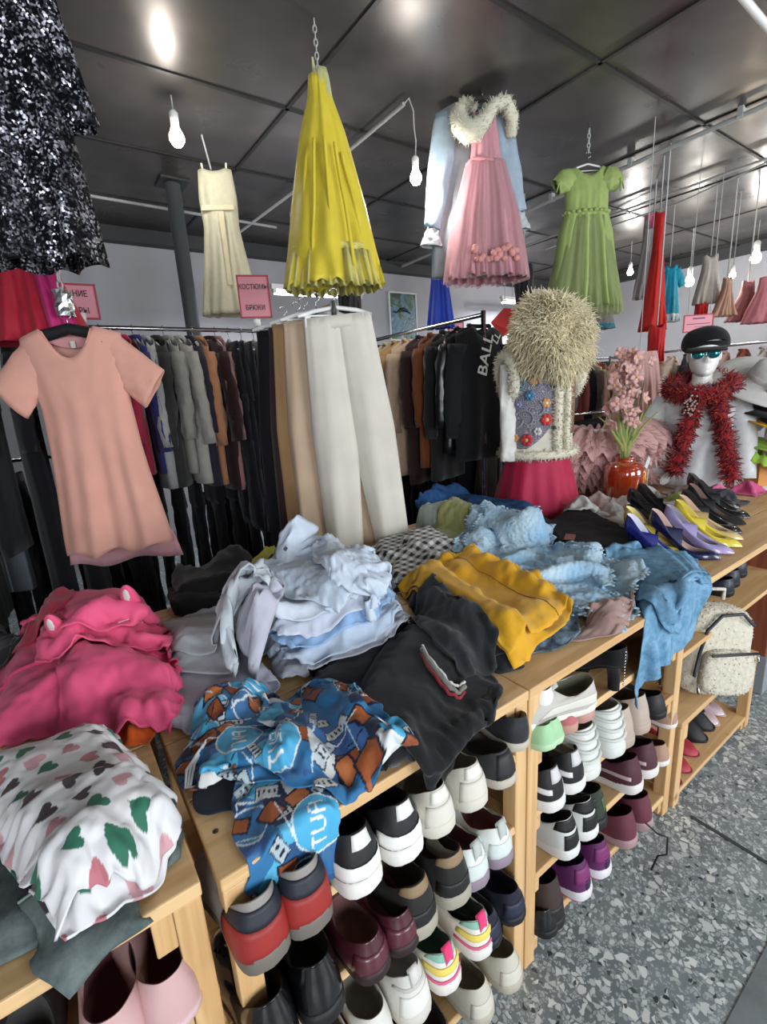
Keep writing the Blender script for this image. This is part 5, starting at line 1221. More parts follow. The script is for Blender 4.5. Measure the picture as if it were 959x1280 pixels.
# ---- clothing rails
def rail(label, a, b, ends=True, legs=True, m=None, r=.012, hh=None):
    t = thing('clothes_rail', label, 'rail', ((a[0]+b[0])/2, (a[1]+b[1])/2, 0)); c = np.array([(a[0]+b[0])/2, (a[1]+b[1])/2, 0])
    g = G(); g.tube([np.array(a)-c, np.array(b)-c], r, n=10); g.build('hanging_bar', M_chrome, parent=t)
    for e in (a, b):
        q = np.array(e)-c
        g = G(); g.tube([(q[0], q[1], .02), (q[0], q[1], e[2]+.02)], .013, n=10); g.build('upright', M_chrome, parent=t)
        d = np.array([-(b[1]-a[1]), b[0]-a[0]]); d = d/np.linalg.norm(d)*.22
        g = G(); g.tube([(q[0]-d[0], q[1]-d[1], .02), (q[0]+d[0], q[1]+d[1], .02)], .014, n=8); g.build('foot', M_black, parent=t)
    return t
def hung(kind, lb, rl, f, color, zdrop, seed, group, rot=0, mat=None, w=None, cat=None, extra=None):
    """one garment hanging across a rail at fraction f"""
    a, b = rl; a = np.array(a); b = np.array(b); p = a*(1-f)+b*f; az = math.atan2(b[1]-a[1], b[0]-a[0])+PI/2+rot
    z = -zdrop; R = random.Random(seed)
    m = mat or fab(color, crease=.35)
    if kind in ('jacket', 'shirt', 'coat', 'sweater'):
        t = thing(kind, lb, cat or kind, p+np.array([0, 0, -.05]), az, group); w = w or .22
        th = .05 if kind in ('jacket', 'coat') else .03
        g = G(); body_grid(g, [(0, w*.95), (-.2, w), (z, w*1.05)], [(0, th*.5), (-.15, th), (z, th)], z, neck=.07, fd=.06, slope=.42, folds=(5, .010), seed=seed, nu=20, nv=14); g.build(kind+'_body', m, parent=t, solid=.003)
        for s in (-1, 1):
            g = G(); e = (s*(w*1.02+R.uniform(-.01, .02)), R.uniform(-.03, .03), -.58+R.uniform(-.03, .05)); sleeve(g, (s*w*.86, 0, -.10), e, .07, .05, flat=.6, seed=seed+s, n=10, k=9, wr=.007, bend=(s*.02, 0, 0)); g.build('sleeve', m, parent=t, solid=.003)
        g = G(); g.tube([(.075*math.cos(q), .035*math.sin(q), .0-.05*max(0, -math.sin(q))) for q in np.linspace(0, 2*PI, 15)], .012, n=6); g.build('collar', m, parent=t)
    elif kind == 'trousers':
        t = thing('trousers', lb, 'trousers', p+np.array([0, 0, -.08]), az, group); w = w or .19
        g = G(); leg_z = z
        body_grid(g, [(0, w), (-.2, w*1.12), (-.34, w*1.15)], [(0, .015), (-.2, .035), (-.34, .04)], -.34, neck=0, fd=0, bd=0, slope=0, folds=(4, .004), seed=seed, nu=20, nv=10)
        for s in (-1, 1): sleeve(g, (s*w*.55, 0, -.30), (s*w*(.62+R.uniform(-.1, .1)), R.uniform(-.02, .02), leg_z), w*.58, w*.50, flat=.32, seed=seed+s, n=14, k=14, wr=.006)
        g.build('trouser_legs', m, parent=t, solid=.002)
        g = G(); P = [[(w*1.01*math.cos(q), .018*math.sin(q), dz) for q in np.linspace(0, 2*PI, 25)] for dz in (.002, -.018, -.038)]; g.grid(np.array(P)); g.build('waistband', m, parent=t, solid=.003, off=0)
    if extra: extra(t)
    return t
# left rack: shirts, coats and trousers
RA = ((-1.2, 3.02, 1.965), (1.42, 3.02, 1.965))
rail('long chrome clothes rail behind the peach dress', *RA)
gr = 'garments on the left rail'
spec = [('coat', '#15151a', 1.25), ('coat', '#1a1a20', 1.3), ('jacket', '#24242b', .95), ('coat', '#131318', 1.25), ('coat', '#101014', 1.28), ('coat', '#18181c', 1.22), ('jacket', '#17181d', .9), ('coat', '#121216', 1.25), ('coat', '#141418', 1.2),
        ('shirt', '#6d3b3f', .66), ('jacket', '#15161b', .7), ('shirt', '#77747a', .66), ('shirt', '#a62a45', .64), ('shirt', '#2a2c66', .64), ('jacket', '#9a9a98', .72), ('jacket', '#2a2a28', .72), ('shirt', '#86857c', .66), ('jacket', '#9d9a91', .72), ('jacket', '#231f2c', .74), ('shirt', '#a87453', .74),
        ('sweater', '#2f1b1d', .78), ('sweater', '#96686a', .78), ('trousers', '#14151d', 1.0), ('trousers', '#101117', 1.02), ('trousers', '#12141c', 1.04), ('trousers', '#77736d', .98), ('trousers', '#101015', 1.05), ('trousers', '#8a8f96', .96), ('trousers', '#0f1014', 1.08)]
wordy = {'#15151a': 'inky', '#1a1a20': 'charcoal', '#24242b': 'slate', '#131318': 'jet', '#101014': 'deep', '#18181c': 'sooty', '#17181d': 'smoky', '#121216': 'raven', '#141418': 'coal'}
nm_l = ['black long coat at the far left end of the rail', 'black long coat second from the left end', 'dark slate jacket between black coats at left', 'black coat behind the left sleeve of the peach dress', 'black coat behind the collar of the peach dress', 'black coat hanging behind the peach dress centre', 'black jacket behind the right side of the peach dress', 'black long coat showing right of the peach dress hem', 'black long coat beside the first coloured shirt',
        'dull red shirt just right of the peach sleeve', 'black jacket next to the dull red shirt', 'grey shirt beside the crimson one on the left rail', 'crimson shirt on the left rail', 'royal blue shirt touching the crimson one', 'light grey jacket with long sleeve on the left rail', 'dark patterned jacket beside the light grey one', 'grey olive shirt in the middle of the left rail', 'pale stone jacket near the pillar', 'dark violet jacket next to the stone one', 'tan orange shirt beside dark violet jacket',
        'dark maroon sweater next to the tan shirt', 'dusty rose sweater beside the black trousers', 'navy black trousers right of the rose sweater', 'black trousers second from the rose sweater', 'blue black trousers third from the rose sweater', 'grey striped trousers on the left rail', 'black slim trousers between grey and pale ones', 'pale grey white patterned trousers on the left rail', 'long black trousers with red hem tag by the rail end']
n = len(spec)
# black coats fill the left part, colours follow
fr = [.04, .09, .15, .21, .27, .33, .39, .45, .51]+list(np.linspace(.58, .985, n-9))
for k, ((kd, c, zd), lb, f) in enumerate(zip(spec, nm_l, fr)):
    mm = None
    if c == '#77736d' or c == '#8a8f96':
        mm = bpy.data.materials.new('striped_cloth'); mm.use_nodes = True; nt = mm.node_tree; b = nt.nodes['Principled BSDF']; tc = node(nt, 'ShaderNodeTexCoord'); wv = node(nt, 'ShaderNodeTexWave'); wv.inputs['Scale'].default_value = 18 if c == '#8a8f96' else 30
        wv.inputs['Distortion'].default_value = 2; cr = node(nt, 'ShaderNodeValToRGB'); cr.color_ramp.elements[0].position = .35; cr.color_ramp.elements[0].color = (*srgb('#3a3a3e' if c == '#8a8f96' else '#5f5b56'), 1); cr.color_ramp.elements[1].position = .5; cr.color_ramp.elements[1].color = (*srgb('#b9bbbd' if c == '#8a8f96' else '#8a857f'), 1)
        nt.links.new(tc.outputs['Object'], wv.inputs['Vector']); nt.links.new(wv.outputs['Fac'], cr.inputs[0]); nt.links.new(cr.outputs[0], b.inputs['Base Color']); b.inputs['Roughness'].default_value = .85
    o = hung(kd, lb, RA, f, c, zd*1.13, 200+k, gr, rot=rnd.uniform(-.12, .12)+(.0 if k < 9 else -.10), mat=mm, w=.17 if kd == 'trousers' else None)
    if lb.startswith('long black trousers'):
        g = G(); g.box((-.1, 0, -1.02), (.12, .09, .05)); g.build('red_tag', plain('#c02a2a', .6), parent=o, smooth=False)
hg = hanger('white plastic hanger on the left rail', (RA[0][0]*.44+RA[1][0]*.56, 3.02, 1.91), PI/2, w=.17, group='white hangers on the left rail')
for f in (.56, .60, .66, .72, .78, .83, .86, .89, .92, .95): dup(hg, 'white plastic hanger on the left rail', (-1.2+2.62*f, 3.02, 1.91), PI/2+rnd.uniform(-.1, .1))
hg['label'] = 'white plastic hanger on the left rail'
# trouser rail running away from the viewer
RB = ((1.075, 1.80, 1.9), (1.075, 2.50, 1.9))
rail('short chrome rail carrying the cream wide leg trousers', *RB)
gb = 'trousers on the short rail'
def wide(lb, y, c, z, w, seed, rot=0, dx=0, m=None, x=1.09, tilt=.0):
    t = thing('wide_leg_trousers', lb, 'trousers', (x+dx, y, 1.86), -.45+rot, gb); mt = m or fab(c, crease=.15, rough=.75, scale=16)
    for s in (-1, 1):
        P = []
        for i in range(33):
            v = i/32; zz = z*v; inner = -.014 if v < .5 else -.014+(v-.5)*.09; outer = w*(1+.30*min(1, v/.45))+.02*max(0, v-.45)
            cx = s*(inner+outer)/2; r = (outer-inner)/2; ring = []
            for q in range(24):
                a = 2*PI*q/24; fo = .010*v*math.sin(5*a+seed+v*3)+.004*math.sin(9*a+seed*2+v*5)
                ca = math.cos(a); px_ = cx+r*math.copysign(abs(ca)**.8, ca)
                ring.append((px_, (.022+.035*min(1, v*2.5))*math.sin(a)+fo, zz+.012*math.sin(a*2+seed)*(v > .95)))
            P.append(ring)
        g = G(); g.grid(np.array(P), cv=True); g.build('trouser_leg', mt, parent=t, solid=.002)
    g = G(); P = [[(w*1.01*math.cos(q), .024*math.sin(q), dz) for q in np.linspace(0, 2*PI, 31)] for dz in (.004, -.02, -.045)]; g.grid(np.array(P)); g.build('waistband', mt, parent=t, solid=.003, off=0)
    t.rotation_euler = (0, -tilt, -.45+rot)
    return t
wide('cream wide leg trousers hanging in front above the gingham shirt', 1.80, '#cdc8bc', -1.03, .138, 301, tilt=.07)
wide('light beige trousers directly behind the cream ones', 1.90, '#c3ab90', -1.0, .15, 304, dx=-.03, tilt=.04)
wide('camel trousers behind the light beige ones', 2.0, '#b08d62', -1.0, .15, 307, dx=-.035, tilt=.03)
wide('dark brown trousers behind the camel ones', 2.1, '#3b2a2b', -.98, .14, 310, dx=-.02)
wide('black trousers farthest back on the short rail', 2.22, '#14151a', -1.05, .14, 313, dx=-.03)
hw = hanger('white clip hanger on the short rail', (1.08, 1.80, 1.895), -.45, w=.15, group='clip hangers on the short rail', clips=True, drop=.03)
for y, dx in ((1.90, -.03), (2.0, -.035), (2.1, -.02), (2.22, -.03)): dup(hw, 'white clip hanger on the short rail', (1.08+dx, y, 1.895), -.45)
# coat rail in the middle
RC = ((2.16, 3.5, 1.92), (2.06, 1.90, 1.92))
rail('middle chrome rail with coats behind the embroidered vest mannequin', *RC)
gc = 'coats on the middle rail'
M_lea = plain('#111214', .35, bump=.5, scale=30, coat=.15)
cs = [('coat', '#1d1d1f', .8, 'black coat near the far end of the middle rail'), ('coat', '#5f5c52', .75, 'olive grey coat on the middle rail'), ('coat', '#1a1a1c', .8, 'black coat behind the cream coats'), ('coat', '#2b2b2a', .8, 'charcoal coat left of the cream coats'), ('coat', '#b7a98c', .85, 'cream coat on the middle rail'), ('coat', '#a98a5e', .8, 'camel coat on the middle rail'), ('coat', '#c2a88f', .86, 'pale pinkish beige coat on the middle rail'),
      ('coat', '#33201c', .9, 'dark brown suede coat right of the beige coats'), ('coat', '#7a4327', .78, 'rust brown leather coat on the middle rail'), ('coat', '#1b1a1b', .85, 'black coat behind the leather jacket')]
for k, (kd, c, zd, lb) in enumerate(cs): hung(kd, lb, RC, .14+.073*k+(.02 if k > 6 else 0), c, zd, 400+k, gc, rot=.42+rnd.uniform(-.08, .08), w=.24)
hung('jacket', 'shiny black leather jacket on the middle rail beside the lettered sweatshirt', RC, .90, '#111214', .68, 431, gc, mat=M_lea, w=.22, rot=.38)
def ball_text(t):
    m = plain('#dcdcdc', .6)
    text('lettering', 'BALL', .10, m, t, (-.035, -.08, -.16), (PI/2, math.radians(-75), 0))
    text('lettering', 'LL', .06, m, t, (.05, -.08, -.075), (PI/2, math.radians(-60), 0))
    text('small_lettering', 'I', .05, m, t, (.03, -.085, -.24), (PI/2, math.radians(-80), 0))
o = hung('jacket', 'black sweatshirt with white BALL lettering on its shoulder at the rail end', RC, .98, '#0f1013', .72, 436, gc, w=.18, rot=.05, extra=ball_text)
for k in range(4):
    pass
# pink signs over the rails
def sign(label, c, w, h, rz, lines, pole_to=None, sz=.06):
    t = thing('rail_sign', label, 'sign', c, rz)
    g = G(); g.box((0, 0, 0), (w, .004, h)); g.build('sign_panel', plain('#d98f9d', .5), parent=t, smooth=False)
    g = G(); r = .009
    for x in (-w/2, w/2): g.box((x, 0, 0), (r, .010, h+r))
    for z in (-h/2, h/2): g.box((0, 0, z), (w+r, .010, r))
    g.build('sign_frame', plain('#a3343f', .5), parent=t, smooth=False)
    for k, ln in enumerate(lines):
        text('sign_lettering', ln, sz, plain('#3a2a30', .6), t, (0, -.004, h/2-(k+.5)*h/len(lines)-.004), (PI/2, 0, 0), xs=.8)
    if pole_to: g = G(); g.tube([(0, .006, -h/2), (0, .006, pole_to-c[2])], .006, n=6); g.box((0, .006, pole_to-c[2]+.02), (.04, .03, .04)); g.build('sign_stem', M_white, parent=t)
    return t
c = PY(318, 371, 3.0); sign('pink framed sign standing on the rail below the cream dress', c, .18, .235, -.35, ['КОСТЮМЫ', 'БРЮКИ'], pole_to=1.99, sz=.04)
c = PY(98, 377, 3.0); sign('pink framed sign on the left rail partly behind the crimson skirt', c, .165, .16, -.1, ['   НИЕ', '    РЫ'], pole_to=1.99, sz=.04)
# ------------------------------------------------------------------ mannequins
M_man = plain('#dcdad6', .35, coat=.2, name='mannequin_white')
def head_mesh(g, h=.235, w=.078, d=.10, nu=40, nv=34, neck=True):
    """head with brow, nose, lips and chin; faces -y; chin at z=0"""
    P = []
    tabw = [(0, .30), (.04, .52), (.12, .70), (.25, .86), (.45, .97), (.6, 1.0), (.75, .96), (.88, .74), (.96, .42), (1, .0)]
    tabf = [(0, .62), (.05, .80), (.12, .86), (.2, .84), (.3, .87), (.42, .88), (.5, .86), (.6, .97), (.75, .96), (.88, .74), (.96, .42), (1, 0)]
    tabb = [(0, .10), (.06, .18), (.15, .42), (.25, .70), (.45, .98), (.6, 1.06), (.75, 1.02), (.88, .8), (.96, .46), (1, 0)]
    for i in range(nv+1):
        v = i/nv; z = v*h; ww = interp(v, tabw)*w; f = interp(v, tabf)*d; b = interp(v, tabb)*d; row = []
        for j in range(nu):
            a = 2*PI*j/nu; x = ww*math.sin(a); c = math.cos(a)
            y = -f*abs(c)**.85 if c > 0 else b*abs(c)**.9
            if c > 0:
                ex = x/w
                y -= .026*math.exp(-(ex/.16)**2)*math.exp(-((v-.37)/.055)**2)+.014*math.exp(-(ex/.12)**2)*math.exp(-((v-.46)/.07)**2)
                y -= .007*math.exp(-(ex/.33)**2)*(math.exp(-((v-.225)/.022)**2)+math.exp(-((v-.175)/.022)**2))
                y -= .008*math.exp(-(ex/.3)**2)*math.exp(-((v-.06)/.05)**2)
                y += .011*math.exp(-((abs(ex)-.42)/.2)**2)*math.exp(-((v-.50)/.05)**2)
            row.append((x, y, z))
        P.append(row)
    g.grid(np.array(P), cv=True)
    for s in (-1, 1): g.ball((s*w*1.0, .01, h*.46), (.008, .016, .032), n=8, m=8)
    return g
def tpt(a, z, W, Dd, off=0):
    """point on an elliptic torso, a = angle from the front towards the left of the viewer"""
    w = interp(-z, sorted([(-q, r) for q, r in W]))+off; d = interp(-z, sorted([(-q, r) for q, r in Dd]))+off
    return np.array([-w*math.sin(a), -d*math.cos(a), z])
def torso(g, W, Dd, z0, z1, a0=-PI, a1=PI, off=0, nu=40, nv=24, wr=0, seed=0):
    cl = abs(a1-a0-2*PI) < 1e-6; P = []
    for i in range(nv+1):
        z = z0+(z1-z0)*i/nv; row = []
        for j in range(nu if cl else nu+1):
            a = a0+(a1-a0)*j/nu; row.append(tpt(a, z, W, Dd, off+wr*(math.sin(a*7+seed+z*9)+.6*math.sin(a*13+z*23+seed))))
        P.append(row)
    return g.grid(np.array(P), cv=cl)
def surf_fur(name, parent, mat, gen, n, ln, w, droop, seed, curl=.4, seg=2):
    R = random.Random(seed); pts = []; nr = []
    for _ in range(n): p, d = gen(R); pts.append(p); nr.append(d)
    g = G(); fuzz(g, pts, nr, ln=ln, w=w, droop=droop, curl=curl, seed=seed, seg=seg); return g.build(name, mat, parent=parent)
MX, MY = 2.14, 1.60
t = thing('mannequin', 'white torso mannequin standing behind the jeans, dressed in vest and fur hat', 'mannequin', (MX, MY, TT), -.31)
# z here is height above the table
W1 = [(0, .15), (.3, .14), (.42, .12), (.62, .145), (.80, .17), (.86, .12), (.89, .055), (.93, .05)]
D1 = [(0, .12), (.3, .11), (.42, .09), (.62, .115), (.80, .085), (.86, .06), (.89, .05), (.93, .05)]
def flip(T): return [(-z, r) for z, r in T]
g = G(); W_, D_ = W1, D1
P = [[(interp(z, W_)*math.sin(a), -interp(z, D_)*math.cos(a), z) for a in np.linspace(0, 2*PI, 37)[:-1]] for z in np.linspace(.01, .93, 34)]
g.grid(np.array(P), cv=True); g.build('torso', M_man, parent=t)
g = G(); head_mesh(g); o = g.build('head', M_man, parent=t); o.location = (0, 0, .885)
g = G(); g.lathe([(0, .012), (.15, .012), (.155, .006), (.15, 0), (0, 0)], n=28); g.build('base', M_man, parent=t)
# crimson skirt
t = thing('crimson_skirt', 'crimson pleated skirt on the embroidered vest mannequin', 'skirt', (MX, MY, TT), -.31)
g = G(); P = []
for i in range(24):
    v = i/23; z = .36-.352*v; row = []
    for j in range(90):
        a = 2*PI*j/90; pl = .016*v*math.sin(6*a+1.2*v+.5)+.007*v*math.sin(15*a+2)
        row.append(((.158+.075*v+pl)*math.sin(a), -(.125+.07*v+pl)*math.cos(a), z))
    P.append(row)
g.grid(np.array(P), cv=True); g.build('skirt_body', fab('#a8163f', rough=.55, crease=.2), parent=t, solid=.002)
g = G(); P = [[(.165*math.sin(a), -.132*math.cos(a), z) for a in np.linspace(0, 2*PI, 49)[:-1]] for z in (.375, .355, .335)]; g.grid(np.array(P), cv=True); g.build('waistband', fab('#98133a'), parent=t, solid=.003)
# vest
t = thing('fur_vest', 'white fur trimmed vest with grey floral embroidered panel on mannequin', 'vest', (MX, MY, TT), -.31)
WV = [(.30, .185), (.45, .185), (.62, .185), (.78, .19), (.86, .16), (.90, .09)]; DV = [(.30, .155), (.45, .145), (.62, .15), (.78, .12), (.86, .085), (.90, .065)]
def vp(a, z, off=0): return np.array([-(interp(z, WV)+off)*math.sin(a), -(interp(z, DV)+off)*math.cos(a), z])
M_cr = fab('#cfcabb', crease=.3); M_fur = fab('#d2ccb8', rough=.95)
g = G(); P = [[vp(a, z) for a in np.linspace(-PI, PI, 49)[:-1]] for z in np.linspace(.31, .89, 24)]; g.grid(np.array(P), cv=True); g.build('vest_body', M_cr, parent=t, solid=.004)
def brocade():
    m, nt, b = base('grey_brocade'); L = nt.links; tc = node(nt, 'ShaderNodeTexCoord'); v = node(nt, 'ShaderNodeTexVoronoi'); v.inputs['Scale'].default_value = 38
    L.new(tc.outputs['Object'], v.inputs['Vector']); w = node(nt, 'ShaderNodeMath', operation='SINE'); mu = node(nt, 'ShaderNodeMath', operation='MULTIPLY'); mu.inputs[1].default_value = 22
    L.new(v.outputs['Distance'], mu.inputs[0]); L.new(mu.outputs[0], w.inputs[0]); cr = node(nt, 'ShaderNodeValToRGB'); e = cr.color_ramp.elements
    e[0].position = .3; e[0].color = (*srgb('#6d6b74'), 1); e[1].position = .9; e[1].color = (*srgb('#9896a4'), 1); L.new(w.outputs[0], cr.inputs[0]); L.new(cr.outputs[0], b.inputs['Base Color'])
    bp = node(nt, 'ShaderNodeBump'); bp.inputs['Strength'].default_value = .5; bp.inputs['Distance'].default_value = .003; L.new(w.outputs[0], bp.inputs['Height']); L.new(bp.outputs[0], b.inputs['Normal']); b.inputs['Roughness'].default_value = .7; return m
def panel(a0, a1, z0, z1, mat, nm, rnd_in=True):
    g = G(); P = []
    for i in range(19):
        v = i/18; z = z0+(z1-z0)*v
        cut = (a1-a0)*.42*(max(0, 1-v/.32)**2)       # rounded lower front corner
        lo = a0+cut; cut2 = (a1-a0)*.45*(max(0, (v-.55)/.45)**1.5); lo += cut2
        P.append([vp(lo+(a1-lo)*u, z, .006) for u in np.linspace(0, 1, 15)])
    g.grid(np.array(P)); return g.build(nm, mat, parent=t, solid=.003)
panel(.12, 1.75, .36, .84, brocade(), 'embroidered_panel')
panel(-1.2, -.42, .42, .80, plain('#7b5a48', .6), 'brown_panel')
def flower(a, z, r, cols):
    g = G(); c = vp(a, z, .011); n = c-np.array([0, 0, z]); n[2] = 0; n /= np.linalg.norm(n); s = np.array([-n[1], n[0], 0]); k = np.array([0, 0, 1.])
    for q in range(6):
        b = 2*PI*q/6; p = c+(s*math.cos(b)+k*math.sin(b))*r*.6
        g.ball(p, (r*.5, r*.5*.6+.002, r*.5), n=7, m=5)
    g.ball(c+n*.003, (r*.4,)*3, n=7, m=5, mi=1); g.build('embroidered_flower', [fab(cols[0]), fab(cols[1])], parent=t)
def paisley(a, z, r, c, tw=0):
    g = G(); pts = []; rr = []
    for q in np.linspace(0, 1, 14):
        an = q*4.6+tw; rad = r*(1-.75*q); pts.append(vp(a+rad*math.cos(an)/.17, z+rad*math.sin(an), .010)); rr.append(.006*(1-.6*q))
    g.tube(pts, rr, n=6); g.build('paisley_scroll', fab(c), parent=t)
flower(.80, .405, .030, ('#b3343e', '#e0b070')); flower(.30, .50, .028, ('#c13a3c', '#e6b57c')); flower(1.15, .415, .020, ('#c98a52', '#efe2c8')); flower(.32, .58, .022, ('#c9955c', '#e9dcc0'))
flower(.52, .445, .020, ('#c8c4c0', '#8a8894')); flower(.75, .62, .024, ('#3f7396', '#8aa9c4')); flower(.62, .70, .024, ('#c48e55', '#d9cfc0')); flower(1.05, .58, .018, ('#7d7aa8', '#c9c5da')); flower(.45, .76, .016, ('#5f6ea0', '#c9c5da'))
for a, z, r, c, tw in ((.85, .50, .06, '#85878c', .4), (.60, .55, .045, '#7c7f86', 2), (.65, .69, .045, '#b98a5a', 1), (1.2, .50, .05, '#8f9096', 3), (1.1, .68, .05, '#5a8a9a', 2.2), (.35, .66, .03, '#6c6fa0', 0), (1.25, .78, .03, '#7c8a6c', 1)): paisley(a, z, r, c, tw)
for z in (.46, .66): g = G(); c = vp(.12, z, .02); g.ball(c, (.012, .012, .009), n=8, m=6); g.build('toggle_button', plain('#2f3038', .4), parent=t)
def edge_fur(path, rad, n, seed, nm='fur_trim', ln=.02):
    n = int(n*1.7)
    path = [np.array(p) for p in path]; g = G(); g.tube(path, rad, n=10)
    R = random.Random(seed); pts = []; nr = []
    for _ in range(n):
        i = R.randrange(len(path)-1); f = R.random(); c = path[i]*(1-f)+path[i+1]*f; d = np.array([R.gauss(0, 1) for _ in range(3)]); d /= np.linalg.norm(d); pts.append(c+d*rad*1.0); nr.append(d)
    fuzz(g, pts, nr, ln=ln*.8, w=.003, droop=.3, seed=seed, seg=2); return g.build(nm, M_fur, parent=t)
edge_fur([vp(0.0, z, .012) for z in np.linspace(.33, .86, 12)], .022, 500, 1)
edge_fur([vp(-.32, z, .012) for z in np.linspace(.33, .84, 10)], .016, 300, 2)
edge_fur([vp(a, .325, .006) for a in np.linspace(-PI, PI, 30)], .022, 900, 3, 'hem_fur')
for s in (1, -1):
    cx = np.array([-s*.185, -.02, .715]); ring = [cx+np.array([-s*(.012+.012*math.cos(q)), -.055*math.sin(q)*1.15, .10*math.cos(q)]) for q in np.linspace(0, 2*PI, 19)]
    edge_fur(ring, .026, 700, 5+s, 'armhole_fur')
t2 = thing('white_blouse', 'white knit blouse whose long sleeve hangs from the fur vest armhole', 'blouse', (MX, MY, TT), -.31)
M_wk = fab('#d5d3cd', crease=.2)
for s in (1,):
    g = G(); sleeve(g, (-s*.185, -.02, .77), (-s*.205, -.05, .30), .052, .046, flat=.62, seed=4+s, k=16); g.build('sleeve', M_wk, parent=t2, solid=.002)
g = G(); P = [[(-(interp(z, W1)+.012)*math.sin(a), -(interp(z, D1)+.012)*math.cos(a), z) for a in np.linspace(-PI, PI, 33)[:-1]] for z in np.linspace(.40, .90, 12)]; g.grid(np.array(P), cv=True); g.build('blouse_body', M_wk, parent=t2)
# big fluffy hat
hc = np.array(PD(688, 424, 2.30))
t = thing('fur_hat', 'huge cream fluffy fur hat pulled low over the mannequin head', 'hat', hc-np.array([0, 0, .18]), 0)
rad = np.array([.175, .175, .185])
g = G(); g.ball((0, 0, .18), tuple(rad*.93), n=26, m=18); g.build('hat_crown', fab('#d9cba6'), parent=t)
def gen(R):
    d = np.array([R.gauss(0, 1), R.gauss(0, 1), R.gauss(0, 1)]); d /= np.linalg.norm(d); lump = 1+.15*math.sin(d[0]*5+1)*math.sin(d[2]*5+.6)+.05*math.sin(d[1]*9)
    return np.array([0, 0, .18])+d*rad*.93*lump, d
surf_fur('curly_fur', t, fab('#e6dab6', rough=.95, var=.12, sheen=.3), gen, 7000, .06, .0046, .6, 11, curl=.75, seg=4)

# mannequin with cap, sunglasses and red scarf
NX, NY = 3.22, 1.27
rz2 = math.atan2(-NY, -NX)+PI/2+.05
def T2(name, label, cat): return thing(name, label, cat, (NX, NY, TT), rz2)
t = T2('mannequin', 'white mannequin with cap, mirrored sunglasses and red feather scarf', 'mannequin')
W2 = [(0, .135), (.2, .13), (.38, .165), (.50, .195), (.56, .16), (.60, .07), (.64, .052), (.72, .05)]; D2 = [(0, .10), (.2, .10), (.38, .11), (.5, .085), (.56, .07), (.60, .055), (.72, .05)]
g = G(); P = [[(interp(z, W2)*math.sin(a), -interp(z, D2)*math.cos(a), z) for a in np.linspace(0, 2*PI, 37)[:-1]] for z in np.linspace(.01, .72, 30)]; g.grid(np.array(P), cv=True); g.build('torso', M_man, parent=t)
g = G(); head_mesh(g, h=.25, w=.080, d=.10); o = g.build('head', M_man, parent=t); o.location = (0, -.01, .655); o.rotation_euler = (0, 0, .12)
g = G(); g.lathe([(0, .01), (.14, .01), (.145, .005), (.14, 0), (0, 0)], n=28); g.build('base', M_man, parent=t)
t = T2('white_blouse', 'white satin blouse worn by the mannequin in the black cap', 'blouse')
M_sat = fab('#d2d5d6', rough=.45, crease=.3)
g = G(); P = []
for z in np.linspace(.0, .585, 26):
    P.append([(-(interp(z, W2)+.022+.008*math.sin(a*6+z*12)+.02*(.3-z if z < .3 else 0))*math.sin(a), -(interp(z, D2)+.026+.010*math.sin(a*7+z*14)+.03*max(0, .3-z))*math.cos(a), z+.004) for a in np.linspace(-PI, PI, 49)[:-1]])
g.grid(np.array(P), cv=True); g.build('blouse_body', M_sat, parent=t, solid=.002)
for s in (1, -1):
    g = G(); pth = [(-s*.17, 0, .53), (-s*.235, -.01, .42), (-s*.25, -.03, .26), (-s*.225, -.08, .12), (-s*.14, -.16, .075)] if s == 1 else [(-s*.17, 0, .53), (-s*.225, -.01, .40), (-s*.24, -.03, .22), (-s*.25, -.06, .07)]
    g.tube(pth, [.062, .066, .062, .056, .045][:len(pth)], n=14); g.build('sleeve', M_sat, parent=t, sub=1)
t = T2('feather_scarf', 'red and purple feathery scarf wrapped round the capped mannequin', 'scarf')
M_s1 = fab('#8d1d22', rough=.9, var=.3); M_s2 = fab('#5f1c3a', rough=.9, var=.3); M_s3 = fab('#a8381f', rough=.9, var=.3)
loop = [np.array([.15*math.cos(q), -.02-.135*math.sin(q)*1, .60-.045*math.sin(q)]) for q in np.linspace(0, 2*PI, 20)]
tails = [[(.06, -.15, .555), (.075, -.165, .45), (.085, -.165, .32), (.11, -.17, .18), (.13, -.17, .10)][::1], [(-.06, -.15, .56), (-.10, -.15, .45), (-.13, -.16, .30), (-.15, -.16, .16), (-.155, -.165, .03)]]
tails[0] = [(-x*0+(-x), y, z) if False else (-x*1.0, y, z) for x, y, z in tails[0]]
tails[0] = [(-.02-.02*k, -.155-.006*k, .555-.11*k) for k in range(5)]; tails[1] = [(.07+.028*k, -.15-.004*k, .56-.12*k) for k in range(5)]
for k, (pth, rr) in enumerate(((loop, .056), (tails[0], .046), (tails[1], .042))):
    g = G(); pth = [np.array(p) for p in pth]; g.tube(pth, rr*.75, n=10)
    g.build(('scarf_loop', 'scarf_tail', 'scarf_tail')[k], M_s1, parent=t)
    for mi, (mm, sd) in enumerate(((M_s1, 1), (M_s2, 2), (M_s3, 3))):
        def gen(R):
            i = R.randrange(len(pth)-1); f = R.random(); c = pth[i]*(1-f)+pth[i+1]*f; d = np.array([R.gauss(0, 1) for _ in range(3)]); d /= np.linalg.norm(d); return c+d*rr*.7, d
        surf_fur('feather_tufts', t, mm, gen, (900 if k == 0 else 450)//(1 if mi == 0 else 2), .04, .0055, .5, sd+k*5, curl=.7, seg=2)
g = G(); R_ = random.Random(6)
for _ in range(40): g.ball((-.05+R_.gauss(0, .018), -.215+R_.gauss(0, .006), .50+R_.gauss(0, .03)), .006, n=6, m=4)
g.build('beaded_brooch', plain('#a99890', .4), parent=t)['kind'] = 'stuff'
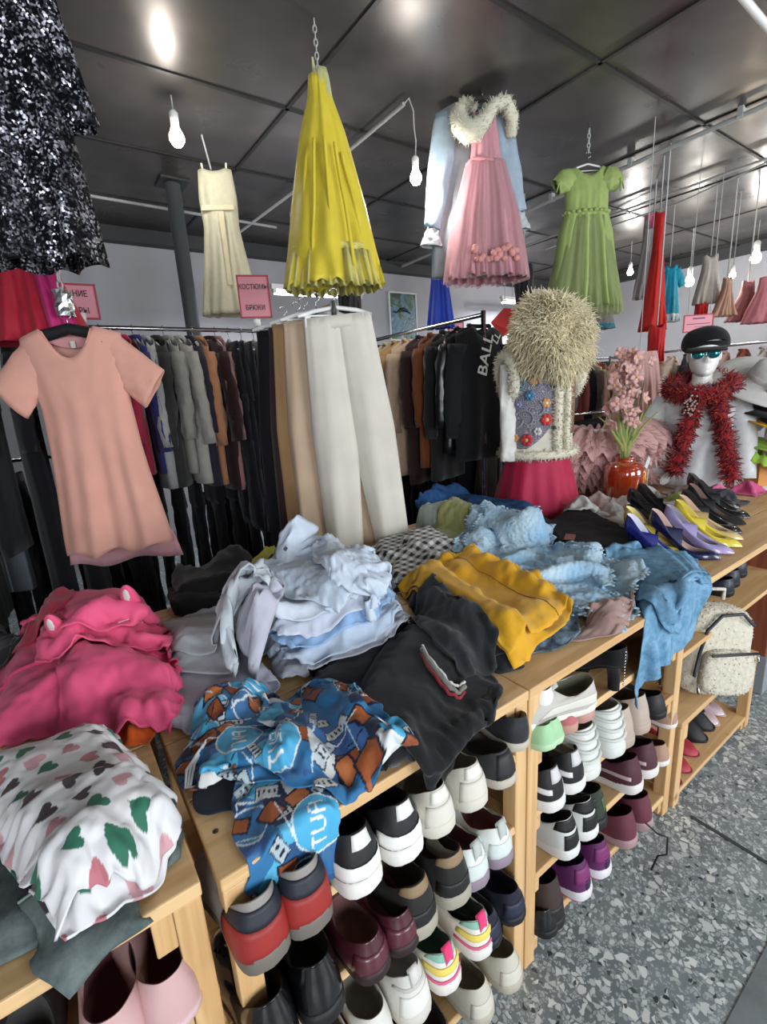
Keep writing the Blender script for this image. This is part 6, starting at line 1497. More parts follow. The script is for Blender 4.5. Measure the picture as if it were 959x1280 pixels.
t = T2('newsboy_hat', 'black soft newsboy cap on the mannequin with sunglasses', 'hat')
g = G(); P = []
for i in range(15):
    v = i/14; b = v*PI/2*1.02; row = []
    for j in range(36):
        a = 2*PI*j/36; r = .112*math.cos(b)**.6 if v < 1 else 0
        row.append((r*math.sin(a)*1.08+.0, .012-r*math.cos(a)*1.12, .835+.012*math.cos(a)+.088*math.sin(b)+.006*math.sin(3*a)*math.cos(b)))
    P.append(row)
g.grid(np.array(P), cv=True); P2 = [[(.112*s_*math.sin(a)*1.08, .012-.112*s_*math.cos(a)*1.12, .835+.012*math.cos(a)-dz) for a in np.linspace(0, 2*PI, 37)[:-1]] for s_, dz in ((1, 0), (1.0, .015), (.9, .028))]
g.grid(np.array(P2), cv=True); g.build('cap_crown', fab('#15151a', rough=.95, crease=.5), parent=t, sub=1)
g = G(); P = [[(.095*math.sin(a)*(1+.12*v), -.085-.045*v*math.cos(a)-.03*math.cos(a), .815-.022*v+.0) for a in np.linspace(-1.35, 1.35, 19)] for v in np.linspace(0, 1, 5)]; g.grid(np.array(P)); g.build('cap_visor', fab('#121217', rough=.9), parent=t, solid=.008)
t = T2('sunglasses', 'mirrored teal sunglasses on the white mannequin face', 'sunglasses')
def lens_mat():
    m, nt, b = base('mirror_lens'); L = nt.links; tc = node(nt, 'ShaderNodeTexCoord'); gr_ = node(nt, 'ShaderNodeTexNoise'); gr_.inputs['Scale'].default_value = 14; L.new(tc.outputs['Object'], gr_.inputs['Vector'])
    cr = node(nt, 'ShaderNodeValToRGB'); e = cr.color_ramp.elements; e[0].position = .4; e[0].color = (*srgb('#1d5a63'), 1); e[1].position = .62; e[1].color = (*srgb('#5fd0c4'), 1); L.new(gr_.outputs['Fac'], cr.inputs[0]); L.new(cr.outputs[0], b.inputs['Base Color'])
    b.inputs['Metallic'].default_value = .8; b.inputs['Roughness'].default_value = .12; return m
g = G()
for s in (-1, 1):
    g.ball((s*.036, -.114, .778), (.033, .007, .025), n=18, m=12)
g.build('lenses', lens_mat(), parent=t)
g = G()
for s in (-1, 1):
    g.tube([(s*.036+.033*math.cos(q), -.114, .778+.026*math.sin(q)) for q in np.linspace(0, 2*PI, 25)], .0022, n=6); g.tube([(s*.062, -.108, .790), (s*.082, -.06, .79), (s*.084, .02, .785)], .0022, n=6)
g.tube([(-.007, -.114, .788), (0, -.118, .790), (.007, -.114, .788)], .0022, n=6); g.build('frame', M_chrome, parent=t)

# ------------------------------------------------------------------ vase and flowers
VX, VY = 2.62, 1.38
t = thing('glass_jar', 'amber red glass jar holding pink artificial flowers on the table', 'jar', (VX, VY, TT), .2)
m, nt, b = base('amber_glass'); b.inputs['Base Color'].default_value = (*srgb('#b03c16'), 1); b.inputs['Roughness'].default_value = .08; b.inputs['Coat Weight'].default_value = .6; b.inputs['Transmission Weight'].default_value = .35
g = G(); g.lathe([(0, 0), (.095, .0), (.104, .01), (.104, .165), (.098, .20), (.075, .222), (.05, .225), (.048, .245), (.055, .25), (.044, .25), (.042, .22), (.06, .205), (.09, .17), (.095, .15), (.095, .012), (0, .008)], n=36); g.build('jar_body', m, parent=t)
g = G(); g.tube([(.05, -.03, .235), (.085, -.075, .18), (.088, -.078, .05), (.07, -.065, .01)], .005, n=8); g.tube([(-.01, -.05, .235), (.0, -.106, .17), (0, -.108, .02)], .004, n=8); g.build('gold_rib', plain('#c99a4a', .3, metal=.7), parent=t)
g = G(); g.box((0, 0, 0), (.075, .004, .06)); o = g.build('price_tag', plain('#dcdcd8', .6), parent=t, smooth=False); o.location = (.055, -.10, .215); o.rotation_euler = (.2, .35, .1)
g = G(); g.box((0, 0, 0), (.035, .003, .1)); o = g.build('paper_slip', plain('#cfc6ba', .6), parent=t, smooth=False); o.location = (.06, -.105, .13); o.rotation_euler = (0, .25, .2)
t = thing('artificial_flowers', 'pink artificial orchid stems with green blades standing in the amber jar', 'flowers', (VX, VY, TT+.02), 0)
g = G(); R_ = random.Random(3); tops = []
view = np.array([-.57*0+.82, -.57, 0])
for k in range(9):
    a = R_.uniform(-1, 1); top = np.array([view[0]*(a*.11-.03), view[1]*(a*.11-.03), R_.uniform(.52, .78)]); tops.append(top)
    g.tube([(0, 0, 0), (top[0]*.2, top[1]*.2, .25), (top[0]*.6, top[1]*.6, .42), tuple(top)], .003, n=5)
g.build('stems', fab('#6f7a45'), parent=t)
for k in range(9):
    a = -1+k/4; g = G(); L_ = R_.uniform(.24, .34); P = []
    for v in np.linspace(0, 1, 8):
        c = np.array([view[0]*a*.16*v**1.3, view[1]*a*.16*v**1.3+R_.uniform(-.004, .004), .22+L_*v*(1-.18*abs(a)*v)]); w_ = .011*(1-v**2)+.002
        P.append([c-view*w_, c+np.array([0, -.006, 0]), c+view*w_])
    g.grid(np.array(P)); g.build('blade_leaf', fab('#5f7a3a' if k % 2 else '#8c8a4a', rough=.5), parent=t, solid=.0012)
g = G()
for q in range(5):
    b = 2*PI*q/5; P = []
    for v in np.linspace(0, 1, 5):
        w_ = .016*math.sin(PI*min(1, v*.9+.1)); c = np.array([math.cos(b)*.038*v, -.012*v*v-.004, math.sin(b)*.038*v]); s_ = np.array([-math.sin(b), 0, math.cos(b)]); P.append([c-s_*w_, c+np.array([0, -.005, 0]), c+s_*w_])
    g.grid(np.array(P))
g.ball((0, -.008, 0), .007, n=7, m=5, mi=1)
fl = g.build('blossom', [fab('#dfb3ae', rough=.6, trans=.2), fab('#c9a36a')], parent=t, solid=.001)
fl.location = tops[0]; fl.rotation_euler = (0, 0, -.7)
for k in range(46):
    c = fl.copy(); COL.objects.link(c); tp = tops[k % 9]
    zz = R_.uniform(.42, .80); c.location = (view[0]*R_.uniform(-.125, .07)+R_.uniform(-.05, .05), view[1]*R_.uniform(-.125, .07)+R_.uniform(-.06, .03), zz); c.rotation_euler = (R_.uniform(-.6, .6), R_.uniform(-1, 1), -.7+R_.uniform(-.8, .8)); s_ = R_.uniform(.8, 1.25); c.scale = (s_,)*3
# tulle tutu behind the jar
t = thing('tulle_tutu', 'dusty pink tulle tutu spread behind the amber jar between mannequins', 'skirt', (2.80, 1.66, TT+.02), -.6)
M_tu = fab('#d5aaa5', rough=.8, trans=.2)
for lay in range(5):
    g = G(); P = []
    for i in range(12):
        v = i/11; r = .05+(.41-.03*lay)*v; row = []
        for j in range(260):
            a = 2*PI*j/260; rf = (.006+.013*v)*math.sin(a*(31+lay*3)+lay)+.006*math.sin(a*57+lay*3)*v
            row.append((r*math.cos(a)*1.0, r*.6*math.sin(a)+.4*rf, .30+.11*math.sin(PI*v*.8)-.07*lay*v-.10*v*v+rf*1.3+.04*math.cos(2*a+lay)*v))
        P.append(row)
    g.grid(np.array(P), cv=True); R = random.Random(lay); pts = []; nr = []
    for _ in range(900):
        i = R.randrange(7, 12); j = R.randrange(260); a = 2*PI*j/260; pts.append(P[i][j]); nr.append((math.cos(a), .6*math.sin(a), -.3+R.uniform(-.3, .5)))
    fuzz(g, pts, nr, ln=.07, w=.0022, droop=.25, curl=.35, seed=lay, seg=3)
    g.build('tulle_layer', M_tu, parent=t)
g = G(); g.tube([(.055*math.cos(a), .03*math.sin(a), .345) for a in np.linspace(0, 2*PI, 21)], .012, n=8); g.tube([(0, 0, .0), (0, 0, .345)], .012, n=8); g.lathe([(0, .008), (.07, .008), (.07, 0), (0, 0)], n=20); g.build('stand', M_white, parent=t)
t = thing('tulle_tutu', 'dusty pink tulle skirt hanging behind the orchids, left of the capped mannequin', 'skirt', PD(800, 440, 3.4), -.6)
g = G(); L_ = .62; body_grid(g, [(0, .12), (-L_, .24)], [(0, .06), (-L_, .14)], -L_, neck=0, fd=0, bd=0, slope=0, folds=(15, .02), ruff=.03, seed=71, nu=90, nv=18); g.build('skirt_body', M_tu, parent=t)
z0 = PD(800, 440, 3.4)[2]; g = G(); g.tube([(0, 0, 0), (0, 0, CZ-z0-.003)], .003, n=5); g.build('hanging_wire', M_pipe, parent=t)

# ------------------------------------------------------------------ small white and coloured things on the far table
R_ = random.Random(12)
def mini(c, lb, x, y, rz, s=.5, kind='slip', **kw):
    o = make_shoe(kind, lb, c, loc=(x, y, TT+.001), rz=rz, name='baby_shoe', sole=kw.pop('sole', '#cfcac2'), **kw); o.scale = (s, s, s); return o
bs = [('#d2cfc9', 'white baby shoe nearest the crimson skirt'), ('#cfccc6', 'white baby shoe beside the black jeans'), ('#c9b2ad', 'dusty pink baby shoe behind the black jeans'), ('#d4d4d0', 'white baby shoe in front of the amber jar'), ('#c9c6c2', 'off white baby shoe right of the amber jar'),
      ('#cfcfcb', 'white baby shoe behind the blue pump'), ('#c9b7b4', 'pale pink baby shoe behind the small yellow pump'), ('#bfc0bd', 'grey white baby shoe under the white satin blouse'), ('#a8c96a', 'lime green baby shoe behind the lilac pump')]
sp = [(2.22, 1.36), (2.13, 1.24), (2.02, 1.18), (2.40, 1.24), (2.62, 1.20), (2.30, 1.12), (2.12, 1.08), (2.82, 1.22), (2.66, 1.08)]
for (c, lb), (x, y) in zip(bs, sp): mini(c, lb, x, y, PI+R_.uniform(-.6, .4), s=.62, kind='loafer' if R_.random() < .5 else 'slip', inner='#a99f98')
M_frill = fab('#cfcdc9', crease=.6)
tints = ['#cfcdc9', '#c9b9b6', '#d6d6d3', '#bfbdb9', '#cbcac6', '#d0c2be', '#c6c9c6', '#b9b5b1', '#a9c96f', '#d3d0cc', '#d06a94', '#c3527f', '#3a3a40', '#cfcfcc']
wh = ['by the crimson skirt hem', 'left of the amber jar foot', 'in front of the amber jar', 'behind the black folded jeans', 'right of the amber jar', 'under the tulle tutu', 'between the baby shoes', 'behind the royal blue pump', 'and bright lime, near the lilac pump', 'below the satin blouse', 'and hot pink, behind the black pumps', 'and deep pink, beside the feather scarf end', 'and dark grey, behind the black pumps', 'near the right mannequin base']
pos = [(2.30, 1.46), (2.46, 1.42), (2.50, 1.26), (2.10, 1.33), (2.80, 1.34), (2.70, 1.50), (2.32, 1.27), (2.18, 1.16), (2.76, 1.13), (2.94, 1.18), (3.02, 1.06), (3.22, .98), (2.90, .98), (3.42, 1.1)]
for k, (x, y) in enumerate(pos):
    r = .085+.025*R_.random(); a = R_.uniform(0, 1.5); q = [np.array([x+r*math.cos(a+i*PI/2), y+r*math.sin(a+i*PI/2), TT+.03]) for i in range(4)]
    cloth('lace_sock', 'small crumpled lace sock ' + wh[k], 'sock', [dict(q=q, pad=.045, slack=.4, amp=.06, shrink=.03, rad=.05)], fab(tints[k], crease=.6), seed=500+k, res=.010, steps=60)

# ------------------------------------------------------------------ hats at the right edge
def brim_hat(label, loc, R0, Rc, hc_, m, band=None, tilt=(0, 0, 0), bandc='#16161a', frill=None, flower_=None):
    t = thing('wide_brim_hat', label, 'hat', loc, 0, rot=tilt)
    P = []
    for i, (r, z) in enumerate(((R0, -.012), (R0*.98, -.004), (R0*.8, .004), (R0*.6, .006), (Rc*1.1, .01), (Rc*1.02, .03), (Rc*.98, hc_*.6), (Rc*.9, hc_*.9), (Rc*.6, hc_), (Rc*.2, hc_*1.01), (0.0, hc_))):
        P.append([(r*math.cos(2*PI*j/40), r*math.sin(2*PI*j/40), z+(.018*math.sin(2*PI*j/40*2+1)*(r/R0)**2 if i < 4 else 0)) for j in range(40)])
    g = G(); g.grid(np.array(P), cv=True); g.build('hat_body', m, parent=t, solid=.003)
    if band: g = G(); g.lathe([(Rc*1.04, .012), (Rc*1.03, .05), (Rc*1.0, .055)], n=36); g.build('hat_band', plain(bandc, .6), parent=t, solid=.003)
    if frill:
        g = G(); P = [[((R0*(.9+.16*v)+.008*math.sin(j))*math.cos(2*PI*j/90), (R0*(.9+.16*v)+.008*math.sin(j))*math.sin(2*PI*j/90), -.02-.05*v+.008*math.sin(2*PI*j/90*22)) for j in range(90)] for v in np.linspace(0, 1, 5)]; g.grid(np.array(P), cv=True); g.build('hat_frill', frill, parent=t, solid=.001)
    if flower_:
        g = G()
        for k in range(9): g.ball((-Rc*.95+.02*math.cos(k*.7*2), -Rc*.5+.012*math.sin(k*3), .04+.02*math.sin(k*2.1)), (.018, .012, .016), n=7, m=5)
        g.build('silk_flower', fab(flower_), parent=t)
    return t
hp = np.array(PD(962, 520, 2.75)); sx, sy = hp[0], hp[1]
t = thing('hat_stand', 'slim white stand holding the wide brimmed hats at the right edge', 'stand', (sx, sy, TT), 0)
g = G(); g.tube([(0, 0, 0), (0, 0, .72)], .012, n=10); g.build('pole', M_white, parent=t); g = G(); g.lathe([(0, .012), (.11, .012), (.115, 0), (0, 0)], n=24); g.build('base', M_white, parent=t)
zz = lambda py: PD(962, py, 2.75)[2]
brim_hat('white wide brimmed hat with orange flower, uppermost at the right edge', (sx-.02, sy+.03, zz(478)), .27, .10, .11, fab('#c3c2be', rough=.9), band=True, bandc='#b9b8b4', tilt=(.5, -.35, 0), flower_='#cf5a2a')
brim_hat('black wide brimmed straw hat below the white one at the right edge', (sx, sy, zz(512)), .19, .09, .07, fab('#1d1d20', rough=.85), tilt=(.35, -.15, 0))
brim_hat('yellow topped hat with black brim at the right edge', (sx-.02, sy-.03, zz(540)), .185, .105, .03, plain('#d09a2a', .7), band=True, tilt=(.5, .25, 0))
brim_hat('bright green frilled hat below the yellow one at the right edge', (sx-.01, sy, zz(562)), .15, .10, .05, fab('#86ab3c'), frill=fab('#8fb542', rough=.7), tilt=(.3, .1, 0))
b0 = PD(950, 600, 2.85); t = thing('cardboard_box', 'orange brown cardboard box under the green frilled hat', 'box', (b0[0]+.05, b0[1], TT), -.5)
g = G(); g.box((0, 0, .075), (.2, .14, .15)); g.build('box_body', plain('#c0813f', .7), parent=t, smooth=False, bevel=.003); g = G(); g.box((0, 0, .152), (.205, .145, .006)); g.build('box_lid', plain('#b57638', .7), parent=t, smooth=False)
b0 = PD(924, 600, 2.9); t = thing('picture_stand', 'slim black lattice frame standing beside the orange brown box', 'frame', (b0[0], b0[1], TT), -.5)
g = G()
for x in (-.04, .04): g.box((x, 0, .1), (.008, .01, .2))
for z in (.004, .2): g.box((0, 0, z), (.088, .01, .008))
g.tube([(-.04, 0, .01), (.04, 0, .1), (-.04, 0, .19)], .003, n=5); g.tube([(.04, 0, .01), (-.04, 0, .1), (.04, 0, .19)], .003, n=5); g.build('lattice', M_black, parent=t, smooth=False)

# ------------------------------------------------------------------ fleece backpack
bp_ = PZ(882, 880, .367); BX, BY = 1.89, .64
t = thing('fleece_backpack', 'cream fleece backpack with dark zips leaning on the low bench', 'backpack', (BX, BY, .367), 0, rot=(-.10, .14, -.55))
M_fl = fab('#cdc6b4', rough=.95, sheen=.3, crease=1.0, scale=130, var=.1)
def rbox(w, d, h, n=28, m=22, e=3.2):
    P = []
    for i in range(m+1):
        b = -PI/2+PI*i/m; row = []
        for j in range(n):
            a = 2*PI*j/n; f = lambda q: math.copysign(abs(q)**(2/e), q)
            row.append((w/2*f(math.cos(a))*abs(math.cos(b))**(2/e), d/2*f(math.sin(a))*abs(math.cos(b))**(2/e), h/2+h/2*math.copysign(abs(math.sin(b))**(1.5/e), math.sin(b))))
        P.append(row)
    return np.array(P)
g = G(); Pb = rbox(.27, .15, .345); g.grid(Pb, cv=True)
def fleece(g, P, n, seed, lo=None, ln=.011):
    R = random.Random(seed); nn, mm = P.shape[:2]; c = P.reshape(-1, 3).mean(0); pts = []; nr = []
    while len(pts) < n:
        i = R.randrange(1, nn-2); j = R.randrange(mm); p = P[i, j]*(1-R.random())+P[i+1, (j+1) % mm]*0; f, h = R.random(), R.random()
        p = (P[i, j]*(1-f)+P[i+1, j]*f)*(1-h)+(P[i, (j+1) % mm]*(1-f)+P[i+1, (j+1) % mm]*f)*h; d = (p-c)*np.array([1, 3, .7]); d /= np.linalg.norm(d); pts.append(p); nr.append(d)
    fuzz(g, pts, nr, ln=ln, w=.003, droop=.1, curl=.9, seed=seed, seg=2)
fleece(g, Pb, 900, 1, ln=.005); g.build('bag_body', M_fl, parent=t)
g = G(); Pp = rbox(.20, .05, .17); Pp = Pp+np.array([.01, -.085, .03]); g.grid(Pp, cv=True); fleece(g, Pp, 400, 2, ln=.005); g.build('front_pocket', M_fl, parent=t)
M_zip = plain('#2a2c33', .5)
g = G(); g.tube([(-.105, -.075, .09), (-.105, -.082, .18), (-.09, -.084, .27), (-.04, -.08, .325), (.04, -.08, .335), (.10, -.07, .29)], .006, n=6); g.build('main_zip', M_zip, parent=t)
g = G(); g.tube([(-.08, -.112, .185), (0, -.116, .195), (.10, -.108, .20)], .005, n=6); g.build('pocket_zip', M_zip, parent=t)
g = G()
for x, z in ((-.105, .07), (.105, .195)): g.tube([(x, -.10, z), (x-.005, -.112, z-.03)], .005, n=6)
g.build('zip_pull', M_chrome, parent=t)
g = G(); g.tube([(-.04, .02, .36), (-.03, .01, .40), (.03, .01, .40), (.04, .02, .36)], .007, n=8); g.build('top_handle', M_fl, parent=t)
g = G()
for s in (-1, 1): g.tube([(s*.06, .07, .33), (s*.12, .10, .25), (s*.15, .09, .12), (s*.13, .06, .03)], [(.014, .004)]*4, n=8)
g.tube([(-.15, .05, .10), (-.17, .0, -.02), (-.165, -.02, -.16), (-.17, -.02, -.24)], [(.008, .003)]*4, n=6)
g.build('shoulder_strap', fab('#2b2724'), parent=t)
# dark shoes and bags on the far shelf under the pumps
for k, (x, lb) in enumerate(((1.72, 'black leather shoe deep on the upper shelf behind the backpack'), (1.84, 'black leather shoe on the upper shelf above the backpack'), (2.22, 'navy bow shoe on the upper shelf right of the backpack'), (2.34, 'navy shoe on the upper shelf below the beige pump'), (2.48, 'dark shoe on the upper shelf at the right frame edge'))):
    make_shoe('loafer', lb, '#15161c' if k < 2 else '#1c2033', loc=(x, .64+.02*k, .6405), rz=PI*.0+.1, inner='#222', sole='#0f0f10', rough=.4)
def handbag(lb, x, y, z, c, w=.28, h=.2, rz=0):
    t = thing('handbag', lb, 'bag', (x, y, z), rz); g = G(); g.grid(rbox(w, .11, h, e=5), cv=True); g.build('bag_body', plain(c, .45, bump=.2), parent=t)
    g = G(); g.tube([(-w*.25, 0, h*.95), (-w*.2, 0, h*1.2), (w*.2, 0, h*1.2), (w*.25, 0, h*.95)], .006, n=6); g.build('handle', plain(c, .45), parent=t); g = G(); g.box((0, -.057, h*.75), (.03, .006, .03)); g.build('clasp', M_chrome, parent=t, smooth=False)
handbag('black handbag in the shade on the upper right shelf', 1.78, .93, .6405, '#141416', h=.14); handbag('dark brown handbag in the shade of the upper right shelf', 2.15, .95, .6405, '#241c1a', h=.14)
handbag('black bag standing at the back of the low bench', 2.2, .80, .366, '#17171a', w=.24, h=.18, rz=.1)
p = PZ(958, 905, 0); t = thing('wooden_stand', 'reddish brown wooden stand with grey foot at the right frame edge', 'stand', (2.80, .80, 0), 0)
g = G(); g.box((0, 0, .5), (.3, .3, .6)); g.build('stand_body', mat_wood('red_wood', '#7a3f2c', '#95543a', 2), parent=t, smooth=False, bevel=.004); g = G(); g.box((0, 0, .1), (.32, .32, .2)); g.build('foot_box', plain('#8b9196', .6), parent=t, smooth=False, bevel=.004)

# ------------------------------------------------------------------ small garments hung farther away
def small(label, top, bot, depth, w0, w1, c, seed, name='hung_dress', cat='dress', folds=(6, .02), rz=-.7, wire=True, sleeves=None, second=None, alpha=1, trans=.1, neck=.04):
    p = PD(top[0], top[1], depth); L = p[2]-PD(bot[0], bot[1], depth)[2]
    t = thing(name, label, cat, p, rz)
    g = G(); body_grid(g, [(0, w0), (-L*.3, w0*1.1), (-L, w1)], [(0, .03), (-L*.3, .05), (-L, max(.06, w1*.45))], -L, neck=neck, fd=.03, slope=.2, folds=folds, ruff=.01, seed=seed, nu=36, nv=20)
    m = fab(c, rough=.6, trans=trans, alpha=alpha); g.build('dress_body' if cat == 'dress' else 'garment_body', m, parent=t, solid=.0012)
    if wire: g = G(); g.tube([(0, 0, -.01), (0, 0, CZ-p[2]-.003)], .006, n=5); g.build('hanging_wire', M_pipe, parent=t)
    if sleeves:
        for s in (-1, 1): g = G(); sleeve(g, (s*w0*.8, 0, -.04), (s*(w0+.06), 0, -.04-sleeves), .045, .035, seed=seed+s); g.build('sleeve', m, parent=t, solid=.0012)
    if second:
        c2, f0, f1, nm = second; g = G(); body_grid(g, [(0, w0), (-L*.3, w0*1.12), (-L, w1*1.02)], [(0, .034), (-L*.3, .054), (-L, max(.06, w1*.47))], -L*f1, neck=0, fd=0, bd=0, slope=0, folds=folds, seed=seed, nu=36, nv=20)
        V = np.array(g.v); V[:, 2] = np.minimum(V[:, 2], -L*f0); V[:, 1] *= 1.05; g.v = V.tolist(); g.build(nm, fab(c2, rough=.6), parent=t, solid=.0012)
    return t
small('grey white patterned dress with pink collar and hem, left of the long red dress', (818, 268), (803, 370), 4.1, .07, .13, '#a9a5a3', 601, second=('#c26f84', .0, .18, 'pink_collar'), rz=-.9)
small('long bright red dress hanging at right above the capped mannequin', (826, 262), (822, 410), 3.7, .035, .10, '#c2201c', 604, folds=(5, .02), rz=-.9)
small('narrow red lower tail of cloth hanging beneath the long red dress', (822, 405), (820, 452), 3.72, .055, .05, '#b81f22', 605, name='hung_scarf', cat='scarf')
small('bright turquoise dress behind the long red dress', (838, 332), (832, 400), 4.8, .07, .13, '#1b93b4', 607, sleeves=.16, second=('#c9cccf', .88, 1.02, 'white_hem'), rz=-.8)
small('cream fluffy shawl hanging above the pink notice at right', (889, 318), (884, 378), 4.4, .06, .12, '#b9b1a8', 610, name='hung_shawl', cat='shawl', rz=-.9)
small('small red garment below the cream shawl', (878, 374), (877, 396), 4.5, .05, .05, '#c0221f', 612, name='hung_scarf', cat='scarf', wire=False)
small('peach tulle dress hanging right of the cream shawl', (910, 345), (907, 394), 4.3, .03, .11, '#cda58e', 614, trans=.3, folds=(9, .02))
small('pink tulle dress farthest right, blurred under the bright bulb', (962, 345), (958, 402), 4.3, .08, .20, '#c98089', 617, trans=.3, folds=(9, .02))
small('pale pink tulle dress between the peach and farthest right ones', (936, 350), (932, 400), 4.5, .05, .17, '#c48c90', 619, trans=.3, folds=(9, .02))
small('royal blue ruffled garment hanging left of the pale blue robe', (548, 300), (550, 408), 3.6, .05, .11, '#1b3aa0', 622, folds=(7, .03))
small('black garment hanging below the yellow dress hem', (435, 345), (436, 402), 3.2, .07, .08, '#131316', 625, name='hung_tee', cat='top', neck=.03)
small('spotted grey camisole with teal hem right of the fur hat', (752, 388), (750, 411), 4.2, .09, .12, '#8b8785', 628, name='hung_camisole', cat='camisole', second=('#2f8398', .75, 1.0, 'teal_hem'))
small('dark grey bundle hanging above the fluorescent tube behind the pink dress', (655, 330), (655, 378), 4.3, .08, .07, '#2a2b30', 631, name='hung_bag', cat='bag')
t = thing('red_parasol', 'red angular folded parasol cloth left of the fur hat', 'umbrella', PD(632, 402, 3.9), -.6)
g = G(); R_ = random.Random(5); g.add([(-.12, 0, .0), (-.02, -.02, .10), (.12, 0, .09), (.15, .01, -.02), (.05, -.03, -.08), (.0, .06, .0), (-.03, .02, -.12)], [(0, 1, 4), (1, 2, 4), (2, 3, 4), (0, 4, 6), (0, 1, 5), (1, 2, 5), (2, 3, 5), (3, 4, 5), (4, 6, 5), (6, 0, 5)]); g.build('canopy', fab('#c23a36', rough=.6), parent=t, smooth=False)
zt_ = CZ-PD(632, 402, 3.9)[2]; g = G(); g.tube([(0, .02, 0), (0, .02, zt_-.003)], .003, n=5); g.build('hanging_wire', M_pipe, parent=t)
c = PD(873, 404, 4.2); t = sign('pink paper notice hanging above the black cap at right', c, .235, .135, -.75, [])
g = G(); g.box((0, -.003, .04), (.10, .002, .012)); g.box((0, -.003, -.005), (.19, .002, .006)); g.box((.02, -.003, -.03), (.10, .002, .004)); g.build('printed_lines', plain('#7a4a5c', .6), parent=t, smooth=False)
c2_ = PY(570, 411, 3.0); t3 = sign('small pink notice on the middle rail left of the black sweatshirt', c2_, .12, .09, -.6, [])
g = G(); g.tube([(0, .006, -.045), (0, .006, 1.94-c2_[2])], .005, n=6); g.build('sign_stem', M_white, parent=t3)
zt_ = CZ-c[2]; g = G()
for s in (-1, 1): g.tube([(s*.09, 0, .065), (s*.09, 0, zt_-.003)], .003, n=5)
g.build('hanging_wire', M_pipe, parent=t)
g = G(); a = PD(700, 300, 3.9)
# garments on rails at the far right
RD = ((3.55, 3.55, 1.80), (6.9, 3.55, 1.80)); rail('far chrome rail behind the orchids and mannequins', *RD)
cl = ['#2a2627', '#8f8a86', '#5b2a2a', '#b7a34a', '#cfc9c0', '#a81f3c', '#1d1d22', '#b9b5b0', '#6f6a68', '#7a3d33', '#26262b', '#c9b5a5', '#8d4a3a', '#30303a', '#bfbab2', '#1e1e22', '#a38a78', '#5a4a48']
wn = ['dark', 'grey', 'maroon', 'mustard', 'ivory', 'crimson', 'black', 'stone', 'taupe', 'rust', 'charcoal', 'blush', 'brick', 'ink', 'oat', 'jet', 'fawn', 'umber']
gf = 'garments on the far rail'
for k, (c, n_) in enumerate(zip(cl, wn)): hung(('jacket', 'shirt', 'sweater')[k % 3], n_+' garment hanging on the far rail behind the mannequins', RD, .03+k*.055, c, .75+.1*(k % 2), 700+k, gf, rot=rnd.uniform(-.1, .1)-.1)
RE = ((5.6, 3.2, 1.78), (5.3, 1.35, 1.78)); rail('far right chrome rail with pale garments behind the hats', *RE)
cl = ['#b58f83', '#c9a597', '#b9b3ab', '#a9796e', '#cbb7a9', '#1f1f22', '#2a2528', '#c2a092', '#8f4a3a', '#bfb5ad', '#2b2b30']
wn = ['rose', 'peach', 'silver', 'copper', 'cream', 'black', 'plum black', 'salmon', 'terracotta', 'ash', 'graphite']
for k, (c, n_) in enumerate(zip(cl, wn)): hung(('shirt', 'jacket', 'shirt')[k % 3], n_+' garment on the far right rail behind the hats', RE, .04+k*.09, c, .72, 760+k, 'garments on the far right rail', rot=.3+rnd.uniform(-.1, .1))
RF = ((2.6, 4.7, 1.85), (4.9, 4.7, 1.85)); rail('rearmost chrome rail along the back wall', *RF)
cl = ['#18181b', '#2a2a2e', '#3a3230', '#17171a', '#7a7672', '#1c1c20', '#2f2a33', '#151518', '#4a4442', '#1a1a1e']
for k, c in enumerate(cl): hung('coat', ('black', 'charcoal', 'brown', 'inky', 'grey', 'sooty', 'violet', 'coal', 'umber', 'jet')[k]+' coat on the rearmost rail by the back wall', RF, .04+k*.1, c, .95, 800+k, 'coats on the rearmost rail', rot=rnd.uniform(-.1, .1))
RG = ((-.9, 3.42, 1.30), (1.75, 3.42, 1.30)); rail('low chrome rail with dark trousers under the coloured shirts', *RG)
for k in range(22): hung('trousers', 'dark trousers on the low rail beneath the coloured shirts', RG, .02+k*.045, ('#101116', '#16161c', '#121218', '#1d1a20')[k % 4], 1.0+.08*(k % 3), 900+k, 'dark trousers on the low rail', rot=rnd.uniform(-.25, .25), w=.17)
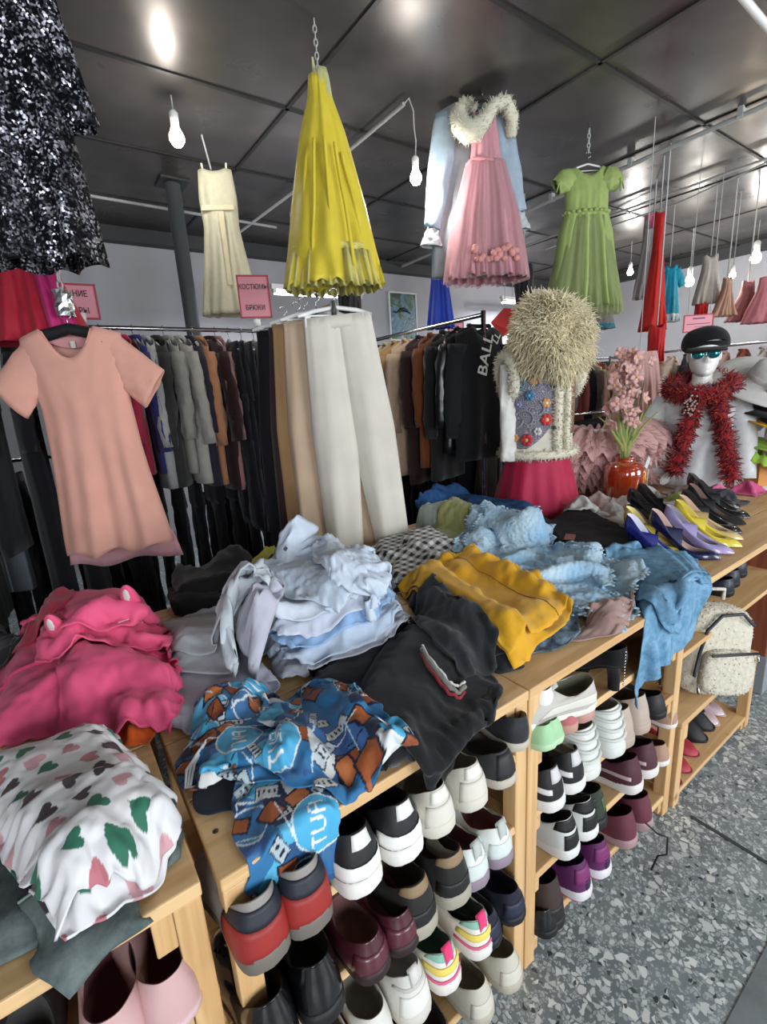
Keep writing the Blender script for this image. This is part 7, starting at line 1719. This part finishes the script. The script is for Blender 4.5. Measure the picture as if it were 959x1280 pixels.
RH = ((2.42, 3.5, 1.28), (2.36, 2.05, 1.28)); rail('low chrome rail with dark trousers under the middle coats', *RH)
for k in range(14): hung('trousers', 'dark trousers on the low rail beneath the middle coats', RH, .03+k*.07, ('#15151a', '#2a211e', '#17171b', '#201c20')[k % 4], 1.0+.06*(k % 3), 930+k, 'dark trousers under the middle coats', rot=.35+rnd.uniform(-.25, .25), w=.2)
RI = ((3.3, 2.85, 1.22), (5.3, 2.75, 1.22)); rail('low chrome rail with dark skirts and trousers behind the amber jar', *RI)
for k in range(18): hung('trousers', 'dark trousers on the low rail behind the amber jar', RI, .03+k*.055, ('#1d1816', '#26201f', '#17171b', '#2b2024')[k % 4], .95+.06*(k % 3), 960+k, 'dark trousers behind the amber jar', rot=rnd.uniform(-.25, .25), w=.2)
# things at floor level behind the table on the left
t = thing('striped_bag', 'grey bag with pale vertical stripes low at the left frame edge', 'bag', PD(22, 735, 2.7)-np.array([0, 0, .0]), -.4)
g = G(); g.box((0, 0, .12), (.2, .1, .26)); g.build('bag_body', plain('#6f7880', .7), parent=t, smooth=False, bevel=.01); g = G()
for k in range(5): g.box((-.08+.02*k, -.052, .12), (.007, .002, .24))
g.build('stripes', plain('#c9cdd0', .7), parent=t, smooth=False)
g = G(); p = PD(214, 675, 3.0); g.box((0, 0, .05), (.055, .03, .10)); o = g.build('blue_packet', plain('#1f49b0', .5), top=True, smooth=False, origin=(0, 0, 0)); o.location = p-np.array([0, 0, .05]); tag(o, 'small bright blue packet behind the peach dress hem', 'packet')
# ------------------------------------------------------------------ world and colour
w = bpy.data.worlds.new('world'); SC.world = w; w.use_nodes = True
bg = w.node_tree.nodes['Background']; bg.inputs[0].default_value = (.75, .85, 1, 1); bg.inputs[1].default_value = .6
SC.view_settings.view_transform = 'Standard'; SC.view_settings.look = 'None'; SC.view_settings.gamma = 1
SC.view_settings.use_curve_mapping = False; SC.view_settings.exposure = 0.04
SC.cycles.use_denoising = True
SC.cycles.max_bounces = 8
